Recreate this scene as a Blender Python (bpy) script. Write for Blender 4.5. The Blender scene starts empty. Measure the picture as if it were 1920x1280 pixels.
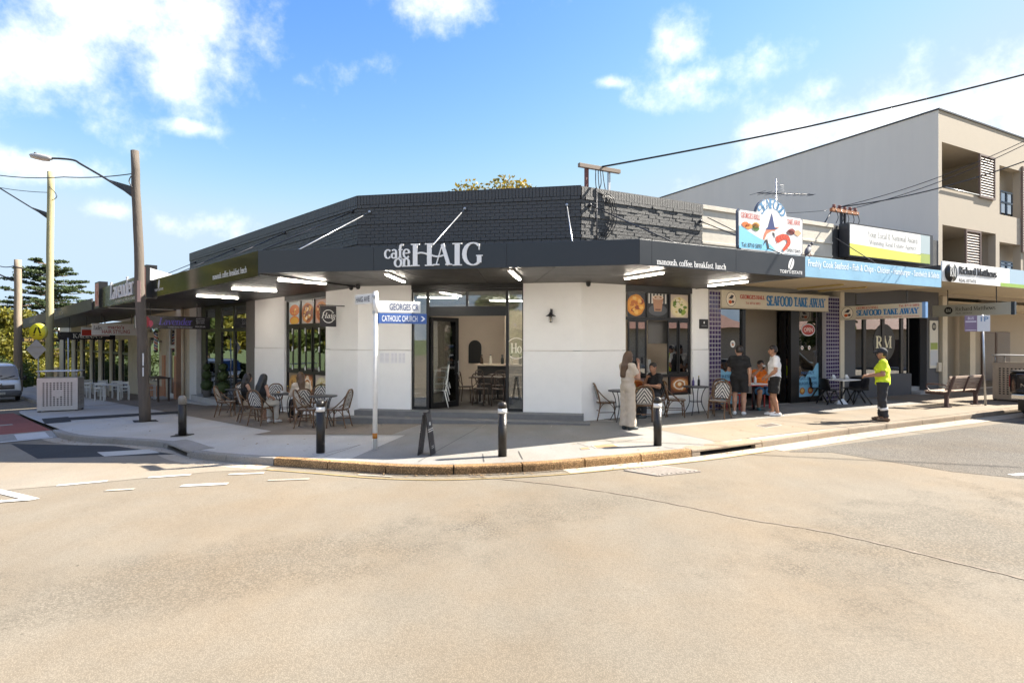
import bpy, math, random
import numpy as np
from mathutils import Vector, Matrix

SC = bpy.context.scene
COL = SC.collection
# ---------------------------------------------------------------- camera
FPX, HORIZON, EYE = 1067.0, 637.0, 2.1
cam_d = bpy.data.cameras.new('camera'); cam = bpy.data.objects.new('camera', cam_d); COL.objects.link(cam)
cam.location = (0, 0, EYE); cam.rotation_euler = (math.radians(90), 0, 0)
cam_d.sensor_width = 36.0; cam_d.lens = 36.0 * FPX / 1920; cam_d.shift_y = -3.0 / 1920
cam_d.clip_start = 0.05; cam_d.clip_end = 3000
SC.camera = cam
# ---------------------------------------------------------------- light
SUN_EL, SUN_AZ = math.radians(40), math.radians(75)      # azimuth from +Y towards +X
SKY_STRENGTH, SUN_STRENGTH, EXPOSURE = 0.116, 3.6, 2.42
sun_d = bpy.data.lights.new('sun', 'SUN'); sun_d.energy = SUN_STRENGTH; sun_d.angle = math.radians(0.5)
sun_d.color = (1.0, 0.93, 0.82)
sun = bpy.data.objects.new('sun', sun_d); COL.objects.link(sun)
to_sun = Vector((math.sin(SUN_AZ) * math.cos(SUN_EL), math.cos(SUN_AZ) * math.cos(SUN_EL), math.sin(SUN_EL)))
sun.rotation_euler = to_sun.to_track_quat('Z', 'Y').to_euler(); sun.location = to_sun * 60
SC.view_settings.view_transform = 'Standard'; SC.view_settings.look = 'None'
SC.view_settings.exposure = EXPOSURE; SC.view_settings.gamma = 1.0; SC.view_settings.use_curve_mapping = False

def pixdir(u, v):
    d = Vector(((u - 960) / FPX, 1.0, (HORIZON - v) / FPX)); d.normalize(); return d

world = bpy.data.worlds.new('World'); SC.world = world; world.use_nodes = True
def build_world():
    nt = world.node_tree; nt.nodes.clear(); N = nt.nodes.new; L = nt.links.new
    out = N('ShaderNodeOutputWorld'); bg = N('ShaderNodeBackground'); bg.inputs[1].default_value = SKY_STRENGTH
    L(bg.outputs[0], out.inputs[0])
    sky = N('ShaderNodeTexSky'); sky.sky_type = 'NISHITA'; sky.sun_disc = False
    sky.sun_elevation = SUN_EL; sky.sun_rotation = SUN_AZ; sky.air_density = 1.0; sky.dust_density = 0.12; sky.ozone_density = 1.6
    # one tone curve for the whole dome: A * c^p, levelled off towards the bright horizon
    sp = N('ShaderNodeSeparateColor'); L(sky.outputs[0], sp.inputs[0]); cb = N('ShaderNodeCombineColor')
    for i, (A, p_, top) in enumerate(((.24, 1.75, 1.08), (.335, 1.2, 1.38), (1.02, .43, 1.70))):
        pw = N('ShaderNodeMath'); pw.operation = 'POWER'; L(sp.outputs[i], pw.inputs[0]); pw.inputs[1].default_value = p_
        ml = N('ShaderNodeMath'); ml.operation = 'MULTIPLY'; L(pw.outputs[0], ml.inputs[0]); ml.inputs[1].default_value = A
        mn = N('ShaderNodeMath'); mn.operation = 'SMOOTH_MIN'; L(ml.outputs[0], mn.inputs[0]); mn.inputs[1].default_value = top; mn.inputs[2].default_value = .5
        L(mn.outputs[0], cb.inputs[i])
    hs = cb
    tc = N('ShaderNodeTexCoord')
    nz = N('ShaderNodeTexNoise'); nz.inputs['Scale'].default_value = 10; nz.inputs['Detail'].default_value = 6; nz.inputs['Roughness'].default_value = 0.62
    L(tc.outputs['Generated'], nz.inputs['Vector'])
    def m(op, a, b=None):
        n = N('ShaderNodeMath'); n.operation = op
        for i, x in enumerate((a, b)):
            if x is None: continue
            if isinstance(x, (int, float)): n.inputs[i].default_value = x
            else: L(x, n.inputs[i])
        return n.outputs[0]
    field = None
    # cumulus clouds standing in the sky: direction, half width, half height
    for u, v, sx, sz in [(230, 50, .22, .13), (40, 105, .18, .08), (335, 165, .10, .07), (840, 0, .15, .05), (1315, 145, .14, .05), (1285, 95, .06, .05),
                         (1650, 220, .22, .075), (1840, 200, .24, .085), (1490, 240, .10, .045), (378, 424, .09, .038), (210, 395, .05, .022), (95, 312, .08, .028),
                         (345, 235, .06, .02), (1150, 155, .04, .014), (1550, 165, .05, .03)]:
        c = pixdir(u, v)
        s = N('ShaderNodeVectorMath'); s.operation = 'SUBTRACT'; L(tc.outputs['Generated'], s.inputs[0]); s.inputs[1].default_value = c
        k = N('ShaderNodeVectorMath'); k.operation = 'MULTIPLY'; L(s.outputs[0], k.inputs[0]); k.inputs[1].default_value = (1 / sx, 1 / sx, 1 / sz)
        ln = N('ShaderNodeVectorMath'); ln.operation = 'LENGTH'; L(k.outputs[0], ln.inputs[0])
        b = m('SUBTRACT', 1.0, ln.outputs['Value'])
        field = b if field is None else m('MAXIMUM', field, b)
    # unseen clouds on the rest of the dome, thickened and brightened for neutral fill
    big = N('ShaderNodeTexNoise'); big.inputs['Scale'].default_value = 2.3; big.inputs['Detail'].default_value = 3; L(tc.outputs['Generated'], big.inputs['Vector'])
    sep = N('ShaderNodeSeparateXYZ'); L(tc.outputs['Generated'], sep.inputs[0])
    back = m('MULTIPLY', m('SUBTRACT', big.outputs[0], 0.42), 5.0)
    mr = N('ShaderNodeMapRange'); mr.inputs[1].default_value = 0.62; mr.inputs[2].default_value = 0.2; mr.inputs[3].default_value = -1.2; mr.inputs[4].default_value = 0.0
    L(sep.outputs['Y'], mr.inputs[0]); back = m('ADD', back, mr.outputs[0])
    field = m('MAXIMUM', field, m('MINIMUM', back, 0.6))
    field = m('MAXIMUM', field, -1.0)
    f = m('ADD', field, m('MULTIPLY', m('SUBTRACT', nz.outputs[0], 0.5), 3.0))
    ramp = N('ShaderNodeMapRange'); ramp.interpolation_type = 'SMOOTHSTEP'
    ramp.inputs[1].default_value = 0.0; ramp.inputs[2].default_value = 1.45; L(f, ramp.inputs[0])
    wisp = m('MULTIPLY', ramp.outputs[0], 0.93)
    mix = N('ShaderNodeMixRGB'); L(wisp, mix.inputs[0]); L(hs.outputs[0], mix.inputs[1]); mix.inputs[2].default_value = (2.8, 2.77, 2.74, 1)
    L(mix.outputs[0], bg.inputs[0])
build_world()
world.cycles.sampling_method = 'MANUAL'; world.cycles.sample_map_resolution = 256
SC.cycles.max_bounces = 7; SC.cycles.diffuse_bounces = 4; SC.cycles.glossy_bounces = 3; SC.cycles.transparent_max_bounces = 10

# ---------------------------------------------------------------- plan of the corner
WL, WR = Vector((-4.06, 15.0)), Vector((1.70, 13.98))     # ends of the chamfered front
aR, aL = math.radians(62.4), math.radians(45.2)
dR = Vector((math.sin(aR), math.cos(aR))); dL = Vector((-math.sin(aL), math.cos(aL)))
nR = Vector((dR.y, -dR.x)); nL = Vector((-dL.y, dL.x))
cC = (WR - WL).normalized(); nC = Vector((cC.y, -cC.x)); LC = (WR - WL).length
def gz(x, y):
    s = (x - WL.x) * dL.x + (y - WL.y) * dL.y + 4.0
    w = 1.2
    sp = s if s / w > 20 else w * math.log1p(math.exp(s / w))
    return -0.038 * sp
def frame(o, x, z=0.0):
    m = Matrix.Identity(4)
    m[0][0], m[1][0] = x.x, x.y; m[0][1], m[1][1] = -x.y, x.x
    m[0][3], m[1][3], m[2][3] = o.x, o.y, z
    return m
FC, FR, FL = frame(WL, cC), frame(WR, dR), frame(WL, -dL)   # local x to the viewer's right, y into the building, z up
FW = Matrix.Identity(4)
def on(F, u, v, off=0.0):
    "point of a facade plane seen at photo pixel (u,v): local x, z"
    I = F.inverted(); o = I @ Vector((0, 0, EYE)); d = I.to_3x3() @ Vector(((u - 960) / FPX, 1, (HORIZON - v) / FPX))
    t = (-off - o.y) / d.y; p = o + d * t
    return p.x, p.z
def X(F, u, off=0.0): return on(F, u, 637, off)[0]
def G(u, v, dz=0.0):
    z = dz
    for _ in range(30):
        Y = FPX * (EYE - z) / (v - HORIZON); x = (u - 960) / FPX * Y; z = gz(x, Y) * .5 + (z - dz) * .5 + dz
    return Vector((x, Y, z))
PAVE = 0.13
def GP(u, v): return G(u, v, PAVE)

# ---------------------------------------------------------------- materials
MATS = {}
def lin(h):
    if not isinstance(h, str): return tuple(h)
    c = [int(h[i:i + 2], 16) / 255 for i in (0, 2, 4)]
    return tuple(x / 12.92 if x <= .04045 else ((x + .055) / 1.055) ** 2.4 for x in c)
def newmat(name):
    m = bpy.data.materials.new(name); m.use_nodes = True; MATS[name] = m
    nt = m.node_tree; nt.nodes.clear()
    out = nt.nodes.new('ShaderNodeOutputMaterial'); b = nt.nodes.new('ShaderNodeBsdfPrincipled'); nt.links.new(b.outputs[0], out.inputs[0])
    return m, nt, b, out
def mat(name, col, rough=.6, var=.12, scale=6., bump=0., bscale=60., metal=0., spec=.5, coat=0., coords='Object', stretch=None, emit=0.):
    if name in MATS: return MATS[name]
    m, nt, b, out = newmat(name); N = nt.nodes.new; L = nt.links.new
    col = lin(col)
    b.inputs['Roughness'].default_value = rough; b.inputs['Metallic'].default_value = metal
    b.inputs['Specular IOR Level'].default_value = spec; b.inputs['Coat Weight'].default_value = coat
    tc = N('ShaderNodeTexCoord'); vec = tc.outputs[coords]
    if stretch:
        mp = N('ShaderNodeMapping'); mp.inputs['Scale'].default_value = stretch; L(vec, mp.inputs[0]); vec = mp.outputs[0]
    if var > 0:
        nz = N('ShaderNodeTexNoise'); nz.inputs['Scale'].default_value = scale; nz.inputs['Detail'].default_value = 6; nz.inputs['Roughness'].default_value = .65; L(vec, nz.inputs['Vector'])
        mx = N('ShaderNodeMixRGB'); L(nz.outputs[0], mx.inputs[0])
        mx.inputs[1].default_value = (*[max(0, c * (1 - 1.6 * var)) for c in col], 1); mx.inputs[2].default_value = (*[min(.95, c * (1 + 1.6 * var)) for c in col], 1)
        L(mx.outputs[0], b.inputs['Base Color'])
        r = N('ShaderNodeMapRange'); r.inputs[3].default_value = max(.02, rough - .12); r.inputs[4].default_value = min(1, rough + .12); L(nz.outputs[0], r.inputs[0]); L(r.outputs[0], b.inputs['Roughness'])
    else: b.inputs['Base Color'].default_value = (*col, 1)
    if bump:
        n2 = N('ShaderNodeTexNoise'); n2.inputs['Scale'].default_value = bscale; n2.inputs['Detail'].default_value = 4; L(vec, n2.inputs['Vector'])
        bp = N('ShaderNodeBump'); bp.inputs['Strength'].default_value = bump; bp.inputs['Distance'].default_value = .02; L(n2.outputs[0], bp.inputs['Height']); L(bp.outputs[0], b.inputs['Normal'])
    if emit:
        b.inputs['Emission Color'].default_value = (*col, 1); b.inputs['Emission Strength'].default_value = emit
    return m
def pr(col):
    "flat printed colour"
    if isinstance(col, bpy.types.Material): return col
    n = 'print_' + col
    return MATS.get(n) or mat(n, col, .45, var=.04, scale=30)
def glass(name, tint=(.75, .8, .8), refl=.10, rough=.0):
    if name in MATS: return MATS[name]
    m, nt, b, out = newmat(name); nt.nodes.remove(b); N = nt.nodes.new; L = nt.links.new
    tr = N('ShaderNodeBsdfTransparent'); tr.inputs[0].default_value = (*tint, 1)
    gl = N('ShaderNodeBsdfGlossy'); gl.inputs[0].default_value = (.95, .97, 1, 1); gl.inputs['Roughness'].default_value = rough
    fr = N('ShaderNodeFresnel'); fr.inputs[0].default_value = 1.5
    ad = N('ShaderNodeMath'); ad.operation = 'ADD'; ad.use_clamp = True; L(fr.outputs[0], ad.inputs[0]); ad.inputs[1].default_value = refl
    tc = N('ShaderNodeTexCoord'); nz = N('ShaderNodeTexNoise'); nz.inputs['Scale'].default_value = .8; L(tc.outputs['Object'], nz.inputs['Vector'])
    bp = N('ShaderNodeBump'); bp.inputs['Strength'].default_value = .04; bp.inputs['Distance'].default_value = .05; L(nz.outputs[0], bp.inputs['Height']); L(bp.outputs[0], gl.inputs['Normal'])
    mx = N('ShaderNodeMixShader'); L(ad.outputs[0], mx.inputs[0]); L(tr.outputs[0], mx.inputs[1]); L(gl.outputs[0], mx.inputs[2]); L(mx.outputs[0], out.inputs[0])
    return m
def lamp_mat(name, col, e):
    if name in MATS: return MATS[name]
    m, nt, b, out = newmat(name); b.inputs['Base Color'].default_value = (.8, .8, .8, 1)
    b.inputs['Emission Color'].default_value = (*col, 1); b.inputs['Emission Strength'].default_value = e
    return m

# ---------------------------------------------------------------- mesh builder
class MB:
    def __init__(s, m=None): s.v = []; s.f = []; s.mi = []; s.sm = []; s.mats = []; s.cur = 0; s.M = None; s.smooth = False; (s.use(m) if m else None)
    def use(s, m):
        m = pr(m)
        if m not in s.mats: s.mats.append(m)
        s.cur = s.mats.index(m); return s
    def add(s, vs, fs):
        o = len(s.v)
        if s.M is not None: vs = [s.M @ Vector(p) for p in vs]
        s.v += [tuple(p) for p in vs]
        for q in fs: s.f.append(tuple(i + o for i in q)); s.mi.append(s.cur); s.sm.append(s.smooth)
        return s
    def box(s, x0, x1, y0, y1, z0, z1):
        if x0 > x1: x0, x1 = x1, x0
        if y0 > y1: y0, y1 = y1, y0
        if z0 > z1: z0, z1 = z1, z0
        return s.add([(x0, y0, z0), (x1, y0, z0), (x1, y1, z0), (x0, y1, z0), (x0, y0, z1), (x1, y0, z1), (x1, y1, z1), (x0, y1, z1)],
                     [(0, 3, 2, 1), (4, 5, 6, 7), (0, 1, 5, 4), (1, 2, 6, 5), (2, 3, 7, 6), (3, 0, 4, 7)])
    def quad(s, a, b, c, d): return s.add([a, b, c, d], [(0, 1, 2, 3)])
    def prism(s, pts, y0, y1):
        "outline in x,z extruded in y"
        n = len(pts); a = sum(pts[i][0] * pts[(i + 1) % n][1] - pts[(i + 1) % n][0] * pts[i][1] for i in range(n))
        if a < 0: pts = pts[::-1]
        vs = [(x, y0, z) for x, z in pts] + [(x, y1, z) for x, z in pts]
        return s.add(vs, [tuple(range(n)), tuple(range(2 * n - 1, n - 1, -1))] + [((i + 1) % n, i, i + n, (i + 1) % n + n) for i in range(n)])
    def slab(s, pts, z0, z1):
        "outline in x,y (list of 2D) extruded in z"
        n = len(pts); a = sum(pts[i][0] * pts[(i + 1) % n][1] - pts[(i + 1) % n][0] * pts[i][1] for i in range(n))
        if a < 0: pts = pts[::-1]
        f0 = z0 if callable(z0) else (lambda x, y: z0); f1 = z1 if callable(z1) else (lambda x, y: z1)
        vs = [(p[0], p[1], f0(p[0], p[1])) for p in pts] + [(p[0], p[1], f1(p[0], p[1])) for p in pts]
        return s.add(vs, [tuple(range(n - 1, -1, -1)), tuple(range(n, 2 * n))] + [(i, (i + 1) % n, (i + 1) % n + n, i + n) for i in range(n)])
    def tube(s, pts, r, seg=8, caps=True):
        P = [Vector(p) for p in pts]; n = len(P); R = r if isinstance(r, (list, tuple)) else [r] * n
        sm = s.smooth; s.smooth = True
        t = (P[1] - P[0]).normalized(); u = t.orthogonal().normalized(); vs = []; fs = []
        for i in range(n):
            t2 = ((P[min(i + 1, n - 1)] - P[max(i - 1, 0)])).normalized()
            q = t.rotation_difference(t2); u = (q @ u).normalized(); t = t2; w = t.cross(u)
            for k in range(seg):
                a = 2 * math.pi * k / seg; vs.append(P[i] + (u * math.cos(a) + w * math.sin(a)) * R[i])
        for i in range(n - 1):
            for k in range(seg): a = i * seg + k; b = i * seg + (k + 1) % seg; fs.append((a, b, b + seg, a + seg))
        if caps: fs += [tuple(range(seg - 1, -1, -1)), tuple(range((n - 1) * seg, n * seg))]
        s.add(vs, fs); s.smooth = sm; return s
    def lathe(s, prof, cx=0, cy=0, seg=20, axis='z'):
        sm = s.smooth; s.smooth = True; vs = []; fs = []; n = len(prof)
        for r, z in prof:
            for k in range(seg):
                a = 2 * math.pi * k / seg; x, y = r * math.cos(a), r * math.sin(a)
                vs.append((cx + x, cy + y, z) if axis == 'z' else (cx + x, z, cy + y))
        for i in range(n - 1):
            for k in range(seg):
                a = i * seg + k; b = i * seg + (k + 1) % seg
                fs.append((a, b, b + seg, a + seg) if axis == 'z' else (b, a, a + seg, b + seg))
        if prof[0][0] > 1e-4: fs.append(tuple(range(seg - 1, -1, -1)) if axis == 'z' else tuple(range(seg)))
        if prof[-1][0] > 1e-4: fs.append(tuple(range((n - 1) * seg, n * seg)) if axis == 'z' else tuple(range(n * seg - 1, (n - 1) * seg - 1, -1)))
        s.add(vs, fs); s.smooth = sm; return s
    def ball(s, c, r, seg=12, rings=8):
        rx, ry, rz = (r, r, r) if isinstance(r, (int, float)) else r
        sm = s.smooth; s.smooth = True; vs = []; fs = []
        for i in range(rings + 1):
            p = math.pi * i / rings
            for k in range(seg):
                a = 2 * math.pi * k / seg; vs.append((c[0] + rx * math.sin(p) * math.cos(a), c[1] + ry * math.sin(p) * math.sin(a), c[2] - rz * math.cos(p)))
        for i in range(rings):
            for k in range(seg): a = i * seg + k; b = i * seg + (k + 1) % seg; fs.append((a, b, b + seg, a + seg))
        s.add(vs, fs); s.smooth = sm; return s
    def disc(s, cx, cz, rx, rz, y, col=None, n=20, jit=0., rnd=random):
        if col: s.use(col)
        return s.add([(cx + rx * (1 + rnd.uniform(-jit, jit)) * math.cos(2 * math.pi * k / n), y, cz + rz * (1 + rnd.uniform(-jit, jit)) * math.sin(2 * math.pi * k / n)) for k in range(n)], [tuple(range(n))])
    def rect(s, x0, x1, z0, z1, y, col=None):
        if col: s.use(col)
        return s.add([(x0, y, z0), (x1, y, z0), (x1, y, z1), (x0, y, z1)], [(0, 1, 2, 3)])
    def holes(s, x0, x1, z0, z1, y0, y1, hs):
        xs = sorted({x0, x1, *[min(max(a, x0), x1) for h in hs for a in h[:2]]}); zs = sorted({z0, z1, *[min(max(a, z0), z1) for h in hs for a in h[2:]]})
        for i in range(len(xs) - 1):
            j = 0
            while j < len(zs) - 1:
                def solid(jj):
                    cx, cz = (xs[i] + xs[i + 1]) / 2, (zs[jj] + zs[jj + 1]) / 2
                    return not any(h[0] < cx < h[1] and h[2] < cz < h[3] for h in hs)
                if solid(j):
                    k = j
                    while k + 1 < len(zs) - 1 and solid(k + 1): k += 1
                    s.box(xs[i], xs[i + 1], y0, y1, zs[j], zs[k + 1]); j = k + 1
                else: j += 1
        return s
    def mesh(s, name):
        me = bpy.data.meshes.new(name); me.from_pydata(s.v, [], s.f)
        for m in s.mats: me.materials.append(m)
        me.polygons.foreach_set('material_index', s.mi); me.polygons.foreach_set('use_smooth', s.sm); me.update()
        return me

WM = {}                                                    # world matrix of every thing
def thing(name, label, cat, F=None, loc=None, rotz=0., group=None):
    o = bpy.data.objects.new(name, None); COL.objects.link(o); o.empty_display_size = .2
    M = F if F is not None else Matrix.Translation(Vector(loc if loc is not None else (0, 0, 0))) @ Matrix.Rotation(rotz, 4, 'Z')
    o.matrix_world = M; WM[o.name] = M.copy()
    return tag(o, label, cat, group)
def tag(o, label, cat, group=None):
    o['label'] = label; o['category'] = cat
    if group: o['group'] = group
    return o
def root(o):
    while o.parent: o = o.parent
    return o
def part(name, mb, parent=None, F=None, bevel=0., kind=None, label=None, bseg=2):
    if isinstance(mb, MB):
        if F is not None and parent is not None:
            T = WM[root(parent).name].inverted() @ F; mb.v = [tuple(T @ Vector(p)) for p in mb.v]
        me = mb.mesh(name)
    else: me = mb
    o = bpy.data.objects.new(name, me); COL.objects.link(o)
    if parent is not None: o.parent = parent
    elif F is not None: o.matrix_world = F; WM[o.name] = F.copy()
    else: WM[o.name] = Matrix.Identity(4)
    if bevel:
        b = o.modifiers.new('bevel', 'BEVEL'); b.width = bevel; b.segments = bseg; b.limit_method = 'ANGLE'; b.angle_limit = math.radians(40)
    if kind: o['kind'] = kind
    if label: o['label'] = label
    return o
def dup(src, M, label=None, group=None):
    def cp(o, par):
        c = o.copy(); COL.objects.link(c); c.parent = par
        for ch in o.children: cp(ch, c)
        return c
    r = cp(src, None); r.matrix_world = M; WM[r.name] = M.copy()
    if label: r['label'] = label
    if group: r['group'] = group
    return r
def at(loc, rotz): return Matrix.Translation(Vector(loc)) @ Matrix.Rotation(rotz, 4, 'Z')
def curve(pts, n=6):
    "Catmull-Rom through points"
    P = [Vector(p) for p in pts]; out = []
    for i in range(len(P) - 1):
        a, b, c, d = P[max(i - 1, 0)], P[i], P[i + 1], P[min(i + 2, len(P) - 1)]
        for k in range(n):
            t = k / n; out.append(.5 * ((2 * b) + (c - a) * t + (2 * a - 5 * b + 4 * c - d) * t * t + (3 * b - a - 3 * c + d) * t ** 3))
    out.append(P[-1]); return out

# ---------------------------------------------------------------- lettering
TXT = {}
def sans_mesh(s, bold):
    k = (s, bold)
    if k not in TXT:
        cu = bpy.data.curves.new('lettering', 'FONT'); cu.body = s; cu.resolution_u = 3; cu.offset = .012 if bold else 0.; cu.fill_mode = 'FRONT'
        o = bpy.data.objects.new('lettering', cu); COL.objects.link(o); bpy.context.view_layer.update()
        me = bpy.data.meshes.new_from_object(o.evaluated_get(bpy.context.evaluated_depsgraph_get()))
        vs = [(v.co.x, v.co.y) for v in me.vertices]; fs = [tuple(p.vertices) for p in me.polygons]
        bpy.data.objects.remove(o); bpy.data.curves.remove(cu); bpy.data.meshes.remove(me)
        TXT[k] = (vs, fs)
    return TXT[k]
def arc(cx, cy, rx, ry, a0, a1, n=0):
    n = n or max(5, int(abs(a1 - a0) / 18)); return [(cx + rx * math.cos(math.radians(a0 + (a1 - a0) * i / n)), cy + ry * math.sin(math.radians(a0 + (a1 - a0) * i / n))) for i in range(n + 1)]
def l(x0, y0, x1, y1, w=None): return ([(x0, y0), (x1, y1)], w)
def a_(*q): return (arc(*q), None)
XH = .66
GL = {
 'A': (.92, [l(.08, 0, .44, 1, .05), l(.44, 1, .80, 0, 'T'), l(.22, .34, .64, .34, .05)], [(.08, 0), (.80, 0)]),
 'B': (.8, [l(.2, 0, .2, 1), a_(.3, .75, .3, .23, -90, 90), a_(.3, .26, .38, .26, -90, 90)], [(.2, 0), (.2, 1)]),
 'C': (.85, [a_(.47, .5, .38, .5, 45, 315)], []),
 'D': (.92, [l(.2, 0, .2, 1), a_(.3, .5, .5, .48, -90, 90)], [(.2, 0), (.2, 1)]),
 'E': (.78, [l(.2, 0, .2, 1), l(.1, .97, .68, .97), l(.2, .5, .55, .5), l(.1, .03, .7, .03), l(.66, .78, .66, 1, .05), l(.68, 0, .68, .24, .05)], [(.2, 0), (.2, 1)]),
 'F': (.74, [l(.2, 0, .2, 1), l(.1, .97, .68, .97), l(.2, .5, .55, .5), l(.66, .76, .66, 1, .05)], [(.2, 0), (.2, 1)]),
 'G': (.95, [a_(.48, .5, .4, .5, 48, 312), l(.76, .1, .76, .42, 'T'), l(.62, .42, .92, .42, .05), l(.76, .68, .76, .95, .05)], []),
 'H': (1.0, [l(.2, 0, .2, 1), l(.8, 0, .8, 1), l(.2, .5, .8, .5)], [(.2, 0), (.2, 1), (.8, 0), (.8, 1)]),
 'I': (.42, [l(.21, 0, .21, 1)], [(.21, 0), (.21, 1)]),
 'K': (.92, [l(.2, 0, .2, 1), l(.24, .42, .74, 1, .05), l(.4, .6, .8, 0, 'T')], [(.2, 0), (.2, 1), (.74, 1), (.82, 0)]),
 'L': (.76, [l(.2, 0, .2, 1), l(.1, .03, .7, .03), l(.68, 0, .68, .26, .05)], [(.2, 0), (.2, 1)]),
 'M': (1.12, [l(.16, 0, .16, 1, .05), l(.16, 1, .54, .04, 'T'), l(.54, .04, .94, 1, .05), l(.94, 0, .94, 1)], [(.16, 0), (.16, 1), (.94, 0), (.94, 1)]),
 'N': (1.0, [l(.16, 0, .16, 1, .05), l(.16, 1, .82, 0, 'T'), l(.82, 0, .82, 1, .05)], [(.16, 0), (.14, 1), (.82, 1)]),
 'O': (1.0, [a_(.5, .5, .41, .5, 0, 360)], []),
 'P': (.8, [l(.2, 0, .2, 1), a_(.3, .73, .38, .25, -90, 90)], [(.2, 0), (.2, 1)]),
 'R': (.9, [l(.2, 0, .2, 1), a_(.3, .73, .36, .25, -90, 90), l(.4, .48, .76, 0, 'T')], [(.2, 0), (.2, 1), (.8, 0)]),
 'S': (.72, [(arc(.36, .74, .27, .24, 25, 270) + arc(.36, .26, .29, .24, 90, -155)[1:], None), l(.62, .74, .62, .98, .05), l(.09, .02, .09, .28, .05)], []),
 'T': (.84, [l(.42, 0, .42, 1), l(.06, .97, .78, .97), l(.07, .74, .07, 1, .05), l(.77, .74, .77, 1, .05)], [(.42, 0)]),
 'W': (1.3, [l(.1, 1, .38, 0, 'T'), l(.38, 0, .65, .95, .05), l(.65, .95, .92, 0, 'T'), l(.92, 0, 1.2, 1, .05)], [(.1, 1), (1.2, 1), (.65, 1)]),
 'Y': (.9, [l(.1, 1, .46, .46, 'T'), l(.82, 1, .46, .46, .05), l(.46, 0, .46, .48)], [(.1, 1), (.82, 1), (.46, 0)]),
 'a': (.68, [a_(.29, .19, .2, .19, 0, 360), l(.5, .02, .5, .46), a_(.31, .46, .19, .2, 0, 150), l(.5, .03, .62, .03, .05)], []),
 'b': (.72, [l(.17, 0, .17, 1.02), a_(.38, .33, .25, .33, -180, 180)], [(.12, 1.02)]),
 'c': (.62, [a_(.35, .33, .27, .33, 40, 320)], []),
 'd': (.74, [l(.55, 0, .55, 1.02), a_(.34, .33, .25, .33, 0, 360)], [(.5, 1.02), (.6, 0)]),
 'e': (.64, [a_(.34, .33, .27, .33, 5, 320), l(.08, .36, .6, .36, .05)], []),
 'f': (.46, [l(.2, 0, .2, .84), a_(.37, .84, .17, .2, 180, 40), l(.04, XH - .02, .42, XH - .02, .06)], [(.2, 0)]),
 'g': (.68, [a_(.32, .4, .22, .25, 0, 360), a_(.32, -.12, .27, .17, 0, 360), l(.24, .16, .14, .02, .06)], []),
 'h': (.76, [l(.17, 0, .17, 1.02), a_(.38, .4, .2, .25, 180, 0), l(.58, 0, .58, .42)], [(.17, 0), (.58, 0), (.12, 1.02)]),
 'i': (.36, [l(.18, 0, .18, XH), l(.18, .82, .18, .96)], [(.18, 0), (.14, XH)]),
 'k': (.74, [l(.17, 0, .17, 1.02), l(.2, .26, .55, XH, .05), l(.32, .4, .62, 0, 'T')], [(.17, 0), (.64, 0), (.12, 1.02)]),
 'l': (.36, [l(.18, 0, .18, 1.02)], [(.18, 0), (.13, 1.02)]),
 'm': (1.12, [l(.17, 0, .17, XH), a_(.36, .4, .19, .25, 180, 0), l(.55, 0, .55, .42), a_(.74, .4, .19, .25, 180, 0), l(.93, 0, .93, .42)], [(.17, 0), (.55, 0), (.93, 0), (.12, XH)]),
 'n': (.76, [l(.17, 0, .17, XH), a_(.38, .4, .2, .25, 180, 0), l(.58, 0, .58, .42)], [(.17, 0), (.58, 0), (.12, XH)]),
 'o': (.7, [a_(.35, .33, .28, .33, 0, 360)], []),
 'r': (.54, [l(.17, 0, .17, XH), a_(.38, .42, .2, .23, 180, 50)], [(.17, 0), (.12, XH)]),
 's': (.54, [(arc(.27, .49, .19, .16, 25, 270) + arc(.27, .17, .2, .16, 90, -155)[1:], None)], []),
 't': (.46, [l(.2, .12, .2, .86), l(.04, XH - .02, .42, XH - .02, .06), a_(.34, .14, .14, .13, 180, 310)], []),
 'u': (.76, [l(.17, .24, .17, XH), a_(.37, .26, .2, .25, 180, 360), l(.58, 0, .58, XH)], [(.12, XH), (.53, XH), (.63, 0)]),
 'v': (.68, [l(.08, XH, .33, 0, 'T'), l(.33, 0, .58, XH, .05)], [(.08, XH), (.58, XH)]),
 'w': (.96, [l(.06, XH, .27, 0, 'T'), l(.27, 0, .47, .62, .05), l(.47, .62, .68, 0, 'T'), l(.68, 0, .88, XH, .05)], [(.06, XH), (.88, XH)]),
 'y': (.68, [l(.08, XH, .34, .02, 'T'), l(.58, XH, .26, -.26, .05)], [(.08, XH), (.58, XH)]),
 '&': (.9, [(arc(.36, .78, .18, .2, -60, 240) + [(.7, 0)], None), a_(.36, .25, .26, .25, 120, 330)], []),
 '.': (.3, [l(.14, 0, .14, .13, 'T')], []), "'": (.26, [l(.13, .78, .13, 1, .09)], []), ' ': (.36, [], []), '-': (.4, [l(.05, .33, .35, .33, .07)], []),
}
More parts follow.
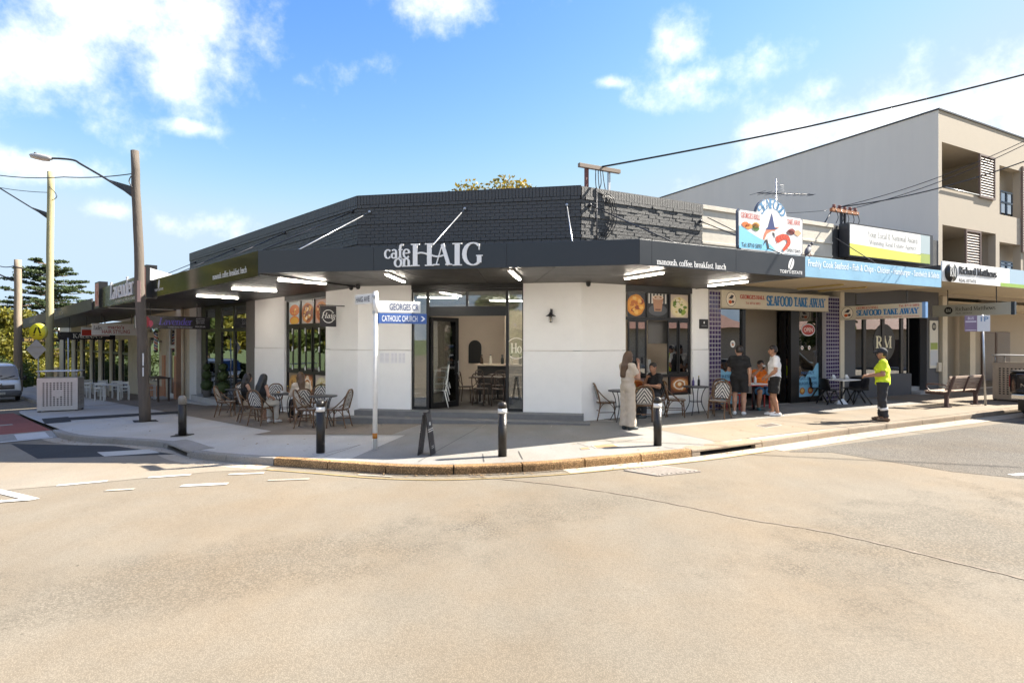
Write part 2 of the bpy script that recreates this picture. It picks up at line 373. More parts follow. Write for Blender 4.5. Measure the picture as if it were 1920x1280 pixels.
def serif_strokes(s, T=.17, thin=.055):
    x = 0; out = []
    for ch in s:
        adv, st, se = GL.get(ch, GL[' '])
        for pts, w in st:
            P = [(x + p[0], p[1]) for p in pts]; n = len(P); lft = []; rgt = []
            closed = n > 4 and abs(P[0][0] - P[-1][0]) < 1e-5 and abs(P[0][1] - P[-1][1]) < 1e-5
            for i in range(n):
                if closed: a, b = P[(i - 1) % (n - 1)] if i == 0 else P[i - 1], P[1] if i == n - 1 else P[i + 1]
                else: a, b = P[max(i - 1, 0)], P[min(i + 1, n - 1)]
                dx, dy = b[0] - a[0], b[1] - a[1]; m = math.hypot(dx, dy) or 1; dx /= m; dy /= m
                ww = thin + (T - thin) * abs(dy) ** 1.5 if w is None else (T if w == 'T' else max(w, thin))
                lft.append((P[i][0] - dy * ww / 2, P[i][1] + dx * ww / 2)); rgt.append((P[i][0] + dy * ww / 2, P[i][1] - dx * ww / 2))
            out.append((lft, rgt))
        for sx, sy in se:
            y = sy + (thin / 2 if sy == 0 else -thin / 2); h = T * .5 + .09; out.append(([(x + sx - h, y + thin / 2), (x + sx + h, y + thin / 2)], [(x + sx - h, y - thin / 2), (x + sx + h, y - thin / 2)]))
        x += adv
    return out
def text(mb, s, x0, x1, z0, z1, y, col=None, font='sans', depth=.004, T=.17, shear=0., thin=.055, ref=None):
    "write s so that it fills the rectangle x0..x1, z0..z1, its face depth in front of plane y"
    if col: mb.use(col)
    if font == 'serif':
        st = serif_strokes(s, T, thin); al = [p for a, b in st for p in a + b]
    else:
        vs, fs = sans_mesh(s, font == 'bold'); al = vs
    xa, xb = min(p[0] + shear * p[1] for p in al), max(p[0] + shear * p[1] for p in al); za, zb = (min(p[1] for p in al), max(p[1] for p in al)) if not ref else ref
    kx, kz = (x1 - x0) / (xb - xa), (z1 - z0) / (zb - za)
    f = lambda p: (x0 + (p[0] + shear * p[1] - xa) * kx, z0 + (p[1] - za) * kz)
    if font != 'serif':
        mb.add([(f(p)[0], y - depth, f(p)[1]) for p in vs], fs); return
    for i, (a, b) in enumerate(st):
        d = y - depth - .0003 * (i % 7); n = len(a); A = [f(p) for p in a]; B = [f(p) for p in b]
        vv = [(p[0], d, p[1]) for p in A + B] + [(p[0], y, p[1]) for p in A + B]
        fs = [(k, k + n, k + n + 1, k + 1) for k in range(n - 1)]
        if depth > .006:
            o = 2 * n
            fs += [(k, k + 1, k + 1 + o, k + o) for k in range(n - 1)] + [(k + 1 + n, k + n, k + n + o, k + 1 + n + o) for k in range(n - 1)] + [(0, o, o + n, n), (n - 1, 2 * n - 1, 2 * n - 1 + o, n - 1 + o)]
        mb.add(vv, fs)

# ================================================================ setting: ground, road, footpath
rng = random.Random(7)
def asphalt(name, base, speck, rough=.9, coarse=1.0, stain=.18, worn=()):
    m, nt, b, out = newmat(name); N = nt.nodes.new; L = nt.links.new
    base = lin(base); tc = N('ShaderNodeTexCoord'); b.inputs['Roughness'].default_value = rough; b.inputs['Specular IOR Level'].default_value = .25
    def noise(sc, det=4, st=None, ro=.6):
        n = N('ShaderNodeTexNoise'); n.inputs['Scale'].default_value = sc; n.inputs['Detail'].default_value = det; n.inputs['Roughness'].default_value = ro
        v = tc.outputs['Object']
        if st: mp = N('ShaderNodeMapping'); mp.inputs['Rotation'].default_value = (0, 0, st[1]); mp.inputs['Scale'].default_value = st[0]; L(v, mp.inputs[0]); v = mp.outputs[0]
        L(v, n.inputs['Vector']); return n.outputs[0]
    def ramp(x, a, c, lo, hi):
        r = N('ShaderNodeMapRange'); r.inputs[1].default_value = a; r.inputs[2].default_value = c; r.inputs[3].default_value = lo; r.inputs[4].default_value = hi; L(x, r.inputs[0]); return r.outputs[0]
    def mul(a, c):
        q = N('ShaderNodeMath'); q.operation = 'MULTIPLY'; L(a, q.inputs[0]); L(c, q.inputs[1]); return q.outputs[0]
    big = ramp(noise(.16, 5, ((1, .45, 1), .35)), .32, .68, 1 - stain, 1 + stain)
    mid = ramp(noise(1.1, 6, ((1, .5, 1), .3), .7), .3, .7, 1 - stain * .75, 1 + stain * .6)
    fine = ramp(noise(30 / coarse, 4, None, .8), .3, .7, 1 - speck * .9, 1 + speck * .9)
    vo = N('ShaderNodeTexVoronoi'); vo.inputs['Scale'].default_value = 95 / coarse; L(tc.outputs['Object'], vo.inputs['Vector'])
    grain = ramp(vo.outputs['Distance'], .1, .62, 1 + speck * 1.2, 1 - speck * 1.8)
    blot = ramp(noise(4.3, 5, ((1, .4, 1), .2), .75), .66, .76, 1.0, .78)
    spots = ramp(noise(11, 2), .70 if 'concrete' in name else .735, .74 if 'concrete' in name else .77, 1.0, .6)
    k = mul(mul(mul(big, mid), mul(fine, grain)), mul(spots, blot))
    for (px_, py_), (rx_, ry_), dark in worn:                       # worn, stonier areas of the old surface
        mp = N('ShaderNodeMapping'); mp.vector_type = 'TEXTURE'; mp.inputs['Location'].default_value = (px_, py_, 0); mp.inputs['Rotation'].default_value = (0, 0, .45); mp.inputs['Scale'].default_value = (rx_, ry_, 1); L(tc.outputs['Object'], mp.inputs[0])
        ln = N('ShaderNodeVectorMath'); ln.operation = 'LENGTH'; L(mp.outputs[0], ln.inputs[0]); ad = N('ShaderNodeMath'); ad.operation = 'ADD'; L(ln.outputs['Value'], ad.inputs[0]); L(ramp(noise(1.6, 5, None, .7), .3, .7, -.6, .6), ad.inputs[1])
        vo2 = N('ShaderNodeTexVoronoi'); vo2.inputs['Scale'].default_value = 42; L(tc.outputs['Object'], vo2.inputs['Vector']); st_ = ramp(vo2.outputs['Distance'], .15, .6, 1.12, 1 - dark * 2.2)
        mx = N('ShaderNodeMix'); mx.data_type = 'FLOAT'; L(ramp(ad.outputs[0], 1.15, .45, 0, 1), mx.inputs[0]); mx.inputs[2].default_value = 1.0; L(st_, mx.inputs[3]); k = mul(k, mx.outputs[0])
    cc = N('ShaderNodeVectorMath'); cc.operation = 'SCALE'; cc.inputs[0].default_value = base; L(k, cc.inputs['Scale'])
    hue = N('ShaderNodeMixRGB'); hue.blend_type = 'MULTIPLY'; hue.inputs[2].default_value = (1.0, .93, .85, 1); L(ramp(noise(.5, 4), .4, .65, 0, 1), hue.inputs[0]); L(cc.outputs[0], hue.inputs[1])
    L(hue.outputs[0], b.inputs['Base Color'])
    bp = N('ShaderNodeBump'); bp.inputs['Strength'].default_value = .35; bp.inputs['Distance'].default_value = .006 * coarse; L(mul(grain, fine), bp.inputs['Height']); L(bp.outputs[0], b.inputs['Normal'])
    return m
ROAD = asphalt('road_asphalt', (.190, .164, .126), .12, stain=.12, worn=(((5.0, 6.2), (3.0, 1.3), .13), ((-2.6, 5.2), (3.2, .8), .10), ((1.0, 7.3), (2.5, .5), .08), ((9.5, 7.5), (3.0, 2.0), .12)))
ROAD2 = asphalt('pale_asphalt', (.245, .214, .170), .10, stain=.10)
ROAD3 = asphalt('coarse_asphalt', (.15, .125, .095), .30, coarse=1.6)
ROADG = asphalt('grey_asphalt', (.15, .135, .115), .32, coarse=1.4)
DARKPATCH = asphalt('new_asphalt_and_painted_shade', (.05, .052, .055), .2, coarse=1.2)
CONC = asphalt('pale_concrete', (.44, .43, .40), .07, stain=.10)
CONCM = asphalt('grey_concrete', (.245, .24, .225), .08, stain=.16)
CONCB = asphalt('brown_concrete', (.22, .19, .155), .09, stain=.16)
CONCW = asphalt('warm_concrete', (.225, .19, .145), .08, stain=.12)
KERBG = asphalt('grey_kerb_concrete', (.28, .265, .24), .12, stain=.2)
SAND = asphalt('sandstone', (.34, .21, .10), .25, coarse=2.2, stain=.4)
KERBW = asphalt('cream_kerb_concrete', (.27, .22, .165), .14, stain=.22)
GUTTER = asphalt('gutter_concrete', (.38, .335, .27), .1, stain=.16)
PAINT = asphalt('white_road_paint', (.50, .49, .47), .08, stain=.10)
PAINTW = asphalt('worn_road_paint', (.36, .33, .28), .2, stain=.3)
YELLOW = asphalt('yellow_road_paint', (.36, .27, .12), .2, stain=.3)
RED = asphalt('red_crossing_surface', (.24, .08, .065), .12, stain=.16)
GRASS = mat('grass', (.07, .10, .025), .9, .35, 2.0, .5, 40)

def sheet(x0, x1, y0, y1, step, fz, m):
    nx, ny = int(round((x1 - x0) / step)), int(round((y1 - y0) / step)); mb = MB(m); mb.smooth = True
    vs = [(x0 + (x1 - x0) * i / nx, y0 + (y1 - y0) * j / ny) for j in range(ny + 1) for i in range(nx + 1)]
    mb.add([(x, y, fz(x, y)) for x, y in vs], [(j * (nx + 1) + i, j * (nx + 1) + i + 1, (j + 1) * (nx + 1) + i + 1, (j + 1) * (nx + 1) + i) for j in range(ny) for i in range(nx)])
    return mb
def far_ground(x, y):
    return max(gz(x, y), -3.6) - .06 - (0.0 if abs(x) < 150 and abs(y) < 150 else .3)
part('ground', sheet(-1200, 1200, -1200, 1200, 24, lambda x, y: far_ground(x, y) - .6, GRASS), kind='structure')
road = part('road', sheet(-64, 46, -40, 84, 1.0, gz, ROAD), kind='structure')

def drape(mb, pts, dz=.005, step=.8, fz=gz):
    "flat polygon (list of xy) cut into a fan grid that follows the ground; pts a quad"
    a, b, c, d = [Vector(p[:2]) for p in pts]
    n = max(1, int(max((b - a).length, (c - d).length) / step)); m = max(1, int(max((d - a).length, (c - b).length) / step))
    vs = []
    for j in range(m + 1):
        for i in range(n + 1):
            p = (a * (1 - i / n) + b * (i / n)) * (1 - j / m) + (d * (1 - i / n) + c * (i / n)) * (j / m); vs.append((p.x, p.y, fz(p.x, p.y) + dz))
    ori = (b - a).cross(d - a) if hasattr((b - a), 'cross') else 1
    fs = []
    for j in range(m):
        for i in range(n):
            q = (j * (n + 1) + i, j * (n + 1) + i + 1, (j + 1) * (n + 1) + i + 1, (j + 1) * (n + 1) + i)
            fs.append(q if ori > 0 else q[::-1])
    mb.add(vs, fs); return mb
def strip(mb, line, w0, w1, dz, fz=gz):
    "ribbon along a polyline between sideways offsets w0 and w1 (to the right of travel)"
    n = len(line); vs = []
    for i in range(n):
        t = (line[min(i + 1, n - 1)] - line[max(i - 1, 0)]); t = Vector((t.x, t.y)).normalized(); r = Vector((t.y, -t.x))
        for w in (w0, w1):
            p = Vector((line[i].x, line[i].y)) + r * w; vs.append((p.x, p.y, fz(p.x, p.y) + dz))
    mb.add(vs, [(2 * i, 2 * i + 1, 2 * i + 3, 2 * i + 2) for i in range(n - 1)]); return mb

# kerb line, from far left round the corner to far right (top edge of the kerb)
def Lp(s, off): p = WL + dL * s + nL * off; return Vector((p.x, p.y, 0))
def Rp(t, off): p = WR + dR * t + nR * off; return Vector((p.x, p.y, 0))
KP = [Lp(70, 4.45), Lp(45, 4.45), Lp(30, 4.45), Lp(20, 4.5), Lp(15.5, 4.9)] + [GP(u, v) for u, v in
      [(25, 772), (97, 805), (147, 817), (230, 822), (307, 828), (358, 845), (430, 853), (513, 858), (606, 864), (720, 872), (800, 874.5), (860, 874), (950, 871), (1040, 866), (1150, 856.5), (1297, 843), (1429, 826)]] + [Rp(t, 3.85) for t in (5, 8, 12, 18, 26, 42)]
KP = [Vector((p.x, p.y, 0)) for p in KP]
KL = curve(KP, 10)
klen = [0.0]
for i in range(1, len(KL)): klen.append(klen[-1] + (KL[i] - KL[i - 1]).length)
def kat(s):
    i = int(np.searchsorted(klen, s)) ; i = min(max(i, 1), len(KL) - 1)
    t = (s - klen[i - 1]) / (klen[i] - klen[i - 1]); return KL[i - 1].lerp(KL[i], t)
def knear(p):
    p = Vector((p[0], p[1], 0)); j = min(range(len(KL)), key=lambda i: (KL[i] - p).length); return klen[j]
def kseg(a, b, step=.25):
    n = max(2, int(abs(b - a) / step) + 1); return [kat(a + (b - a) * i / (n - 1)) for i in range(n)]
sK = {u: knear(GP(u, v)) for u, v in [(25, 772), (97, 805), (147, 817), (307, 828), (358, 845), (513, 858), (1297, 843), (1429, 826)]}
S_END = klen[-1]
# kerb made of single stones
kerb = part('kerb', MB(), kind='structure')
def kerb_stone(a, b, m, h=.13, w=.16, inlet=False, name='kerb_stone'):
    ln = kseg(a, b, .2); prof = [(-w, -.25), (-w, 0.), (-.03, .004), (-.008, -.006), (0, -.03), (.012, -.25)] if not inlet else [(-w, -.055), (-w, 0.), (-.03, .004), (-.008, -.006), (0, -.02), (.0, -.045)]
    mb = MB(m); n = len(ln); vs = []; k = len(prof)
    for i in range(n):
        t = (ln[min(i + 1, n - 1)] - ln[max(i - 1, 0)]).normalized(); r = Vector((t.y, -t.x, 0))
        for o, z in prof:
            p = ln[i] + r * o; jz = rng.uniform(-.003, .003); vs.append((p.x, p.y, gz(p.x, p.y) + h + z + jz))
    fs = [(i * k + j, (i + 1) * k + j, (i + 1) * k + j + 1, i * k + j + 1) for i in range(n - 1) for j in range(k - 1)]
    fs = [q[::-1] for q in fs]
    fs += [tuple(range(k)), tuple(range(n * k - 1, (n - 1) * k - 1, -1))]
    mb.add(vs, fs); return part(name, mb, kerb)
def run(a, b, m, ln, gap=.012, **kw):
    n = max(1, round((b - a) / ln))
    for i in range(n): kerb_stone(a + (b - a) * i / n + gap / 2, a + (b - a) * (i + 1) / n - gap / 2, m, **kw)
run(0, sK[25] - 1.2, KERBG, 3.0)
run(sK[97] + .1, sK[307], KERBG, 1.6)
run(sK[358], sK[513], KERBG, 1.25)
run(sK[513], sK[1297], SAND, 1.02, gap=.022)
run(sK[1429], sK[1429] + 12, KERBW, 1.5)
run(sK[1429] + 12, S_END, KERBG, 3.0)
VOID = mat('drain_void', (.012, .012, .012), .9, 0)
for a, b, m in ((sK[307], sK[358], KERBG), (sK[1297], sK[1429], KERBW)):
    kerb_stone(a + .01, b - .01, m, w=.42, inlet=True, name='drain_lintel'); kerb_stone(a + .012, a + .2, m, w=.1, h=.085, name='lintel_end'); kerb_stone(b - .2, b - .012, m, w=.1, h=.085, name='lintel_end')
    strip(v := MB(VOID), kseg(a + .2, b - .2), -.2, -.19, .08); ln = kseg(a + .2, b - .2); vs = []
    for p, q in zip(ln[:-1], ln[1:]):
        t = (q - p).normalized(); r = Vector((t.y, -t.x, 0)) * -.14
        v.quad(p + r + Vector((0, 0, gz(*p.xy) - .1)), q + r + Vector((0, 0, gz(*q.xy) - .1)), q + r + Vector((0, 0, gz(*q.xy) + .08)), p + r + Vector((0, 0, gz(*p.xy) + .08)))
    part('drain_opening', v, kerb)

# footpath: one slab field between kerb and buildings
def pz(x, y): return gz(x, y) + PAVE
def wall_side(p):
    "matching point behind the building line"
    q = Vector((p.x, p.y)); t = (q - WR).dot(dR); s = (q - WL).dot(dL)
    if s > 1.5: w = WL + dL * s - nL * .35
    elif t > 1.2: w = WR + dR * t - nR * .35
    else:
        c = (q - WL).dot(cC); c = min(max(c, 0), LC); w = WL + cC * c - nC * .35
    return Vector((w.x, w.y, 0))
fp = MB(CONC); fp.smooth = True
ss = np.linspace(0.05, S_END - .05, 260); NV = 9; vs = []
mats_by = []
for s in ss:
    k = kat(float(s)); i = float(s); t = (kat(min(s + .1, S_END)) - kat(max(s - .1, 0))).normalized(); k2 = k - Vector((t.y, -t.x, 0)) * .155; w = wall_side(k)
    for j in range(NV + 1):
        p = k2.lerp(w, j / NV); vs.append((p.x, p.y, pz(p.x, p.y) - .004))
fp.add(vs, [(i * (NV + 1) + j + 1, i * (NV + 1) + j, (i + 1) * (NV + 1) + j, (i + 1) * (NV + 1) + j + 1) for i in range(len(ss) - 1) for j in range(NV)])
footpath = part('footpath', fp, kind='structure')
def slab_piece(pix, m, dz=.004, name='paving_slab', z=PAVE):
    pts = [GP(*q) if len(q) == 2 else Vector(q) for q in pix]; mb = MB(m); drape(mb, pts, dz, .5, pz); return part(name, mb, footpath)
def slab_w(pts, m, dz=.004, name='paving_slab', par=None, fz=pz):
    mb = MB(m); drape(mb, pts, dz, .5, fz); return part(name, mb, par or footpath)
fb = MB(CONCM); fb.smooth = True; sF = np.linspace(knear(GP(636, 866)), knear(GP(1297, 843)) + 1.9, 60); vs = []; NF = 6
for s in sF:
    k = kat(float(s)); t = (kat(s + .1) - kat(s - .1)).normalized(); k2 = k - Vector((t.y, -t.x, 0)) * .165; w = wall_side(k)
    for j in range(NF + 1): p = k2.lerp(w, .72 * j / NF); vs.append((p.x, p.y, pz(p.x, p.y) + .001))
fb.add(vs, [(i * (NF + 1) + j + 1, i * (NF + 1) + j, (i + 1) * (NF + 1) + j, (i + 1) * (NF + 1) + j + 1) for i in range(len(sF) - 1) for j in range(NF)]); part('paving_slab', fb, footpath)
# older brown concrete along the walls, in bays
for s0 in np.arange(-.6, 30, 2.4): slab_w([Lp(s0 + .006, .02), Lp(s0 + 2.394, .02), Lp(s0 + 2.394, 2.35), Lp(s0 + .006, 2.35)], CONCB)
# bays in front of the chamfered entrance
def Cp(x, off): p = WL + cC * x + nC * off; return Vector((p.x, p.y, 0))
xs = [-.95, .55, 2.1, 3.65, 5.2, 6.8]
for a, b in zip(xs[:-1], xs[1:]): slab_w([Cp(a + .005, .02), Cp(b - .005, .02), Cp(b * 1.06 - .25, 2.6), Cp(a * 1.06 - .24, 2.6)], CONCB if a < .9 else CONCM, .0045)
JOINT = mat('joint_filler', (.05, .045, .04), .9, .2, 20)
for p, q in (((897, 802), (784, 866)), ((905, 851), (907.5, 866)), ((972, 846), (980, 861)), ((1082, 831), (1170, 816)), ((1082, 831), (1104, 838)), ((1104, 838), (1205, 822)), ((1130, 822.5), (1152, 830)), ((1246, 838), (1282, 845)), ((560, 862), (676, 834)), ((676, 834), (601, 859))):
    a, b = GP(*p), GP(*q); t = (b - a); t.z = 0; t.normalize(); r = Vector((t.y, -t.x, 0)) * .007; slab_w([a - r, b - r, b + r, a + r], JOINT, .0075, 'joint_line')
# right-hand footpath: warm concrete bays out to the kerb
for t0 in np.arange(.65, 34, 1.55):
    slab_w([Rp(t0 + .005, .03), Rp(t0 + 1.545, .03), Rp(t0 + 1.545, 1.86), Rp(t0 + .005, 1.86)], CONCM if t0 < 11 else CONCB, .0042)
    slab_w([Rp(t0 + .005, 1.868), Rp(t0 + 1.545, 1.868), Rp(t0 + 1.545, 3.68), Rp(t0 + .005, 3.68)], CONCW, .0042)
# service trench strip and pits
slab_piece([(78, 785), (128, 781), (134, 790), (84, 794.5)], DARKPATCH, .006, 'asphalt_patch')
slab_piece([(120, 783), (345, 770), (348, 774), (124, 788)], DARKPATCH, .0065, 'asphalt_strip')
for pix in ([(248, 788), (292, 786.5), (298, 790), (251, 792)], [(328, 814), (352, 812.5), (357, 816), (331, 818)]): slab_piece(pix, DARKPATCH, .007, 'asphalt_patch')
IRON = mat('cast_iron', (.09, .07, .055), .7, .3, 20, .4, 80)
def pit_cover(pix, label, m=IRON, cat='drain cover'):
    pts = [GP(*q) for q in pix]; c = sum(pts, Vector()) / 4
    t = thing('pit_cover', label, cat, loc=(c.x, c.y, pz(c.x, c.y)))
    mb = MB(m)
    zz = [p - c for p in pts]; mb.slab([(p.x, p.y) for p in zz], -.02, .012); part('lid', mb, t)
    mf = MB(CONC); big = [p * 1.14 for p in zz]
    for i in range(4):
        a, b = zz[i] * 1.02, zz[(i + 1) % 4] * 1.02; A, B = big[i], big[(i + 1) % 4]
        mf.slab([(a.x, a.y), (b.x, b.y), (B.x, B.y), (A.x, A.y)], -.02, .010)
    part('surround', mf, t)
pit_cover([(1112, 836), (1150, 833.5), (1160, 838), (1120, 840.5)], 'small rusty pit cover left of the bollard shadow on the sunlit footpath', mat('rusty_iron', (.28, .17, .08), .8, .3, 15, .3, 60))
pit_cover([(1088, 840.5), (1102, 839.3), (1106, 841.8), (1091, 843)], 'tiny water meter lid on the sunlit footpath near the kerb', mat('rusty_iron', (.28, .17, .08)))
pit_cover([(1420, 798), (1446, 793.8), (1463, 797.5), (1436, 801.5)], 'dark square pit cover in the footpath in front of the man in white shirt', IRON)

# road patches and paint
slabs = lambda pix, m, dz, name: slab_w([G(*q) for q in pix], m, dz, name, road, gz)
def patch(pix, m, dz, name):
    "polygon strip given as two polylines of equal length"
    a, b = pix; mb = MB(m)
    for i in range(len(a) - 1): drape(mb, [G(*a[i]), G(*a[i + 1]), G(*b[i + 1]), G(*b[i])], dz, .6, gz)
    part(name, mb, road)
# paler overlay on the side street, ending in a ragged seam
patch(([(-420, 842), (-150, 838), (110, 830), (300, 846), (420, 866), (520, 879)], [(-520, 985), (-150, 933), (30, 917), (190, 904), (400, 884), (521, 880)]), ROAD2, .004, 'overlay')
# coarser old surface to the right
patch(([(1480, 846), (1541, 838), (1700, 817), (1920, 788), (2300, 757)], [(1481, 847), (1560, 848), (1786, 884), (1925, 898), (2500, 960)]), ROADG, .004, 'coarse_patch')
seam = curve([G(u, v) for u, v in [(880, 893), (950, 899), (1060, 911), (1180, 929), (1290, 950), (1400, 973), (1520, 992), (1640, 1017), (1790, 1054), (1930, 1088), (2200, 1160)]], 8)
mb = MB(mat('tar_seam', (.17, .135, .10), .9, .2, 9))
for i in range(len(seam) - 1):
    p, q = seam[i], seam[i + 1]; t = (q - p).normalized(); r = Vector((t.y, -t.x, 0)); w = .016 + .008 * math.sin(i * 1.7) + .004 * math.sin(i * 4.1)
    w2 = .016 + .008 * math.sin((i + 1) * 1.7) + .004 * math.sin((i + 1) * 4.1)
    mb.quad((*(p - r * w).xy, .005), (*(q - r * w2).xy, .005), (*(q + r * w2).xy, .005), (*(p + r * w).xy, .005))
mb.f = [q[::-1] for q in mb.f]; part('tar_seam', mb, road)
# gutters and yellow line
part('gutter', strip(MB(GUTTER), kseg(sK[97] + .3, sK[513], .3), .012, .34, .006), road)
part('gutter', strip(MB(GUTTER), kseg(sK[1297] - 2.6, sK[1429], .3), .012, .30, .006), road)
part('gutter', strip(MB(GUTTER), kseg(sK[1429], S_END - .1, .4), .012, .46, .006), road)
part('yellow_line', strip(MB(YELLOW), kseg(sK[513] + .15, sK[1429] - .2, .2), .31, .35, .010), road)
part('gutter', strip(MB(ROAD3), kseg(sK[513], sK[1297] - 2.6, .3), .012, .10, .005), road)
def dash(p, q, w=.11, m=None, name='lane_dash', dz=.009):
    a, b = G(*p), G(*q); t = (b - a); t.z = 0; t.normalize(); r = Vector((t.y, -t.x, 0)) * w / 2
    slab_w([a - r, b - r, b + r, a + r], m or PAINT, dz, name, road, gz)
for p, q, w, m in [((107, 910.5), (201, 902), .11, None), ((278, 895.5), (358, 890), .10, None), ((340, 911), (427, 907), .13, None), ((429, 889.5), (495, 887), .08, None), ((502, 901), (580, 898), .08, PAINTW),
                   ((198, 920), (252, 917), .09, PAINTW), ((672, 890), (735, 893.5), .07, PAINTW), ((1896, 891), (1990, 884), .12, None)]: dash(p, q, w, m)
dash((-60, 908), (64, 937), .13, None, 'give_way_triangle'); dash((-80, 947), (60, 936.5), .12, None, 'give_way_triangle', .0125)
# drain inspection slab in the shaded gutter and the faint grate mark on the right
slabs([(182, 848), (280, 842.5), (300, 849), (196, 856)], CONC, .008, 'concrete_patch')
def grate(pix, label):
    a, b, c, d = [G(*q) for q in pix]; o = (a + b + c + d) / 4
    t = thing('road_grate', label, 'drain grate', loc=(o.x, o.y, gz(o.x, o.y) + .006))
    A, B, C_, D = [p - o for p in (a, b, c, d)]; m = mat('grate_concrete', (.27, .235, .20), .85, .2, 20, .3, 60)
    fr = MB(m)
    def bar(p, q, w):
        s = (q - p).normalized(); r = Vector((s.y, -s.x, 0)) * w / 2; fr.slab([(p - r).xy, (q - r).xy, (q + r).xy, (p + r).xy], -.02, .01)
    for p, q in ((A, B), (B, C_), (C_, D), (D, A)): bar(p, q, .06)
    part('frame', fr, t)
    bed = MB(ROAD3); bed.slab([A.xy, B.xy, C_.xy, D.xy], -.02, .002); part('bed', bed, t)
    for i in range(1, 9):
        fr = MB(m); bar(A.lerp(B, i / 9), D.lerp(C_, i / 9), .05); part('bar', fr, t)
grate([(1172, 882), (1238, 874), (1312, 884), (1235, 892)], 'faded concrete drain grate in the sunlit road beside the kerb')

# raised red pedestrian crossing over the side street
def cz(x, y): return gz(x, y) + .11
cr = part('raised_crossing', MB(), kind='structure')
e0, e1 = G(25, 774, .11), G(97, 806.5, .11)
ax = (e1 - e0); ax.z = 0; ln_ = ax.length; ax.normalize(); out_ = Vector((ax.y, -ax.x, 0))            # away from the footpath
def cq(u0, u1, w0, w1, m, name, fz=cz, dz=.0):
    mb = MB(m); drape(mb, [e0 + ax * u0 + out_ * w0, e0 + ax * u1 + out_ * w0, e0 + ax * u1 + out_ * w1, e0 + ax * u0 + out_ * w1], dz, .6, fz); return part(name, mb, cr)
cq(.02, ln_ - .05, .0, 9, RED, 'platform')
RW = 1.0
def rz(x, y):
    d = (Vector((x, y, 0)) - Vector((e1.x, e1.y, 0))).dot(ax); return gz(x, y) + .11 - .10 * min(1, max(0, (d + .05) / RW))
def rq(u0, u1, w0, w1, m, name, dz): return cq(ln_ + u0, ln_ + u1, w0, w1, m, name, rz, dz)
rq(-.05, RW, .0, 9, KERBG, 'ramp', 0)
rq(RW - .14, RW - .01, .1, 9, PAINT, 'ramp_line', .005)
for w0 in (.15, 1.35, 2.55, 3.75): rq(.1, RW - .17, w0, w0 + .6, PAINT, 'ramp_mark', .006)
for u0 in (ln_ * .18, ln_ * .62): cq(u0, u0 + .4, .5, 1.2, PAINTW, 'stripe', cz, .004)
def rz2(x, y):
    d = (Vector((x, y, 0)) - Vector((e0.x, e0.y, 0))).dot(-ax); return gz(x, y) + .11 - .10 * min(1, max(0, d / RW))
cq(.02, -RW, .0, 9, PAINT, 'ramp', rz2)
part('painted_shade_asphalt', drape(MB(DARKPATCH), [G(20, 832), G(215, 836), G(330, 852), G(70, 860)], .0075, .6, gz), road)  # dark sheet over dark asphalt, the building's cast shadow put into its colour

# ================================================================ materials for buildings
WHITE = mat('white_render', (.84, .835, .82), .75, .04, 2.0, .15, 90)
WHITEW = mat('white_timber', (.70, .70, .68), .6, .06, 4)
CREAM = mat('cream_render', (.60, .53, .41), .8, .12, 1.6, .25, 50)
CREAMW = mat('weathered_cream_paint', (.58, .53, .44), .8, .2, 2.4, .3, 40)
CHAR = mat('charcoal_paint', (.035, .036, .04), .55, .22, 6, .2, 70)
BRICKM = mat('charcoal_painted_brick', (.042, .041, .040), .5, .25, 9, .4, 90, spec=.7)
MORTAR = mat('charcoal_mortar', (.034, .033, .033), .9, .2, 12)
FASCIA = mat('charcoal_fascia_panel', (.022, .026, .032), .34, .10, 1.5, spec=.5)
FASCIAG = mat('glossy_fascia_panel', (.018, .019, .017), .14, .08, 1.2, spec=.45)
SOFFIT = mat('dark_soffit', (.042, .039, .036), .45, .15, 2)
SOFFITB = mat('black_ribbed_soffit', (.018, .016, .015), .4, .2, 3)
SOFFITC = mat('cream_soffit', (.52, .43, .30), .7, .10, 2)
FRAMEB = mat('black_aluminium', (.009, .009, .010), .35, .1, 10)
DTILE = mat('dark_step_tile', (.16, .16, .16), .6, .2, 5, .1, 60)
GREYP = mat('grey_paint', (.13, .125, .12), .6, .1, 3)
GREYR = mat('grey_render', (.095, .095, .10), .75, .1, 2, .15, 60)
INNER = mat('interior_beige', (.55, .47, .38), .7, .06, 2)
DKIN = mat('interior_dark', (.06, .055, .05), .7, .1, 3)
TIMB = mat('dark_timber', (.06, .04, .03), .5, .2, 8)
STEEL = mat('galvanised_steel', (.45, .46, .47), .38, .12, 9, metal=.8)
STEELD = mat('dark_steel', (.05, .05, .055), .4, .15, 12, metal=.5)
GLASS = glass('shop_glass', (.80, .83, .82), .10)
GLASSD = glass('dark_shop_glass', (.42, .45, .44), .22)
TUBE = lamp_mat('fluorescent_tube', (1, .91, .79), 17)
DOWN = lamp_mat('downlight_lens', (1, .86, .66), 40)
ZS0, ZS1 = 3.50, 3.98          # awning fascia bottom and top
ZP = 5.87                      # parapet top
def isect(p, d, q, e):
    k = d.x * e.y - d.y * e.x; w = q - p; return p + d * ((w.x * e.y - w.y * e.x) / k)
OL, OC, OR = 3.05, 3.2, 3.3
AW0 = isect(WL + nL * OL, dL, WL + nC * OC, cC); AW1 = isect(WR + nR * OR, dR, WL + nC * OC, cC)
SA = (AW0 - WL).dot(dL); RB = (AW1 - WR).dot(dR)
TE = X(FR, 1510, OR)                              # where the cafe awning ends on the right
LE = -X(FL, 285, OL)                              # where the cafe fascia ends on the left
LE2 = -X(FL, 186, OL)

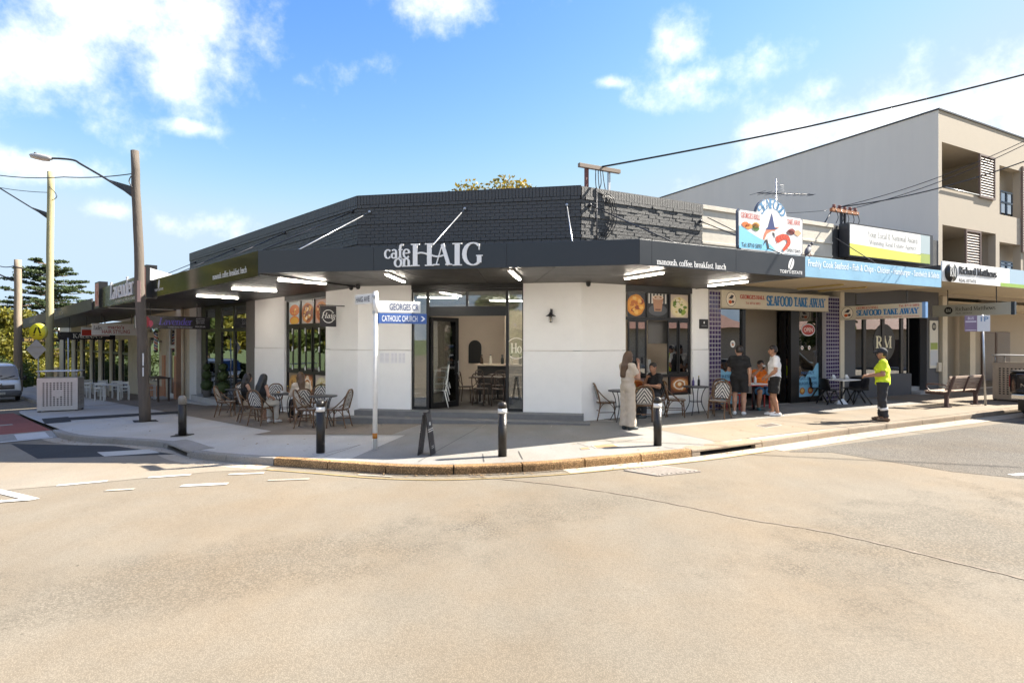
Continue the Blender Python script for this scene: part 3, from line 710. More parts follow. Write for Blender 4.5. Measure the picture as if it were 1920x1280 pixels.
# ================================================================ corner cafe
cafe = thing('corner_cafe', 'white corner cafe with charcoal brick parapet and wraparound black awning', 'cafe', F=FC)
FLOOR = .30
d0, d1 = X(FC, 771), X(FC, 981)
zd = on(FC, 870, 541)[1]
GRV = 1.83
CE = X(FR, 1328)                                 # right end of the cafe wall
CP = X(FR, 1317)                                 # right end of its parapet
LPX = -14.25                                     # left end of the building (local FL x)
rw0, rw1 = X(FR, 1173), X(FR, 1298); lw0, lw1 = X(FL, 533.5), X(FL, 611)
gp = X(FL, 478)                                  # grey pier starts
def walls(F, pieces, z0, z1, y0, name, m):
    for a, b in pieces: part(name, MB(m).box(a, b, y0, .24, z0, z1), cafe, F)
for F, pcs in ((FC, [(.0, d0), (d1, LC)]), (FR, [(.0, rw0), (rw1, CE)]), (FL, [(gp, lw0), (lw1, 0.)])):
    e = .004
    for a, b in pcs:
        part('upper_wall', MB(WHITE).box(a, b, 0, .24, GRV + .006, ZS0 + .03), cafe, F)
        part('lower_wall', MB(WHITE).box(a - (e if a == 0 else 0), b + (e if b in (0., LC) else 0), -.012, .24, -.75, GRV - .006), cafe, F)
part('lower_wall', MB(WHITE).box(rw0, rw1, -.004, .24, -.4, .60), cafe, FR)
part('lower_wall', MB(WHITE).box(lw0, lw1, -.004, .24, -.7, .38), cafe, FL)
part('header', MB(CHAR).box(rw0, rw1, .0, .24, 3.37, ZS0 + .03), cafe, FR)
part('header', MB(CHAR).box(lw0, lw1, .0, .24, 3.34, ZS0 + .03), cafe, FL)
part('header', MB(FRAMEB).box(d0, d1, .0, .24, zd, ZS0 + .03), cafe, FC)
# entrance steps
a = X(FC, 664, .35); b = X(FC, 1093, .35)
part('step', MB(DTILE).box(a, b, -.36, .2, -.3, FLOOR), cafe, bevel=.008)
part('step', MB(DTILE).box(a - .28, b + .18, -.78, -.365, -.3, FLOOR - .135), cafe, bevel=.008)
for s_, e_ in ((a - .28, a + .6), (b - .5, b + .18)): pass
# door frame
D = [d0, X(FC, 800.5), X(FC, 950), d1]; zt0, zt1 = on(FC, 870, 574)[1], on(FC, 870, 545)[1]; zb = on(FC, 870, 592)[1]
def pieces(name, m, boxes, parent, F=None, bevel=0.):
    for q in boxes: part(name, MB(m).box(*q), parent, F, bevel=bevel)
pieces('door_frame', FRAMEB, [(x - (.035 if x not in (d0,) else 0), x + (.035 if x != d1 else 0), .05, .15, FLOOR, zd) for x in D] + [(D[1] + .036, D[2] - .036, .06, .14, zb, zt0), ((D[1] + D[2]) / 2 - .025, (D[1] + D[2]) / 2 + .025, .055, .145, zt0 + .001, zd - .07),
       (d0 + .036, d1 - .036, .052, .148, zd - .068, zd - .002), (d0 + .036, D[1] - .036, .06, .14, FLOOR, FLOOR + .07), (D[2] + .036, d1 - .036, .06, .14, FLOOR, FLOOR + .07)], cafe)
for x0, x1, z0, z1 in ((d0 + .036, D[1] - .036, FLOOR + .07, zd - .07), (D[2] + .036, d1 - .036, FLOOR + .07, zd - .07), (D[1] + .036, (D[1] + D[2]) / 2 - .026, zt0, zd - .07), ((D[1] + D[2]) / 2 + .026, D[2] - .036, zt0, zd - .07)):
    part('pane', MB(GLASS).box(x0, x1, .096, .102, z0, z1), cafe)
# open door leaf, swung inwards on the left jamb
Fd = FC @ Matrix.Translation((D[1] + .05, .12, 0)) @ Matrix.Rotation(math.radians(58), 4, 'Z')
w_ = .98; hz = zb - .02
lf = MB(FRAMEB); lf.box(0, .09, -.022, .022, FLOOR + .01, hz).box(w_ - .09, w_, -.022, .022, FLOOR + .01, hz).box(.0901, w_ - .0901, -.022, .022, FLOOR + .01, FLOOR + .16).box(.0901, w_ - .0901, -.022, .022, hz - .1, hz)
leaf = part('door', lf, cafe, Fd)
part('pane', MB(GLASS).box(.09, w_ - .09, -.003, .003, FLOOR + .16, hz - .1), leaf, Fd)
part('handle', MB(STEEL).tube([(w_ - .05, -.07, FLOOR + .85), (w_ - .05, -.07, FLOOR + 1.25)], .014).tube([(w_ - .05, -.07, FLOOR + .9), (w_ - .05, -.02, FLOOR + .9)], .009).tube([(w_ - .05, -.07, FLOOR + 1.2), (w_ - .05, -.02, FLOOR + 1.2)], .009)
     .tube([(w_ - .05, .07, FLOOR + .85), (w_ - .05, .07, FLOOR + 1.25)], .014), leaf, Fd)
# round logo on the right-hand side light
lg = MB('e8e4da'); cx, cz_ = X(FC, 967), on(FC, 967, 653)[1]
for k in range(28):
    if 11 < k < 0: continue
    a0, a1 = 2 * math.pi * k / 28, 2 * math.pi * (k + 1) / 28; r0, r1 = .25, .27
    if abs(cx + r1 * math.cos(a0) - cx) < .17: lg.quad(*[(cx + r * math.cos(t), .093, cz_ + r * math.sin(t)) for r, t in ((r0, a0), (r0, a1), (r1, a1), (r1, a0))])
text(lg, 'Ho', cx - .14, cx + .14, cz_ - .12, cz_ + .13, .094, font='serif', depth=.002); part('window_lettering', lg, cafe)

# ---- windows with food photographs
def blob(mb, rnd, cx, cz_, rx, rz, y, cols, n):
    for i in range(n):
        a = rnd.uniform(0, 6.28); q = math.sqrt(rnd.random()) * .8
        r = rnd.uniform(.12, .34) * min(rx, rz)
        mb.disc(cx + q * rx * math.cos(a), cz_ + q * rz * math.sin(a), r * rnd.uniform(.7, 1.4), r * rnd.uniform(.5, 1.1), y - .0002 * (i + 1), rnd.choice(cols), 8, .25, rnd)
def poster(F, x0, x1, z0, z1, y, kind, seed, parent):
    rnd = random.Random(seed); mb = MB(); w, h = x1 - x0, z1 - z0; cx, cz_ = (x0 + x1) / 2, (z0 + z1) / 2
    def clipd(px, pz, rx, rz, yy, col, n=24, jit=0.):
        mb.use(col); pts = []
        for k in range(n):
            a = 2 * math.pi * k / n; j = 1 + rnd.uniform(-jit, jit); pts.append((min(max(px + rx * j * math.cos(a), x0 + .002), x1 - .002), yy, min(max(pz + rz * j * math.sin(a), z0 + .002), z1 - .002)))
        mb.add(pts, [tuple(range(n))])
    P_ = {'juice': ('c3cdd0', 'd8700f', ['e8871a', 'f0a030', 'c25a0c', 'e6b23a']), 'burger': ('b7b3ae', 'c06a1e', ['8a4a1a', '5b7a22', 'd69a3a', '7a2c14', 'efe0c0']), 'bowl': ('c9a9a0', 'd0905a', ['a8541c', 'd8b070', '6f7f35', '8c2f18']),
          'cheese': ('2b2f38', 'd78a22', ['e8a030', 'c86c14', 'f0c060', '9a3f10']), 'coffee': ('2a2c30', '4a4c50', ['5a5c60']), 'salad': ('c7b6a6', 'd8cba2', ['5f7f2c', '86a03a', 'c8b060', '3f5c1c', 'e6dcc0']), 'pasta': ('8a7a68', 'b88a4e', ['c89a50', 'a8743a', 'd8b878', '6f4c22']), 'cup': ('6b3d2a', '9a5a30', ['c88a4a', 'e8d0b0'])}[kind]
    mb.rect(x0, x1, z0, z1, y, P_[0])
    if kind == 'juice':
        clipd(cx, z0 + h * .62, w * .44, h * .26, y - .001, P_[1]); clipd(cx, z0 + h * .16, w * .42, h * .2, y - .001, P_[2][0]); clipd(cx, z0 + h * .14, w * .34, h * .15, y - .002, P_[2][3])
        blob(mb, rnd, cx, z0 + h * .62, w * .36, h * .2, y - .002, P_[2], 9); clipd(cx + w * .1, z0 + h * .66, w * .06, h * .05, y - .006, 'f6d890')
    elif kind == 'coffee':
        for k in range(6): mb.quad((x0 + w * (.0 + .17 * k), y - .001, z1 - .002), (x0 + w * (.09 + .17 * k) - w * .12 if k else x0, y - .001, z0 + h * .55), (x0 + w * (.17 + .17 * k) - w * .12 if k else x0 + w * .03, y - .001, z0 + h * .55), (min(x0 + w * (.09 + .17 * k), x1 - .002), y - .001, z1 - .002)) if False else mb.rect(x0 + w * (.02 + .165 * k), x0 + w * (.1 + .165 * k), z0 + h * .58, z1 - .003, y - .001, 'd8d6d2')
        clipd(cx, z0 + h * .3, w * .46, h * .24, y - .002, '55585e'); mb.use('b98d72'); mb.add([(cx - w * .17, y - .003, z0 + h * .25), (cx + w * .17, y - .003, z0 + h * .25), (cx + w * .27, y - .003, z0 + h * .84), (cx - w * .27, y - .003, z0 + h * .84)], [(0, 1, 2, 3)])
        clipd(cx, z0 + h * .84, w * .27, h * .09, y - .004, 'ead8c6'); clipd(cx, z0 + h * .84, w * .19, h * .06, y - .005, 'a87a5c'); clipd(cx, z0 + h * .84, w * .1, h * .03, y - .006, 'ead8c6'); mb.rect(cx - w * .13, cx + w * .13, z0 + h * .28, z0 + h * .36, y - .004, '7c5844')
    else:
        oc = {'cheese': (cx - w * .05, cz_ - h * .02), 'cup': (cx + w * .05, cz_)}.get(kind, (cx, cz_ - h * .04))
        clipd(oc[0], oc[1], w * .49, h * .45, y - .001, P_[1], 24, .04)
        clipd(oc[0], oc[1], w * .40, h * .37, y - .0015, P_[2][0] if kind != 'salad' else 'e2d6ae', 24, .05)
        blob(mb, rnd, oc[0], oc[1], w * .42, h * .40, y - .002, P_[2], 26)
        if kind == 'cup': clipd(cx, cz_, w * .3, h * .3, y - .009, 'efe4d4'); clipd(cx, cz_, w * .24, h * .24, y - .0095, 'b8763a'); clipd(cx, cz_ + h * .03, w * .1, h * .12, y - .010, 'efdcb8')
    return part('food_poster', mb, parent, F)
win_r = part('window', MB(FRAMEB).box(rw0, rw1, .06, .12, 3.34, 3.37).box(rw0, rw1, .06, .14, 2.62, 2.70).box(rw0, rw1, .06, .14, 1.10, 1.17).box(rw0, rw1, .06, .14, .60, .655)
             .box(rw0, rw0 + .04, .06, .14, .655, 3.34).box(rw1 - .06, rw1, .06, .14, .655, 3.34), cafe, FR)
px = [X(FR, u, -.09) for u in (1175, 1213, 1254.5, 1293.5)]
for i in range(3):
    x0, x1 = px[i] + .02, px[i + 1] - .02
    if i: pieces('mullion', FRAMEB, [(px[i] - .03, px[i] + .03, .062, .138, 2.70, 3.34), (px[i] - .03, px[i] + .03, .062, .138, .655, 1.10)], win_r, FR)
    poster(FR, x0 + .012, x1 - .012, 2.705, 3.335, .10, ('cheese', 'coffee', 'salad')[i], 10 + i, win_r)
    poster(FR, x0 + .012, x1 - .012, .66, 1.095, .10, ('bowl', 'pasta', 'cup')[i], 20 + i, win_r)
for u0, u1, yy in ((1177, 1194.5, .07), (1194.5, 1212.5, .09), (1252, 1272, .09), (1272, 1291.5, .07)):
    x0, x1 = X(FR, u0, -.08), X(FR, u1, -.08); z0, z1 = 1.172, 2.618
    sash = part('sash', MB(FRAMEB).box(x0, x0 + .04, yy - .012, yy + .022, z0, z1).box(x1 - .04, x1, yy - .012, yy + .022, z0, z1).box(x0 + .041, x1 - .041, yy - .012, yy + .022, z0, z0 + .05).box(x0 + .041, x1 - .041, yy - .012, yy + .022, z1 - .05, z1), win_r, FR)
win_l = part('window', MB(FRAMEB).box(lw0, lw1, .06, .12, 3.30, 3.34).box(lw0, lw1, .06, .14, 2.48, 2.59).box(lw0, lw1, .06, .14, 1.07, 1.15).box(lw0, lw1, .06, .14, .38, .42)
             .box(lw0, lw0 + .05, .06, .14, .42, 3.30).box(lw1 - .05, lw1, .06, .14, .42, 3.30), cafe, FL)
lx = [lw0 + .05, lw0 + (lw1 - lw0) * .345, lw0 + (lw1 - lw0) * .675, lw1 - .05]
for i in range(3):
    if i: pieces('mullion', FRAMEB, [(lx[i] - .05, lx[i] + .05, .062, .138, 2.59, 3.30), (lx[i] - .05, lx[i] + .05, .062, .138, .42, 1.07)], win_l, FL)
    poster(FL, lx[i] + .055, lx[i + 1] - .055, 2.60, 3.29, .10, ('juice', 'burger', 'bowl')[i], 30 + i, win_l)
    poster(FL, lx[i] + .055, lx[i + 1] - .055, .425, 1.065, .10, ('pasta', 'cup', 'salad')[i], 40 + i, win_l)
for i in range(6):
    x0 = lw0 + .05 + (lw1 - lw0 - .1) * i / 6 + .004; x1 = x0 + (lw1 - lw0 - .1) / 6 - .008; yy = .05 if i % 2 else .075; z0, z1 = 1.152, 2.478
    sash = part('sash', MB(FRAMEB).box(x0, x0 + .065, yy - .01, yy + .025, z0, z1).box(x1 - .065, x1, yy - .01, yy + .025, z0, z1).box(x0 + .066, x1 - .066, yy - .01, yy + .025, z0, z0 + .06).box(x0 + .066, x1 - .066, yy - .01, yy + .025, z1 - .06, z1), win_l, FL)
    part('pane', MB(GLASSD).box(x0 + .065, x1 - .065, yy, yy + .006, z0 + .06, z1 - .06), sash, FL)
    if i % 2: pieces('hinge', pr('e8e8e8'), [(x0 - .03, x0 + .02, yy - .02, yy - .011, za, zb2) for za, zb2 in ((z1 - .2, z1 - .02), (1.75, 1.9), (z0 + .02, z0 + .16))], sash, FL)
for o in list(win_r.children):
    if o.name.startswith('sash'):
        bb = [v.co for v in o.data.vertices]; Iv = FR.inverted() @ FC; q = [Iv @ v for v in bb]
        xs_ = (min(p.x for p in q) + .04, max(p.x for p in q) - .04); ys_ = min(p.y for p in q) + .015
        part('pane', MB(GLASSD).box(xs_[0], xs_[1], ys_, ys_ + .006, 1.222, 2.568), o, FR)
# ---- brick parapet above the awning
core = MB(MORTAR)
for F, a, b in ((FC, 0, LC), (FR, 0, CP), (FL, LPX, 0)): core.M = WM[cafe.name].inverted() @ F; core.box(a, b, .008, .24, ZS0 + .02, ZP - .01)
core.M = None
parapet = part('parapet', core, cafe)
def brickmesh(w, h, d, name):
    mb = MB(BRICKM); mb.box(-w / 2, w / 2, -d, .0, -h / 2, h / 2); return mb.mesh(name)
BW, BH, J = .228, .076, .010
bm_s = brickmesh(BW, BH, .02, 'brick'); bm_h = brickmesh(BW / 2 - J / 2, BH, .02, 'brick'); bm_t = brickmesh(BH, BW, .026, 'brick')
bm_v = [bm_s, brickmesh(BW, BH, .026, 'brick'), brickmesh(BW, BH, .016, 'brick')]
rest = MB(BRICKM); nb = 0; brnd = random.Random(3)
IC = WM[cafe.name].inverted()
for F, a, b, budget in ((FR, .0, CP, 300), (FC, .0, LC, 0), (FL, LPX, .0, 0)):
    T = IC @ F
    z = ZP - BW / 2; n = int((b - a) / (BH + J)); pitch = (b - a) / n; jobs = []
    for i in range(n): jobs.append((a + pitch * (i + .5), z, .036, BH, BW, bm_t))
    r = 0; z = ZP - BW - J - BH / 2
    while z > 3.9:
        prj = .022 if r in (0,) or r % 6 == 5 else .0                  # proud string courses throw thin shadow lines
        off = 0 if r % 2 else (BW + J) / 2; x = a - off
        while x < b:
            x0, x1 = max(x, a), min(x + BW, b)
            if x1 - x0 > .05: jobs.append(((x0 + x1) / 2, z, .014 + prj + brnd.uniform(-.003, .003), x1 - x0, BH, None))
            x += BW + J
        z -= BH + J; r += 1
    for k, (x, z, d, w, h, shared) in enumerate(jobs):
        if nb < budget and abs(w - BW) < .01 and h == BH:
            o = part('brick', brnd.choice(bm_v), parapet); o.matrix_local = T @ Matrix.Translation((x, .008 - (d - .014), z)); nb += 1
        elif nb < budget and h == BW:
            o = part('brick', bm_t, parapet); o.matrix_local = T @ Matrix.Translation((x, .0, z)); nb += 1
        else:
            rest.M = T; rest.box(x - w / 2, x + w / 2, .008 - d, .0081, z - h / 2, z + h / 2)
rest.M = None
part('brickwork', rest, parapet, kind='stuff')
part('flashing', MB(STEELD).box(-.0, LC, -.03, .26, ZP + .002, ZP + .022), parapet, FC)
part('flashing', MB(STEELD).box(LPX, 0, -.03, .26, ZP + .003, ZP + .023), parapet, FL)
part('side_wall', MB(CHAR).box(LPX, LPX + .24, .25, 9, -1, ZP - .02), cafe, FL)
def w2(p): q = IC @ Vector((p[0], p[1], 0)); return (q.x, q.y)
inner_back = [Rp(CP, -.25), Rp(CP, -11), Lp(-LPX, -9), Lp(-LPX, -.25)]
part('roof', MB(mat('grey_roof', (.2, .2, .2), .7)).slab([w2(p) for p in [WL.to_3d() - nC.to_3d() * .25, WR.to_3d() - nC.to_3d() * .25] + inner_back], 4.3, 4.4), cafe)
# ---- interior shell
part('floor', MB(DKIN).slab([w2(p) for p in [WL, WR] + [Rp(CE, 0), Rp(CE, -8), Lp(6.9, -8), Lp(6.9, 0)]], FLOOR - .12, FLOOR - .004), cafe)
part('ceiling', MB(mat('interior_ceiling', (.62, .6, .56), .8)).slab([w2(p) for p in [WL - nC * .25, WR - nC * .25] + [Rp(CE, -.25), Rp(CE, -8), Lp(6.9, -8), Lp(6.9, -.25)]], 3.42, 3.48), cafe)
part('back_wall', MB(INNER).box(-6, 12, 6.2, 6.3, FLOOR, 3.42), cafe)
part('side_wall', MB(INNER).box(-.0, .1, .3, 9, FLOOR, 3.42), cafe, FR @ Matrix.Translation((CE - .1, 0, 0)))
part('side_wall', MB(INNER).box(-7.0, -6.9, .3, 12, -.6, 3.42), cafe, FL)
part('counter', MB(mat('counter_front', (.035, .033, .032), .5)).box(2.2, 7.6, 4.3, 4.9, FLOOR, FLOOR + .95).use(INNER).box(2.1, 7.7, 4.2, 5.0, FLOOR + .95, FLOOR + 1.0), cafe)
part('serving_bench', MB(DKIN).box(1.25, 3.9, .45, .95, .4, 1.12).use(WHITEW).box(1.2, 3.95, .42, 1.0, 1.12, 1.16).use(DKIN).box(1.9, 3.4, 2.8, 3.2, FLOOR, 2.2), cafe, FR)
part('roller_blind', MB(GREYP).box(X(FR, 1214.5, -.3), X(FR, 1250, -.3), .28, .30, 2.0, 2.62), cafe, FR)
part('coffee_machine', MB(STEELD).box(2.1, 3.1, 1.25, 1.75, 1.0, 1.62).use(STEEL).box(2.08, 3.12, 1.22, 1.78, 1.622, 1.68), cafe, FR)
part('partition', MB(mat('interior_shade', (.48, .40, .31), .7)).box(3.0, 4.9, 4.95, 5.0, FLOOR + 1.0, 3.1), cafe)
part('arch_mirror', MB(FRAMEB).prism([(1.42, 1.25), (1.9, 1.25), (1.9, 1.85)] + [(1.66 + .24 * math.cos(t), 1.85 + .24 * math.sin(t)) for t in np.linspace(0, math.pi, 10)[1:-1]] + [(1.42, 1.85)], 6.15, 6.19), cafe)
for i, (x, y) in enumerate([(1.2, 1.3), (2.3, 3.2), (3.6, 1.6), (4.4, 3.4), (5.0, 1.2), (.3, 3.0), (3.0, 5.2)]):
    dl = thing('downlight', ['lit ceiling downlight behind the left transom pane', 'lit downlight deep inside the cafe above the counter', 'lit downlight behind the right transom pane', 'lit downlight above the counter end', 'lit downlight behind the right side light', 'lit downlight behind the left side light', 'lit downlight over the counter back wall'][i], 'downlight', F=FC @ Matrix.Translation((x, y, 3.418)), group='cafe ceiling downlights')
    part('lens', MB(DOWN).lathe([(.0, -.012), (.07, -.012), (.075, -.004)], seg=16), dl); part('ring', MB(WHITEW).lathe([(.076, -.016), (.1, -.012), (.1, .0)], seg=16), dl)

for i, (x, y) in enumerate(((1.5, 2.2), (3.3, 3.9), (4.9, 2.4))):
    t = thing('linear_pendant', ['lit linear ceiling light seen through the left transom', 'lit linear ceiling light over the counter', 'lit linear ceiling light near the right side light'][i], 'ceiling light', F=FC @ Matrix.Translation((x, y, 3.41)) @ Matrix.Rotation(.5, 4, 'Z'), group='linear lights inside the cafe'); part('housing', MB(WHITEW).box(-.6, .6, -.05, .05, -.05, 0), t); part('diffuser', MB(TUBE).box(-.59, .59, -.045, .045, -.07, -.051), t)
# ---- awning
awn = part('awning', MB(STEELD).slab([w2(p) for p in [Lp(LE2, .02), Lp(0, .02), WL + nC * .02, WR + nC * .02, Rp(TE, .02), Rp(TE, OR - .05), AW1 - nC * .06, AW0 - nC * .06, Lp(LE2, OL - .05)]], ZS0 + .05, ZS1 - .12), cafe)
def fas(F, a, b, off, m, z0=ZS0, z1=ZS1, name='fascia_panel'):
    return part(name, MB(m).box(a, b, -off, -off + .035, z0, z1), awn, F, bevel=.004)
xa, xb = (AW0 - WL).dot(cC), (AW1 - WL).dot(cC)
j1, j2 = X(FC, 780, OC) - .9, X(FC, 950, OC)
for a, b in ((xa + .002, j1), (j1 + .004, j2), (j2 + .004, xb - .002)): fas(FC, a, b, OC, FASCIA)
for a, b in ((RB + .003, X(FR, 1222, OR)), (X(FR, 1222, OR) + .003, X(FR, 1380, OR)), (X(FR, 1380, OR) + .003, TE)): fas(FR, a, b, OR, FASCIA)
for a, b in ((-LE, -5.2), (-5.196, -2.6), (-2.596, -SA - .003)): fas(FL, a, b, OL, FASCIAG, ZS0 - .06)
for a, b in ((-LE2, -LE - .004),): fas(FL, a, b, OL, FASCIAG, ZS0 - .09)
fas(FR @ Matrix.Translation((TE, 0, 0)) @ Matrix.Rotation(math.pi / 2, 4, 'Z'), -OR + .036, -.03, .0, FASCIA)
def soffit(i0, i1, o0, o1, n, rows, m, z=ZS0 + .012):
    g = .004
    for i in range(n):
        for r in range(rows):
            def P_(u, v): p = i0.lerp(i1, u).lerp(o0.lerp(o1, u), v); return p
            u0, u1, v0, v1 = i / n + g / 4, (i + 1) / n - g / 4, r / rows + .002, (r + 1) / rows - .002
            part('soffit_panel', MB(m).slab([w2(P_(u0, v0)), w2(P_(u1, v0)), w2(P_(u1, v1)), w2(P_(u0, v1))], z, z + .03), awn)
soffit(WL, WR, AW0 - nC * .04, AW1 - nC * .04, 5, 2, SOFFIT)
soffit(WR, Rp(TE, 0).xy, AW1 - nR * .04, Rp(TE, OR - .04).xy, 4, 2, SOFFIT)
soffit(WL, Lp(LE2, 0).xy, AW0 - nL * .04, Lp(LE2, OL - .04).xy, 1, 16, SOFFITB, ZS0 - .02)
# tie rods from parapet to awning edge
for i, (F, u, v, off, du) in enumerate([(FC, 694, 398, OC, -.5), (FC, 872, 392, OC, 0), (FC, 1063, 385, OC, .35), (FL, 662, 397, OL, -1.2), (FL, 535, 437, OL, 0), (FL, 440, 468, OL, 0), (FL, 367, 492, OL, 0), (FR, 1105, 385, OR, .35), (FR, 1312, 415, OR, .0)]):
    x, z = on(F, u, v); lit = F is FC
    m = STEEL if F is FC else STEELD
    part('tie_rod', MB(m).tube([(x, -.02, z), (x + du, -off + .25, ZS1 - .06)], .014, 8).ball((x, -.03, z), .045), awn, F)

# ---- lettering of the cafe sign
def sign_thing(name, label, F): return thing(name, label, 'sign', F=F)
sg = sign_thing('cafe_sign', 'raised white serif lettering reading cafe on HAIG on the front awning fascia', FC @ Matrix.Translation((0, -OC, 0)))
LET = mat('white_acrylic_letter', (.80, .80, .79), .4, .03, 8)
def rectC(u0, u1, v0, v1): return X(FC, u0, OC), X(FC, u1, OC), on(FC, (u0 + u1) / 2, v1, OC)[1], on(FC, (u0 + u1) / 2, v0, OC)[1]
for s, r, T, th in (('cafe', (721, 770, 458, 485), .19, .075), ('on', (739, 771, 484.5, 501), .19, .075)):
    x0, x1, z0, z1 = rectC(*r)
    for kk, ch in enumerate([s]): mb = MB(LET); text(mb, s, x0, x1, z0, z1, 0, font='serif', depth=.025, T=T, thin=th); part('lettering', mb, sg)
for ch, r in (('H', (771, 814, 457, 499)), ('A', (812, 848, 456.5, 498.5)), ('I', (849, 866.5, 456, 498)), ('G', (867, 905.5, 454.5, 498))):
    x0, x1, z0, z1 = rectC(*r); mb = MB(LET)
    if ch == 'H':
        st = GL['H']; GL['H'] = (1.0, [l(.2, 0, .2, 1), l(.8, 0, .8, 1)], st[2]); text(mb, 'H', x0, x1, z0, z1, 0, font='serif', depth=.03, T=.19, thin=.05); GL['H'] = st
    elif ch == 'A':
        st = GL['A']; GL['A'] = (.92, st[1][:2], st[2]); text(mb, 'A', x0, x1, z0, z1, 0, font='serif', depth=.03, T=.2, thin=.055); GL['A'] = st
    else: text(mb, ch, x0, x1, z0, z1, 0, font='serif', depth=.03, T=.20, thin=.05)
    part('letter', mb, sg)
sw = curve([(X(FC, u, OC), -.022, on(FC, u, v, OC)[1]) for u, v in ((778, 477), (790, 474), (803, 477), (818, 481), (828, 480), (837, 476))], 5)
mb = MB(LET)
for p, q in zip(sw[:-1], sw[1:]): mb.box(p.x, q.x + .003, -.026, -.002, (p.z + q.z) / 2 - .016, (p.z + q.z) / 2 + .016)
part('crossbar_swash', mb, sg)
sg2 = sign_thing('fascia_lettering', 'small white words manoush coffee breakfast lunch on the right awning fascia', FR @ Matrix.Translation((0, -OR, 0)))
mb = MB(LET); x0, x1 = X(FR, 1231, OR), X(FR, 1361, OR); zz = on(FR, 1296, 501, OR)[1], on(FR, 1296, 489, OR)[1]
text(mb, 'manoush. coffee. breakfast. lunch', x0, x1, zz[0], zz[1], 0, font='serif', depth=.006, T=.16, thin=.07); part('lettering', mb, sg2)
sg3 = sign_thing('fascia_lettering', 'small white words manoush coffee breakfast lunch on the left awning fascia', FL @ Matrix.Translation((0, -OL, 0)))
mb = MB(LET); x0, x1 = X(FL, 399, OL), X(FL, 463, OL); zz = on(FL, 431, 518, OL)[1], on(FL, 431, 506, OL)[1]
text(mb, 'manoush. coffee. breakfast. lunch', x0, x1, zz[0], zz[1], 0, font='serif', depth=.006, T=.16, thin=.07); part('lettering', mb, sg3)
def bean_logo(F, u0, u1, off, lab, vt, vb):
    s = sign_thing('coffee_brand_mark', lab, F @ Matrix.Translation((0, -off, 0))); mb = MB(LET)
    um = (u0 + u1) / 2; x0, x1 = X(F, u0, off), X(F, u1, off); zt, zb_ = on(F, um, vt, off)[1], on(F, um, vb, off)[1]; h = zt - zb_; cx = (x0 + x1) / 2
    text(mb, "TOBY'S ESTATE", x0, x1, zb_, zb_ + h * .24, 0, font='bold', depth=.004)
    for sgn in (-1, 1):
        n = 14; pts = []
        for k in range(n):
            t = math.pi * k / (n - 1) - math.pi / 2; r = .11; px_, pz_ = sgn * (.012 + r * .62 * math.cos(t)), r * 1.25 * math.sin(t); a = -.45
            pts.append((cx + px_ * math.cos(a) - pz_ * math.sin(a), zb_ + h * .7 + px_ * math.sin(a) + pz_ * math.cos(a)))
        mb.prism(pts, -.004, -.001)
    part('lettering', mb, s)
bean_logo(FR, 1462, 1504, OR, 'white coffee bean mark and brand words at the right end of the awning', 487, 513)
bean_logo(FL, 290, 306, OL, 'white coffee bean mark and brand words at the left end of the cafe fascia', 527, 545)

# ---- neighbours under the same left-hand roof: the florist
lv = thing('florist_shopfront', 'black framed florist shopfront with tall glass under the left awning', 'shopfront', F=FL)
g0, g1 = X(FL, 377), X(FL, 462)
part('pier', MB(GREYP).box(g1, gp, -.01, .24, -1, ZS0), lv); part('pier', MB(WHITEW).box(LPX, X(FL, 369), -.02, .24, -1.2, ZS0), lv)
fz0 = -.20
fl = MB(FRAMEB)
fx = [g0, X(FL, 400), X(FL, 409), X(FL, 433.5), g1]
fl.box(g0 - .3, g0 + .25, .1, .2, fz0, ZS0).box(fx[1] - .12, fx[2] + .02, .1, .2, fz0, ZS0).box(fx[3] - .08, fx[3] + .08, .1, .2, fz0, ZS0).box(g1 - .06, g1, .1, .2, fz0, ZS0)
fl.box(g0, g1, .11, .19, 2.42, 2.56).box(g0, g1, .11, .19, ZS0 - .14, ZS0).box(fx[2] + .021, g1, .11, .19, fz0, fz0 + .08)
part('frame', fl, lv)
for a, b in ((g0 + .25, fx[1] - .12), (fx[2] + .02, fx[3] - .08), (fx[3] + .08, g1 - .06)):
    part('pane', MB(GLASSD).box(a, b, .145, .151, fz0 + .08, 2.42), lv); part('pane', MB(GLASSD).box(a, b, .145, .151, 2.56, ZS0 - .14), lv)
part('door_handle', MB(STEEL).box(fx[2] - .08, fx[2] - .04, .06, .1, .75, 1.15), lv)
ST = mat('pale_step_concrete', (.42, .41, .39), .8, .12, 5, .2, 50)
part('step', MB(ST).box(g0 - .2, fx[2] + 1.3, -.34, .1, -1.2, fz0), lv, bevel=.01); part('step', MB(ST).box(g0 - .6, g1 + .25, -.62, -.345, -1.2, fz0 - .2), lv, bevel=.01)
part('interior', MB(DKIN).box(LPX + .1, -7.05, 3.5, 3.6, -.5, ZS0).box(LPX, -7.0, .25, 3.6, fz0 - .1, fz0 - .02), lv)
part('display_shelf', MB(WHITEW).box(-12.0, -8.2, 2.2, 2.6, .5, .55).box(-12.0, -8.2, 2.2, 2.6, 1.1, 1.15).box(-12.02, -11.97, 2.2, 2.6, -.2, 1.15).box(-8.22, -8.17, 2.2, 2.6, -.2, 1.15), lv)
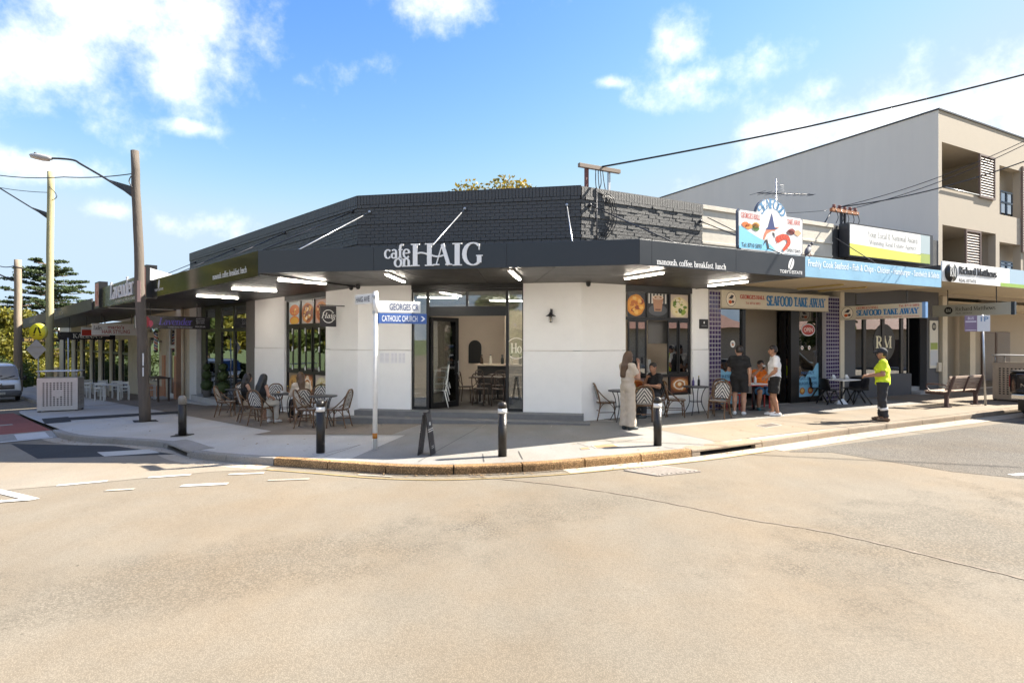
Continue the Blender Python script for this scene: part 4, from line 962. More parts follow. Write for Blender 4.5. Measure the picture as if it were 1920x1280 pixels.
# florist box sign standing on the awning edge
bs = sign_thing('florist_box_sign', 'dark box sign with raised white word Lavender above the left awning', FL @ Matrix.Translation((0, -OL - .05, 0)))
b0, b1 = -LE2, -LE - .02; OLIVE = mat('olive_panel', (.06, .062, .05), .25, .1, 2)
part('panel', MB(OLIVE).box(b0 + .9, b1 - .42, -.02, .06, ZS0 - .08, 4.22), bs)
part('end_box', MB(FRAMEB).box(b1 - .4, b1, -.10, .2, ZS0 - .1, 4.46), bs); part('end_box', MB(FRAMEB).box(b0, b0 + .88, -.10, .2, ZS0 - .1, 4.48), bs)
pm = MB('c08a7a'); pm.rect(b0 + .06, b0 + .82, ZS0 - .02, 4.42, -.103); blob(pm, random.Random(5), b0 + .44, 3.95, .34, .4, -.105, ['b8604a', 'd8a090', 'a04838', 'e0b8a8'], 16); part('flower_print', pm, bs)
pm = MB('c08a7a'); pm.rect(b1 - .36, b1 - .05, ZS0 - .02, 4.40, -.103); blob(pm, random.Random(6), b1 - .2, 3.95, .14, .4, -.105, ['b8604a', 'd8a090', 'a04838', 'e0b8a8'], 12); part('flower_print', pm, bs)
mb = MB(LET); text(mb, 'Lavender', X(FL, 206, OL + .1), X(FL, 250, OL + .1), 3.62, 4.3, -.03, font='serif', depth=.03, T=.16, thin=.06, shear=.12); part('lettering', mb, bs)
mb = MB('d8d4c4'); text(mb, 'FLOWERS FOR ALL TYPE OF OCCASIONS', X(FL, 215, OL + .1), X(FL, 253, OL + .1), ZS0 - .02, ZS0 + .08, -.021, font='bold', depth=.003); part('small_lettering', mb, bs)
part('return_panel', MB(WHITEW).add([(b1 + .012, .0, 4.36), (b1 + .012, 1.5, ZS1), (b1 + .012, 0, ZS1), (b1 - .02, .0, 4.36), (b1 - .02, 1.5, ZS1), (b1 - .02, 0, ZS1)], [(0, 1, 2), (3, 5, 4), (0, 3, 4, 1), (1, 4, 5, 2), (0, 2, 5, 3)]), bs)

# ---- tube lights on the soffits
def tube_light(p, q, label, z=ZS0, lit=True):
    p, q = Vector(p), Vector(q); c = (p + q) / 2; d = (q - p); L_ = d.length
    t = thing('tube_light', label, 'tube light', loc=(c.x, c.y, z), rotz=math.atan2(d.y, d.x), group='fluorescent battens under the awnings')
    part('housing', MB(mat('yellowed_batten', (.45, .33, .12), .6) if not lit else WHITEW).box(-L_ / 2, L_ / 2, -.045, .045, -.035, 0), t); part('tube', MB(TUBE if lit else mat('unlit_tube', (.6, .5, .32), .3)).box(-L_ / 2 + .02, L_ / 2 - .02, -.032, .032, -.06, -.037), t, bevel=.01)
def soff(u, v, z=ZS0 - .07): Y = (z - EYE) * FPX / (HORIZON - v); return ((u - 960) / FPX * Y, Y)
for p, q, n in [((520, 527), (612, 534), 'brightest tube light above the left window of the cafe'), ((434, 543), (519, 548), 'second tube light from the corner on the left soffit'), ((368, 556), (447, 561), 'third tube light from the corner on the left soffit'),
                ((724, 517), (758, 531), 'tube light to the left of the cafe doorway'), ((957, 511), (974, 526), 'tube light to the right of the cafe doorway'), ((1172, 525), (1244, 514), 'tube light above the right cafe window'), ((1328, 538), (1402, 530), 'tube light over the purple tiled pillar')]:
    tube_light(soff(*p), soff(*q), n)

# ================================================================ right-hand row
DB, DM = 2.5, 2.45                                # how far the two further awnings project
S0, S1 = CP, X(FR, 1580)
ORANGE = mat('orange_wall', (.50, .22, .03), .7, .1, 3)
sea = thing('seafood_shop', 'seafood takeaway shop with weathered cream parapet and purple tiled pillars', 'shop', F=FR)
par = part('parapet', MB(CREAMW).box(S0 + .004, X(FR, 1562), .03, .26, 3.7, ZP - .12), sea)
for z, pj in ((ZP - .12, .05), (5.22, .03), (4.78, .03), (4.36, .03)): part('ledge', MB(CREAMW).box(S0 + .006, X(FR, 1562) - .002, .03 - pj, .27, z, z + (.12 if z > 5.5 else .07)), par, bevel=.006)
part('end_cap', MB(mat('rust_brown', (.12, .06, .04), .8)).box(S0 + .004, S0 + .03, .28, 3.0, 4.6, ZP + .02), par)
part('roof', MB(mat('grey_roof', (.2, .2, .2), .7)).box(S0 + .1, X(FR, 1760), .4, 12, 4.3, 4.4), sea)
TILE = mat('purple_glazed_tile', (.035, .018, .085), .16, .35, 14, coat=.4); GROUT = mat('pale_grout', (.42, .40, .42), .9, .1)
def tiles(x0, x1, label):
    p = part('tiled_pillar', MB(GROUT).box(x0, x1, -.03, .24, -.1, ZS0), sea, label=label)
    mb = MB(TILE); n = round((x1 - x0) / .125); w = (x1 - x0) / n
    for i in range(n):
        for j in range(28):
            z = .06 + j * .122
            if z < ZS0 - .1: mb.box(x0 + i * w + .013, x0 + (i + 1) * w - .013, -.037, -.029, z + .006, z + .102)
    part('tiles', mb, p, kind='stuff')
t0, t1, t2, t3 = CE + .002, X(FR, 1350), X(FR, 1547), X(FR, 1572)
tiles(t0, t1, 'purple tiled pillar beside the cafe'); tiles(t2, t3, 'purple tiled pillar with scuffed tiles by the black chairs')
part('downpipe', MB(CREAM).box(t3 + .01, S1, -.06, .2, -.1, 3.7), sea)
zt = on(FR, 1353, 577)[1]
sx = [t1, X(FR, 1397), X(FR, 1403), X(FR, 1488), X(FR, 1502), t2]
pieces('frame', FRAMEB, [(t1, t1 + .05, .1, .2, .13, zt), (sx[1], sx[2], .09, .21, .13, zt), (sx[3], sx[4] - .02, .09, .21, .13, zt), (sx[4] - .018, sx[4] + .05, .1, .2, .13, zt), (t2 - .12, t2, .1, .2, .13, zt), (t1, t2, .08, .22, zt, ZS0), (t1 + .05, sx[1], .1, .2, .13, .22), (sx[4] + .05, t2 - .12, .1, .2, .13, .3)], sea)
part('pane', MB(GLASSD).box(t1 + .05, sx[1], .145, .151, .22, zt), sea); part('pane', MB(GLASSD).box(sx[4] + .05, t2 - .12, .145, .151, .3, zt), sea)
SEA = mat('wave_print', (.20, .46, .62), .4, .2, 3)
def wave(x0, x1, zl, zh):
    n = 40; pts = [(x0, .24)] + [(x1, .24)] + [(x1 - (x1 - x0) * k / n, zl + (zh - zl) * (1 - k / n) ** 1.4 + .05 * math.sin(k * .42)) for k in range(n + 1)]
    mb = MB(SEA); mb.prism(pts, .138, .142); return mb
wv = wave(sx[4] + .06, t2 - .13, .85, 1.35); wv.rect(sx[4] + .06, t2 - .13, .3, .42, .1375, '8fc8e6')
text(wv, 'FRESHLY', sx[4] + .2, t2 - .35, 1.0, 1.09, .138, '1d4f7c', 'bold'); text(wv, 'GRILLED FISH', sx[4] + .12, t2 - .25, .83, .92, .138, '1d4f7c', 'bold'); text(wv, 'BURGER & MORE', sx[4] + .1, t2 - .2, .67, .76, .138, '1d4f7c', 'bold')
for k, c in enumerate(('b06a20', 'c05020')): wv.disc(sx[4] + .25 + .4 * k, .48, .13, .11, .136, c); wv.disc(sx[4] + .25 + .4 * k, .49, .08, .06, .135, 'e0b060')
part('window_print', wv, sea)
wv = wave(t1 + .06, sx[1] - .02, 1.2, 1.3); text(wv, 'FRESHLY', t1 + .14, sx[1] - .15, 1.0, 1.09, .138, '1d4f7c', 'bold'); text(wv, 'COOKED SEAFOOD', t1 + .1, sx[1] - .1, .8, .89, .138, '1d4f7c', 'bold'); part('window_print', wv, sea)
mb = MB('e8e4dc'); 
for cx, cz_, r in ((sx[1] - .35, 1.98, .10), (sx[4] + .25, 1.85, .065), (sx[4] + .6, 1.85, .065)): mb.disc(cx, cz_, r, r * 1.05, .141, 'e8e4dc'); mb.disc(cx, cz_ - .2 * r, r * .5, r * .3, .139, 'c07a4a', 9, .2); mb.disc(cx - .1 * r, cz_ + .3 * r, r * .5, r * .18, .1385, '6a6a78', 7, .3)
part('window_sticker', mb, sea, kind='stuff')
mb = MB('c8402c'); mb.disc(sx[4] + .55, 2.42, .34, .2, .141, 'd8d8dc'); mb.disc(sx[4] + .55, 2.42, .31, .17, .139, 'a8342a'); text(mb, 'OPEN', sx[4] + .33, sx[4] + .77, 2.35, 2.49, .138, 'e8d8d0', 'bold'); part('open_sign', mb, sea)
part('interior_floor', MB(DKIN).box(t1, t3, .21, 7.2, .0, .125), sea)
part('interior_wall', MB(mat('shop_grey_wall', (.52, .48, .42), .8, .05)).box(t1 - .1, t3 + 2, 7.2, 7.3, 0, 3.5), sea)
pieces('interior_wall', CREAM, [(t1 + .06, t1 + .16, .25, 7.2, .1, 3.5)], sea); pieces('interior_wall', MATS['shop_grey_wall'], [(t3 + 1.4, t3 + 1.5, .25, 7.2, .1, 3.5)], sea)
part('interior_wall', MB(ORANGE).box(t1 + .17, t1 + .6, 6.9, 7.0, .1, 3.5), sea); part('interior_ceiling', MB(CREAM).box(t1, t3 + 2, .23, 7.2, 3.42, 3.48), sea)
part('open_door', MB(FRAMEB).box(sx[3] - .06, sx[3] - .01, .25, .45, .15, zt - .05), sea)
fan = thing('ceiling_fan', 'dark ceiling fan inside the seafood shop doorway', 'ceiling fan', F=FR @ Matrix.Translation((sx[2] + 1.2, 2.2, 3.42)))
mbf = MB(TIMB); mbf.tube([(0, 0, 0), (0, 0, -.28)], .015).lathe([(.0, -.36), (.09, -.34), (.09, -.27), (.03, -.25)]); part('motor', mbf, fan)
for k in range(4):
    mbf = MB(TIMB); mbf.M = Matrix.Rotation(k * math.pi / 2 + .5, 4, 'Z'); mbf.box(.08, .62, -.06, .06, -.33, -.315); part('blade', mbf, fan)
# shop name board
zb0, zb1 = on(FR, 1353, 575, .08)[1], on(FR, 1353, 545, .08)[1]
IVORY = mat('ivory_sign_face', (.62, .56, .44), .5, .05, 4)
bd = sign_thing('shop_name_board', 'long cream name board reading SEAFOOD TAKE AWAY over the shop door', FR @ Matrix.Translation((0, -.10, 0)))
x0, x1 = X(FR, 1354, .1), X(FR, 1553, .1); part('board', MB(IVORY).box(x0, x1, 0, .14, zb0, zb1), bd, bevel=.006)
pieces('edge_trim', CREAM, [(x0 - .02, x1 + .02, -.01, .15, zb0 - .03, zb0 - .001), (x0 - .02, x1 + .02, -.01, .15, zb1 + .001, zb1 + .03)], bd)
RB_, BL_ = 'b02a20', '1f6fa8'
def fish_badge(mb, cx, cz_, r, y):
    mb.disc(cx, cz_, r, r, y - .001, '3a2a2a', 24); mb.disc(cx, cz_, r * .93, r * .93, y - .002, 'efe6d4', 24); mb.disc(cx, cz_, r * .72, r * .72, y - .003, 'e4dac8', 24)
    mb.use('2a2c3a'); mb.add([(cx - r * .5, y - .004, cz_ + r * .1), (cx + r * .2, y - .004, cz_ + r * .05), (cx + r * .55, y - .004, cz_ + r * .5), (cx + r * .1, y - .004, cz_ + r * .62)], [(0, 1, 2, 3)])
    mb.disc(cx - r * .2, cz_ - r * .4, r * .33, r * .25, y - .004, 'cc5a1c', 12, .1); mb.disc(cx + r * .35, cz_ - r * .35, r * .28, r * .2, y - .005, '4a3a36', 10, .2)
mb = MB(); H_ = zb1 - zb0; W_ = x1 - x0
fish_badge(mb, x0 + W_ * .075, (zb0 + zb1) / 2, H_ * .45, 0)
text(mb, 'GEORGES HALL', x0 + W_ * .15, x0 + W_ * .37, zb0 + H_ * .55, zb0 + H_ * .82, 0, RB_, 'serif', .004, T=.28, thin=.13)
text(mb, 'Tel: 8710 5893', x0 + W_ * .2, x0 + W_ * .33, zb0 + H_ * .22, zb0 + H_ * .36, 0, RB_, 'bold')
text(mb, 'SEAFOOD TAKE AWAY', x0 + W_ * .385, x0 + W_ * .97, zb0 + H_ * .14, zb0 + H_ * .88, 0, BL_, 'serif', .004, T=.36, thin=.13)
part('print', mb, bd)
# blue awning of the seafood shop
BLUE = mat('faded_blue_fascia', (.22, .42, .58), .5, .18, 1.8)
f0, f1 = TE + .01, X(FR, 1765, DB); fb0, fb1 = on(FR, 1640, 529, DB)[1], on(FR, 1640, 494, DB)[1]
sawn = part('awning', MB(STEELD).box(f0, f1, -DB + .04, -.05, fb0 + .06, fb1 - .1), sea)
bf = thing('blue_fascia_sign', 'faded light blue awning fascia reading Freshly Cook Seafood', 'sign', F=FR @ Matrix.Translation((0, -DB, 0)))
part('panel', MB(BLUE).box(f0, f1, 0, .035, fb0, fb1), bf, bevel=.004)
mb = MB(); text(mb, 'Freshly Cook Seafood - Fish & Chips - Chicken - Hamburger - Sandwich & Salads', X(FR, 1515, DB), f1 - .12, fb0 + (fb1 - fb0) * .42, fb0 + (fb1 - fb0) * .86, 0, 'dfe8ee', 'bold', .004); part('lettering', mb, bf)
for i in range(4):
    for j in range(2): part('soffit_panel', MB(SOFFITC).box(f0 + (f1 - f0) * i / 4 + .004, f0 + (f1 - f0) * (i + 1) / 4 - .004, -DB + .04 + j * 1.22, -DB + 1.25 + j * 1.22, fb0 + .015, fb0 + .05), sawn)
for p, q, n in [((1496, 541), (1580, 533), 'unlit yellowed batten nearest the cafe under the cream soffit'), ((1535, 545), (1625, 538), 'unlit yellowed batten further along under the cream soffit')]: tube_light(soff(*p, fb0), soff(*q, fb0), n, fb0 + .012, False)

# sign standing on the cream parapet
rs = sign_thing('seafood_roof_sign', 'arched white roof sign with marlin and prawn reading SEAFOOD, OPEN 7 DAYS', FR @ Matrix.Translation((0, -2.2, 0)))
rx0, rx1 = X(FR, 1385, 2.2), X(FR, 1504, 2.2); rz0, rz1 = on(FR, 1385, 466, 2.2)[1], on(FR, 1385, 393, 2.2)[1]; rc = (rx0 + rx1) / 2; rr = (rx1 - rx0) * .235
rw = rx1 - rx0; rh = rz1 - rz0
def arched(e, r_):
    pts = [(rx0 - e + .08, rz0 - e), (rx1 + e - .08, rz0 - e), (rx1 + e, rz0 - e + .08), (rx1 + e, rz1 + e - .05), (rx1 + e - .06, rz1 + e)]
    pts += [(rc + (r_ + e) * math.cos(t) * 1.0, rz1 - .02 + (r_ + e) * math.sin(t) * .72) for t in np.linspace(.05, math.pi - .05, 18)]
    return pts + [(rx0 - e + .06, rz1 + e), (rx0 - e, rz1 + e - .05), (rx0 - e, rz0 - e + .08)]
part('frame', MB(mat('sign_edge', (.12, .13, .16), .5)).prism(arched(.03, rr), .004, .06), rs); part('face', MB(mat('white_sign_face', (.78, .77, .74), .5, .05)).prism(arched(0, rr), -.004, .003), rs)
mb = MB(); y = -.005
mb.use('7fc4de'); mb.add([(rx0 + .01, y - .001, rz0 + .02), (rc + .2, y - .001, rz0 + .02), (rc - .05, y - .001, rz0 + rh * .2), (rx0 + rw * .25, y - .001, rz0 + rh * .38), (rx0 + .01, y - .001, rz0 + rh * .6)], [(0, 1, 2, 3, 4)])
text(mb, 'GEORGES HALL', rx0 + rw * .03, rx0 + rw * .32, rz0 + rh * .80, rz0 + rh * .95, y, 'b02a20', 'serif', .003, T=.22, thin=.1); text(mb, 'TAKE AWAY', rx0 + rw * .75, rx0 + rw * .97, rz0 + rh * .80, rz0 + rh * .95, y, 'b02a20', 'serif', .003, T=.22, thin=.1)
text(mb, 'Tel: 8710 5893', rx0 + rw * .04, rx0 + rw * .34, rz0 + rh * .06, rz0 + rh * .17, y - .002, '26282e', 'bold', .003); text(mb, 'OPEN 7 DAYS', rx0 + rw * .74, rx0 + rw * .97, rz0 + rh * .05, rz0 + rh * .14, y, '26282e', 'bold', .003)
for i, ch in enumerate('SEAFOOD'):
    tt = math.pi * (.86 - .72 * i / 6); m2 = MB(); text(m2, ch, -.11, .11, -.12, .12, y, '4d84ad', 'serif', .003, T=.22, thin=.08)
    mb.M = Matrix.Translation((rc + rr * .78 * math.cos(tt), 0, rz1 - .02 + rr * .52 * math.sin(tt))) @ Matrix.Rotation(-(tt - math.pi / 2) * .9, 4, 'Y'); mb.use('4d84ad'); mb.add(m2.v, m2.f); mb.M = None
# marlin with a tall dark sail, prawn, burger and chips
def pg(col, pts, k): mb.use(col); P_ = [(rx0 + rw * a, y - .001 * k, rz0 + rh * b) for a, b in pts]; mb.add(P_, [tuple(range(len(P_)))])
pg('c97a5c', [(.36, .30), (.44, .34), (.56, .60), (.62, .70), (.52, .66), (.42, .60), (.38, .46)], 2); pg('e6d8cc', [(.38, .30), (.45, .36), (.54, .56), (.50, .56), (.42, .46)], 3)
pg('28386e', [(.40, .58), (.44, .66), (.50, 1.05), (.545, .66), (.60, .64), (.52, .60)], 4); pg('2c2c34', [(.60, .66), (.72, .82), (.61, .68)], 5); pg('2c2c34', [(.50, .52), (.55, .36), (.54, .52)], 5); pg('30303a', [(.40, .30), (.43, .06), (.46, .1), (.43, .32)], 5); pg('30303a', [(.39, .3), (.36, .14), (.42, .3)], 5)
pr_pts = curve([(rx0 + rw * a, 0, rz0 + rh * b) for a, b in ((.60, .36), (.68, .44), (.75, .42), (.77, .30), (.73, .18), (.69, .10))], 4)
for k, p in enumerate(pr_pts): mb.disc(p.x, p.z, .10 * (1 - .025 * k), .09 * (1 - .03 * k), y - .003 - .0004 * k, 'b8341e' if k % 2 else 'd0502c', 10)
pg('b8341e', [(.62, .36), (.52, .28), (.6, .33)], 4); pg('b8341e', [(.60, .34), (.55, .2), (.62, .32)], 4)
for a, b, c in ((.10, .64, 'd06a2a'), (.14, .60, 'e09040'), (.25, .62, '8a4a20'), (.25, .66, 'd8a050'), (.25, .58, '4a7a30'), (.82, .62, '8a3a34'), (.80, .58, '5a3038'), (.92, .60, 'e0a880')): mb.disc(rx0 + rw * a, rz0 + rh * b, .13, .07, y - .006, c, 10, .2)
part('print', mb, rs)
pieces('strut', STEELD, [(rx0 + .3, rx0 + .34, .06, .1, fb1 - .15, rz0 + .3), (rx1 - .34, rx1 - .3, .06, .1, fb1 - .15, rz0 + .3)], rs)
for u, v, u2, v2 in ((1327, 408, 1482, 478), (1562, 443, 1655, 500)):
    x, z = on(FR, u, v); part('tie_rod', MB(STEELD).tube([(x, .0, z), (X(FR, u2, DB - .2), -DB + .2, fb1 - .05)], .013), sawn)

# ================================================================ real estate shop
rm = thing('real_estate_shop', 'charcoal rendered real estate office with wide window and recessed door', 'shop', F=FR)
M0, M1 = S1 + .002, X(FR, 1742); AX = X(FR, 1760)
wx0, wx1 = X(FR, 1604), X(FR, 1709); wz0, wz1 = on(FR, 1640, 703)[1], 3.3
dx0 = X(FR, 1709); dx1 = X(FR, 1738)
wall_ = MB(GREYR); wall_.holes(M0, AX, -.1, 3.95, 0, .24, [(wx0, wx1, wz0, wz1), (dx0, dx1, -.2, wz1)]); part('wall', wall_, rm)
part('upper_wall', MB(BRICKM).box(X(FR, 1562) + .004, AX - .004, .02, .26, 3.95, ZP - .02), rm)
mx = [wx0, X(FR, 1626), X(FR, 1661), X(FR, 1696), wx1]
pieces('mullion', FRAMEB, [(m_ - .08, m_ + .08, .08, .16, wz0, wz1) for m_ in mx[1:4]] + [(wx0, wx0 + .05, .08, .16, wz0, wz1), (wx1 - .05, wx1, .08, .16, wz0, wz1)], rm)
for a, b in zip(mx[:-1], mx[1:]): part('pane', MB(GLASSD).box(a + .08, b - .08, .115, .121, wz0, wz1), rm)
lg = MB('151515'); cx, cz_ = X(FR, 1664), on(FR, 1664, 642)[1]; lg.disc(cx, cz_, .66, .66, .105, '141414', 32); text(lg, 'RM', cx - .52, cx + .45, cz_ - .22, cz_ + .24, .104, 'e6dcb8', 'serif', .003, T=.2, thin=.06); part('window_logo', lg, rm)
part('door_recess', MB(FRAMEB).box(dx0, dx0 + .06, .25, 1.2, .1, wz1).box(dx0 + .061, dx1 - .061, 1.1, 1.2, .1, wz1).box(dx1 - .06, dx1, .25, 1.2, .1, wz1), rm)
part('step', MB(ST).box(dx0, dx1, -.3, .24, -.1, .22).box(dx0 + .02, dx1 - .02, .241, 1.1, -.1, .36), rm)
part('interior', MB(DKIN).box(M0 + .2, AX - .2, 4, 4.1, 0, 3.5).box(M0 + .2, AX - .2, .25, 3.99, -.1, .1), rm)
part('display_panel', MB(WHITEW).box(mx[3] - .55, mx[3] - .25, .5, .53, wz0 + .02, wz0 + .75).box(mx[2] + .9, mx[2] + 1.2, .5, .53, wz0 + .02, wz0 + .4), rm, kind='stuff')
pp = MB('cfcabb'); q0, q1 = X(FR, 1743.5, .03), X(FR, 1759, .03); pz0, pz1 = on(FR, 1750, 690, .03)[1], on(FR, 1750, 601, .03)[1]
pp.box(q0, q1, -.03, -.002, pz0, pz1); pp.disc((q0 + q1) / 2, pz1 - .22, .15, .15, -.032, '1b1b1b'); text(pp, 'RM', (q0 + q1) / 2 - .1, (q0 + q1) / 2 + .1, pz1 - .28, pz1 - .16, -.033, 'd8d0b8', 'serif', .002); pp.rect(q0 + .04, q1 - .04, pz0 + .7, pz0 + .95, -.032, '8a9a3a'); pp.rect(q0 + .04, q1 - .04, pz0 + .1, pz0 + .66, -.032, 'b8bcc0')
part('wall_poster', pp, rm)
part('meter_box', MB(CREAM).box(q1 - .1, q1 + .12, -.1, -.003, .9, 1.25), rm, bevel=.01)
# billboard over the office
bb = thing('roof_billboard', 'wide white and yellow billboard reading Your Local and National Award Winning Real Estate Agency', 'billboard', F=FR @ Matrix.Translation((0, -.35, 0)))
x0, x1 = X(FR, 1593, .35), X(FR, 1743, .35); z0, z1 = on(FR, 1593, 478, .35)[1], on(FR, 1593, 420, .35)[1]
part('box', MB(STEELD).box(x0 - .04, x1 + .22, .0, .33, z0 - .04, z1 + .05), bb); part('face', MB(mat('white_sign_face', (.78, .77, .74))).box(x0, x1 - .62, -.012, -.001, z0 + .30, z1), bb)
YEL = mat('yellow_sign_print', (.70, .66, .10), .5, .05)
part('yellow_band', MB(YEL).prism([(x0, z0), (x1 - .62, z0), (x1 - .62, z0 + .28), (x0, z0 + .38)], -.013, -.0005), bb); part('end_panel', MB('a9b7b9').box(x1 - .615, x1, -.012, -.001, z0 + .34, z1).use('9fae5a').box(x1 - .615, x1, -.012, -.001, z0, z0 + .335), bb)
mb = MB(); w_ = x1 - x0
text(mb, 'Your Local & National Award', x0 + w_ * .2, x0 + w_ * .83, z0 + (z1 - z0) * .66, z0 + (z1 - z0) * .86, -.012, '7a7a72', 'serif', .003, T=.11, thin=.05); text(mb, 'Winning Real Estate Agency', x0 + w_ * .22, x0 + w_ * .82, z0 + (z1 - z0) * .38, z0 + (z1 - z0) * .58, -.012, '7a7a72', 'serif', .003, T=.11, thin=.05); part('lettering', mb, bb)
# white fascia of the office awning
wf = thing('white_fascia_sign', 'white awning fascia reading Richard Matthews Real Estate with round black badge', 'sign', F=FR @ Matrix.Translation((0, -DM, 0)))
f2, f3 = X(FR, 1767, DM), 26.0; wz0_, wz1_ = on(FR, 1767, 527, DM)[1], on(FR, 1767, 489, DM)[1]
part('panel', MB(mat('white_sign_face', (.78, .77, .74))).box(f2, X(FR, 1893, DM), 0, .04, wz0_, wz1_), wf, bevel=.004); part('panel', MB('9fb6c6').box(X(FR, 1893, DM) + .004, f3, 0, .04, wz0_, wz1_), wf)
part('green_band', MB('8fae4a').box(X(FR, 1876, DM), f3, -.004, -.001, wz0_, wz0_ + .12), wf)
mb = MB(); cx, cz_ = X(FR, 1786, DM + .08), on(FR, 1786, 511, DM + .08)[1]; mb.lathe([(.0, -.09), (.27, -.09), (.27, -.001)], cx, cz_, 28, axis='y')
mb = MB(FRAMEB); mb.lathe([(.27, -.001), (.27, -.09), (.0001, -.09)], cx, cz_, 28, 'y'); part('badge', mb, wf)
mb = MB(); text(mb, 'RM', cx - .16, cx + .16, cz_ - .13, cz_ + .13, -.09, 'd8d8d4', 'serif', .004); part('badge_letters', mb, wf)
x0, x1 = X(FR, 1798, DM), X(FR, 1868, DM); mb = MB(); text(mb, 'Richard Matthews', x0, x1, on(FR, 1798, 514, DM)[1], on(FR, 1798, 499, DM)[1], 0, '1c1e22', 'serif', .02, T=.17, thin=.07); part('lettering', mb, wf)
mb = MB(); text(mb, 'REAL ESTATE', x0, X(FR, 1830, DM), on(FR, 1798, 528, DM)[1], on(FR, 1798, 522, DM)[1], 0, '1c1e22', 'bold', .004); part('small_lettering', mb, wf)
mawn = part('awning', MB(STEELD).box(f2, f3, -DM + .045, -.03, wz0_ + .1, wz1_ - .12), rm)
for i in range(8): part('soffit_panel', MB(SOFFITC).box(f2 + (f3 - f2) * i / 8 + .004, f2 + (f3 - f2) * (i + 1) / 8 - .004, -DM + .045, -.02, wz0_ + .02, wz0_ + .05), mawn)

# ================================================================ apartment building
ap = thing('apartment_building', 'three storey cream and grey apartment building with louvred balconies on the right', 'building', F=FR)
AZ = on(FR, 1760, 206)[1]
AE = 30.0
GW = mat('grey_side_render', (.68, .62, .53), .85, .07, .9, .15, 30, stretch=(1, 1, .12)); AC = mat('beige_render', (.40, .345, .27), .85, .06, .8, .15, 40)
def rx(u): return X(FR, u)
b3t, b3b = on(FR, 1766, 266)[1], on(FR, 1766, 352)[1]; b2t = on(FR, 1767, 421)[1]
op = [(rx(1766), rx(1867), b3b, b3t), (rx(1874), rx(1914), b3b - .55, b3t - .25), (rx(1767), rx(1867), b3b - 3.1, b2t), (rx(1874), rx(1914), b3b - 3.3, b2t - .3), (rx(1918), AE - .8, b3b, b3t), (rx(1918), AE - .8, b3b - 3.1, b2t)]
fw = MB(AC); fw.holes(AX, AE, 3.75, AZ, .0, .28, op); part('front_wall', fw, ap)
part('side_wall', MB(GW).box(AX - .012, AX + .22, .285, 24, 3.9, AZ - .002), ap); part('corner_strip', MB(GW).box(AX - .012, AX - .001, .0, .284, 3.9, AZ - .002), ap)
part('roof_cap', MB(STEELD).box(AX - .04, AE, -.04, .3, AZ + .002, AZ + .06).box(AX - .04, AX + .25, .301, 24, AZ + .002, AZ + .06), ap)
part('roof', MB(GW).box(AX + .23, AE, .3, 24, AZ - .3, AZ - .2), ap)
IN = mat('balcony_wall', (.36, .31, .24), .85, .06, 1)
pieces('balcony_back', IN, [(AX + .25, AE, 2.6, 2.7, 3.9, AZ - .31)], ap); pieces('balcony_floor', AC, [(AX + .23, AE, .29, 2.6, z - .25, z) for z in (b3b - .95, b3b - 3.95 + .2)] + [(AX + .23, AE, .29, 2.6, b3t + .02, b3t + .2), (AX + .23, AE, .29, 2.6, b2t + .02, b2t + .2)], ap)
pieces('balcony_divider', AC, [(rx(1868), rx(1873), .29, 2.6, 3.9, AZ - .31)], ap)
LOUV = mat('brown_louvre', (.17, .12, .10), .5, .1)
def louvre(u0, u1, z0, z1):
    x0, x1 = X(FR, u0, .06), X(FR, u1, .06); f = part('louvre_screen', MB(LOUV).box(x0, x0 + .07, -.08, -.01, z0, z1).box(x1 - .07, x1, -.08, -.01, z0, z1).box(x0 + .071, x1 - .071, -.08, -.01, z0, z0 + .07).box(x0 + .071, x1 - .071, -.08, -.01, z1 - .07, z1), ap)
    n = int((z1 - z0 - .14) / .105); me = None
    for i in range(n):
        z = z0 + .1 + i * .105; mb = MB(LOUV); mb.add([(x0 + .072, -.07, z), (x1 - .072, -.07, z), (x1 - .072, -.03, z + .07), (x0 + .072, -.03, z + .07), (x0 + .072, -.06, z - .012), (x1 - .072, -.06, z - .012), (x1 - .072, -.018, z + .062), (x0 + .072, -.018, z + .062)], [(0, 1, 2, 3), (7, 6, 5, 4), (0, 4, 5, 1), (3, 2, 6, 7)]); part('slat', mb, f)
louvre(1837, 1866, b3b - .05, b3t - .05); louvre(1811, 1839, b3b - 3.1, b2t - .05); louvre(1917, 1945, b3b - 2.0, b3t - .05)
part('rail', MB(STEEL).tube([(rx(1767), -.05, b3b + .02), (rx(1838), -.05, b3b + .02)], .02), ap)
WIN = mat('blue_aluminium', (.06, .11, .20), .3, .1); GLB = glass('blue_window_glass', (.25, .33, .42), .35)
for z0, z1 in ((b3b - .5, b3t - .95), (b3b - 3.25, b2t - .9)):
    x0, x1 = X(FR, 1876, -.6), X(FR, 1901, -.6); w = part('window', MB(WIN).box(x0, x0 + .07, .6, .68, z0, z1).box(x1 - .07, x1, .6, .68, z0, z1).box(x0 + .071, x1 - .071, .6, .68, z0, z0 + .07).box(x0 + .071, x1 - .071, .6, .68, z1 - .07, z1).box((x0 + x1) / 2 - .035, (x0 + x1) / 2 + .035, .602, .678, z0 + .071, z1 - .071).box(x0 + .071, x1 - .071, .604, .676, z0 + .75, z0 + .83), ap)
    part('pane', MB(GLB).box(x0 + .07, x1 - .07, .64, .646, z0 + .07, z1 - .07), w); part('surround', MB(AC).box(rx(1874) - .1, x0 - .004, .6, .7, z0 - 1, z1 + 1).box(x1 + .004, x1 + 2.5, .6, .7, z0 - 1, z1 + 1).box(x0, x1, .6, .7, z1 + .004, z1 + 1), w)
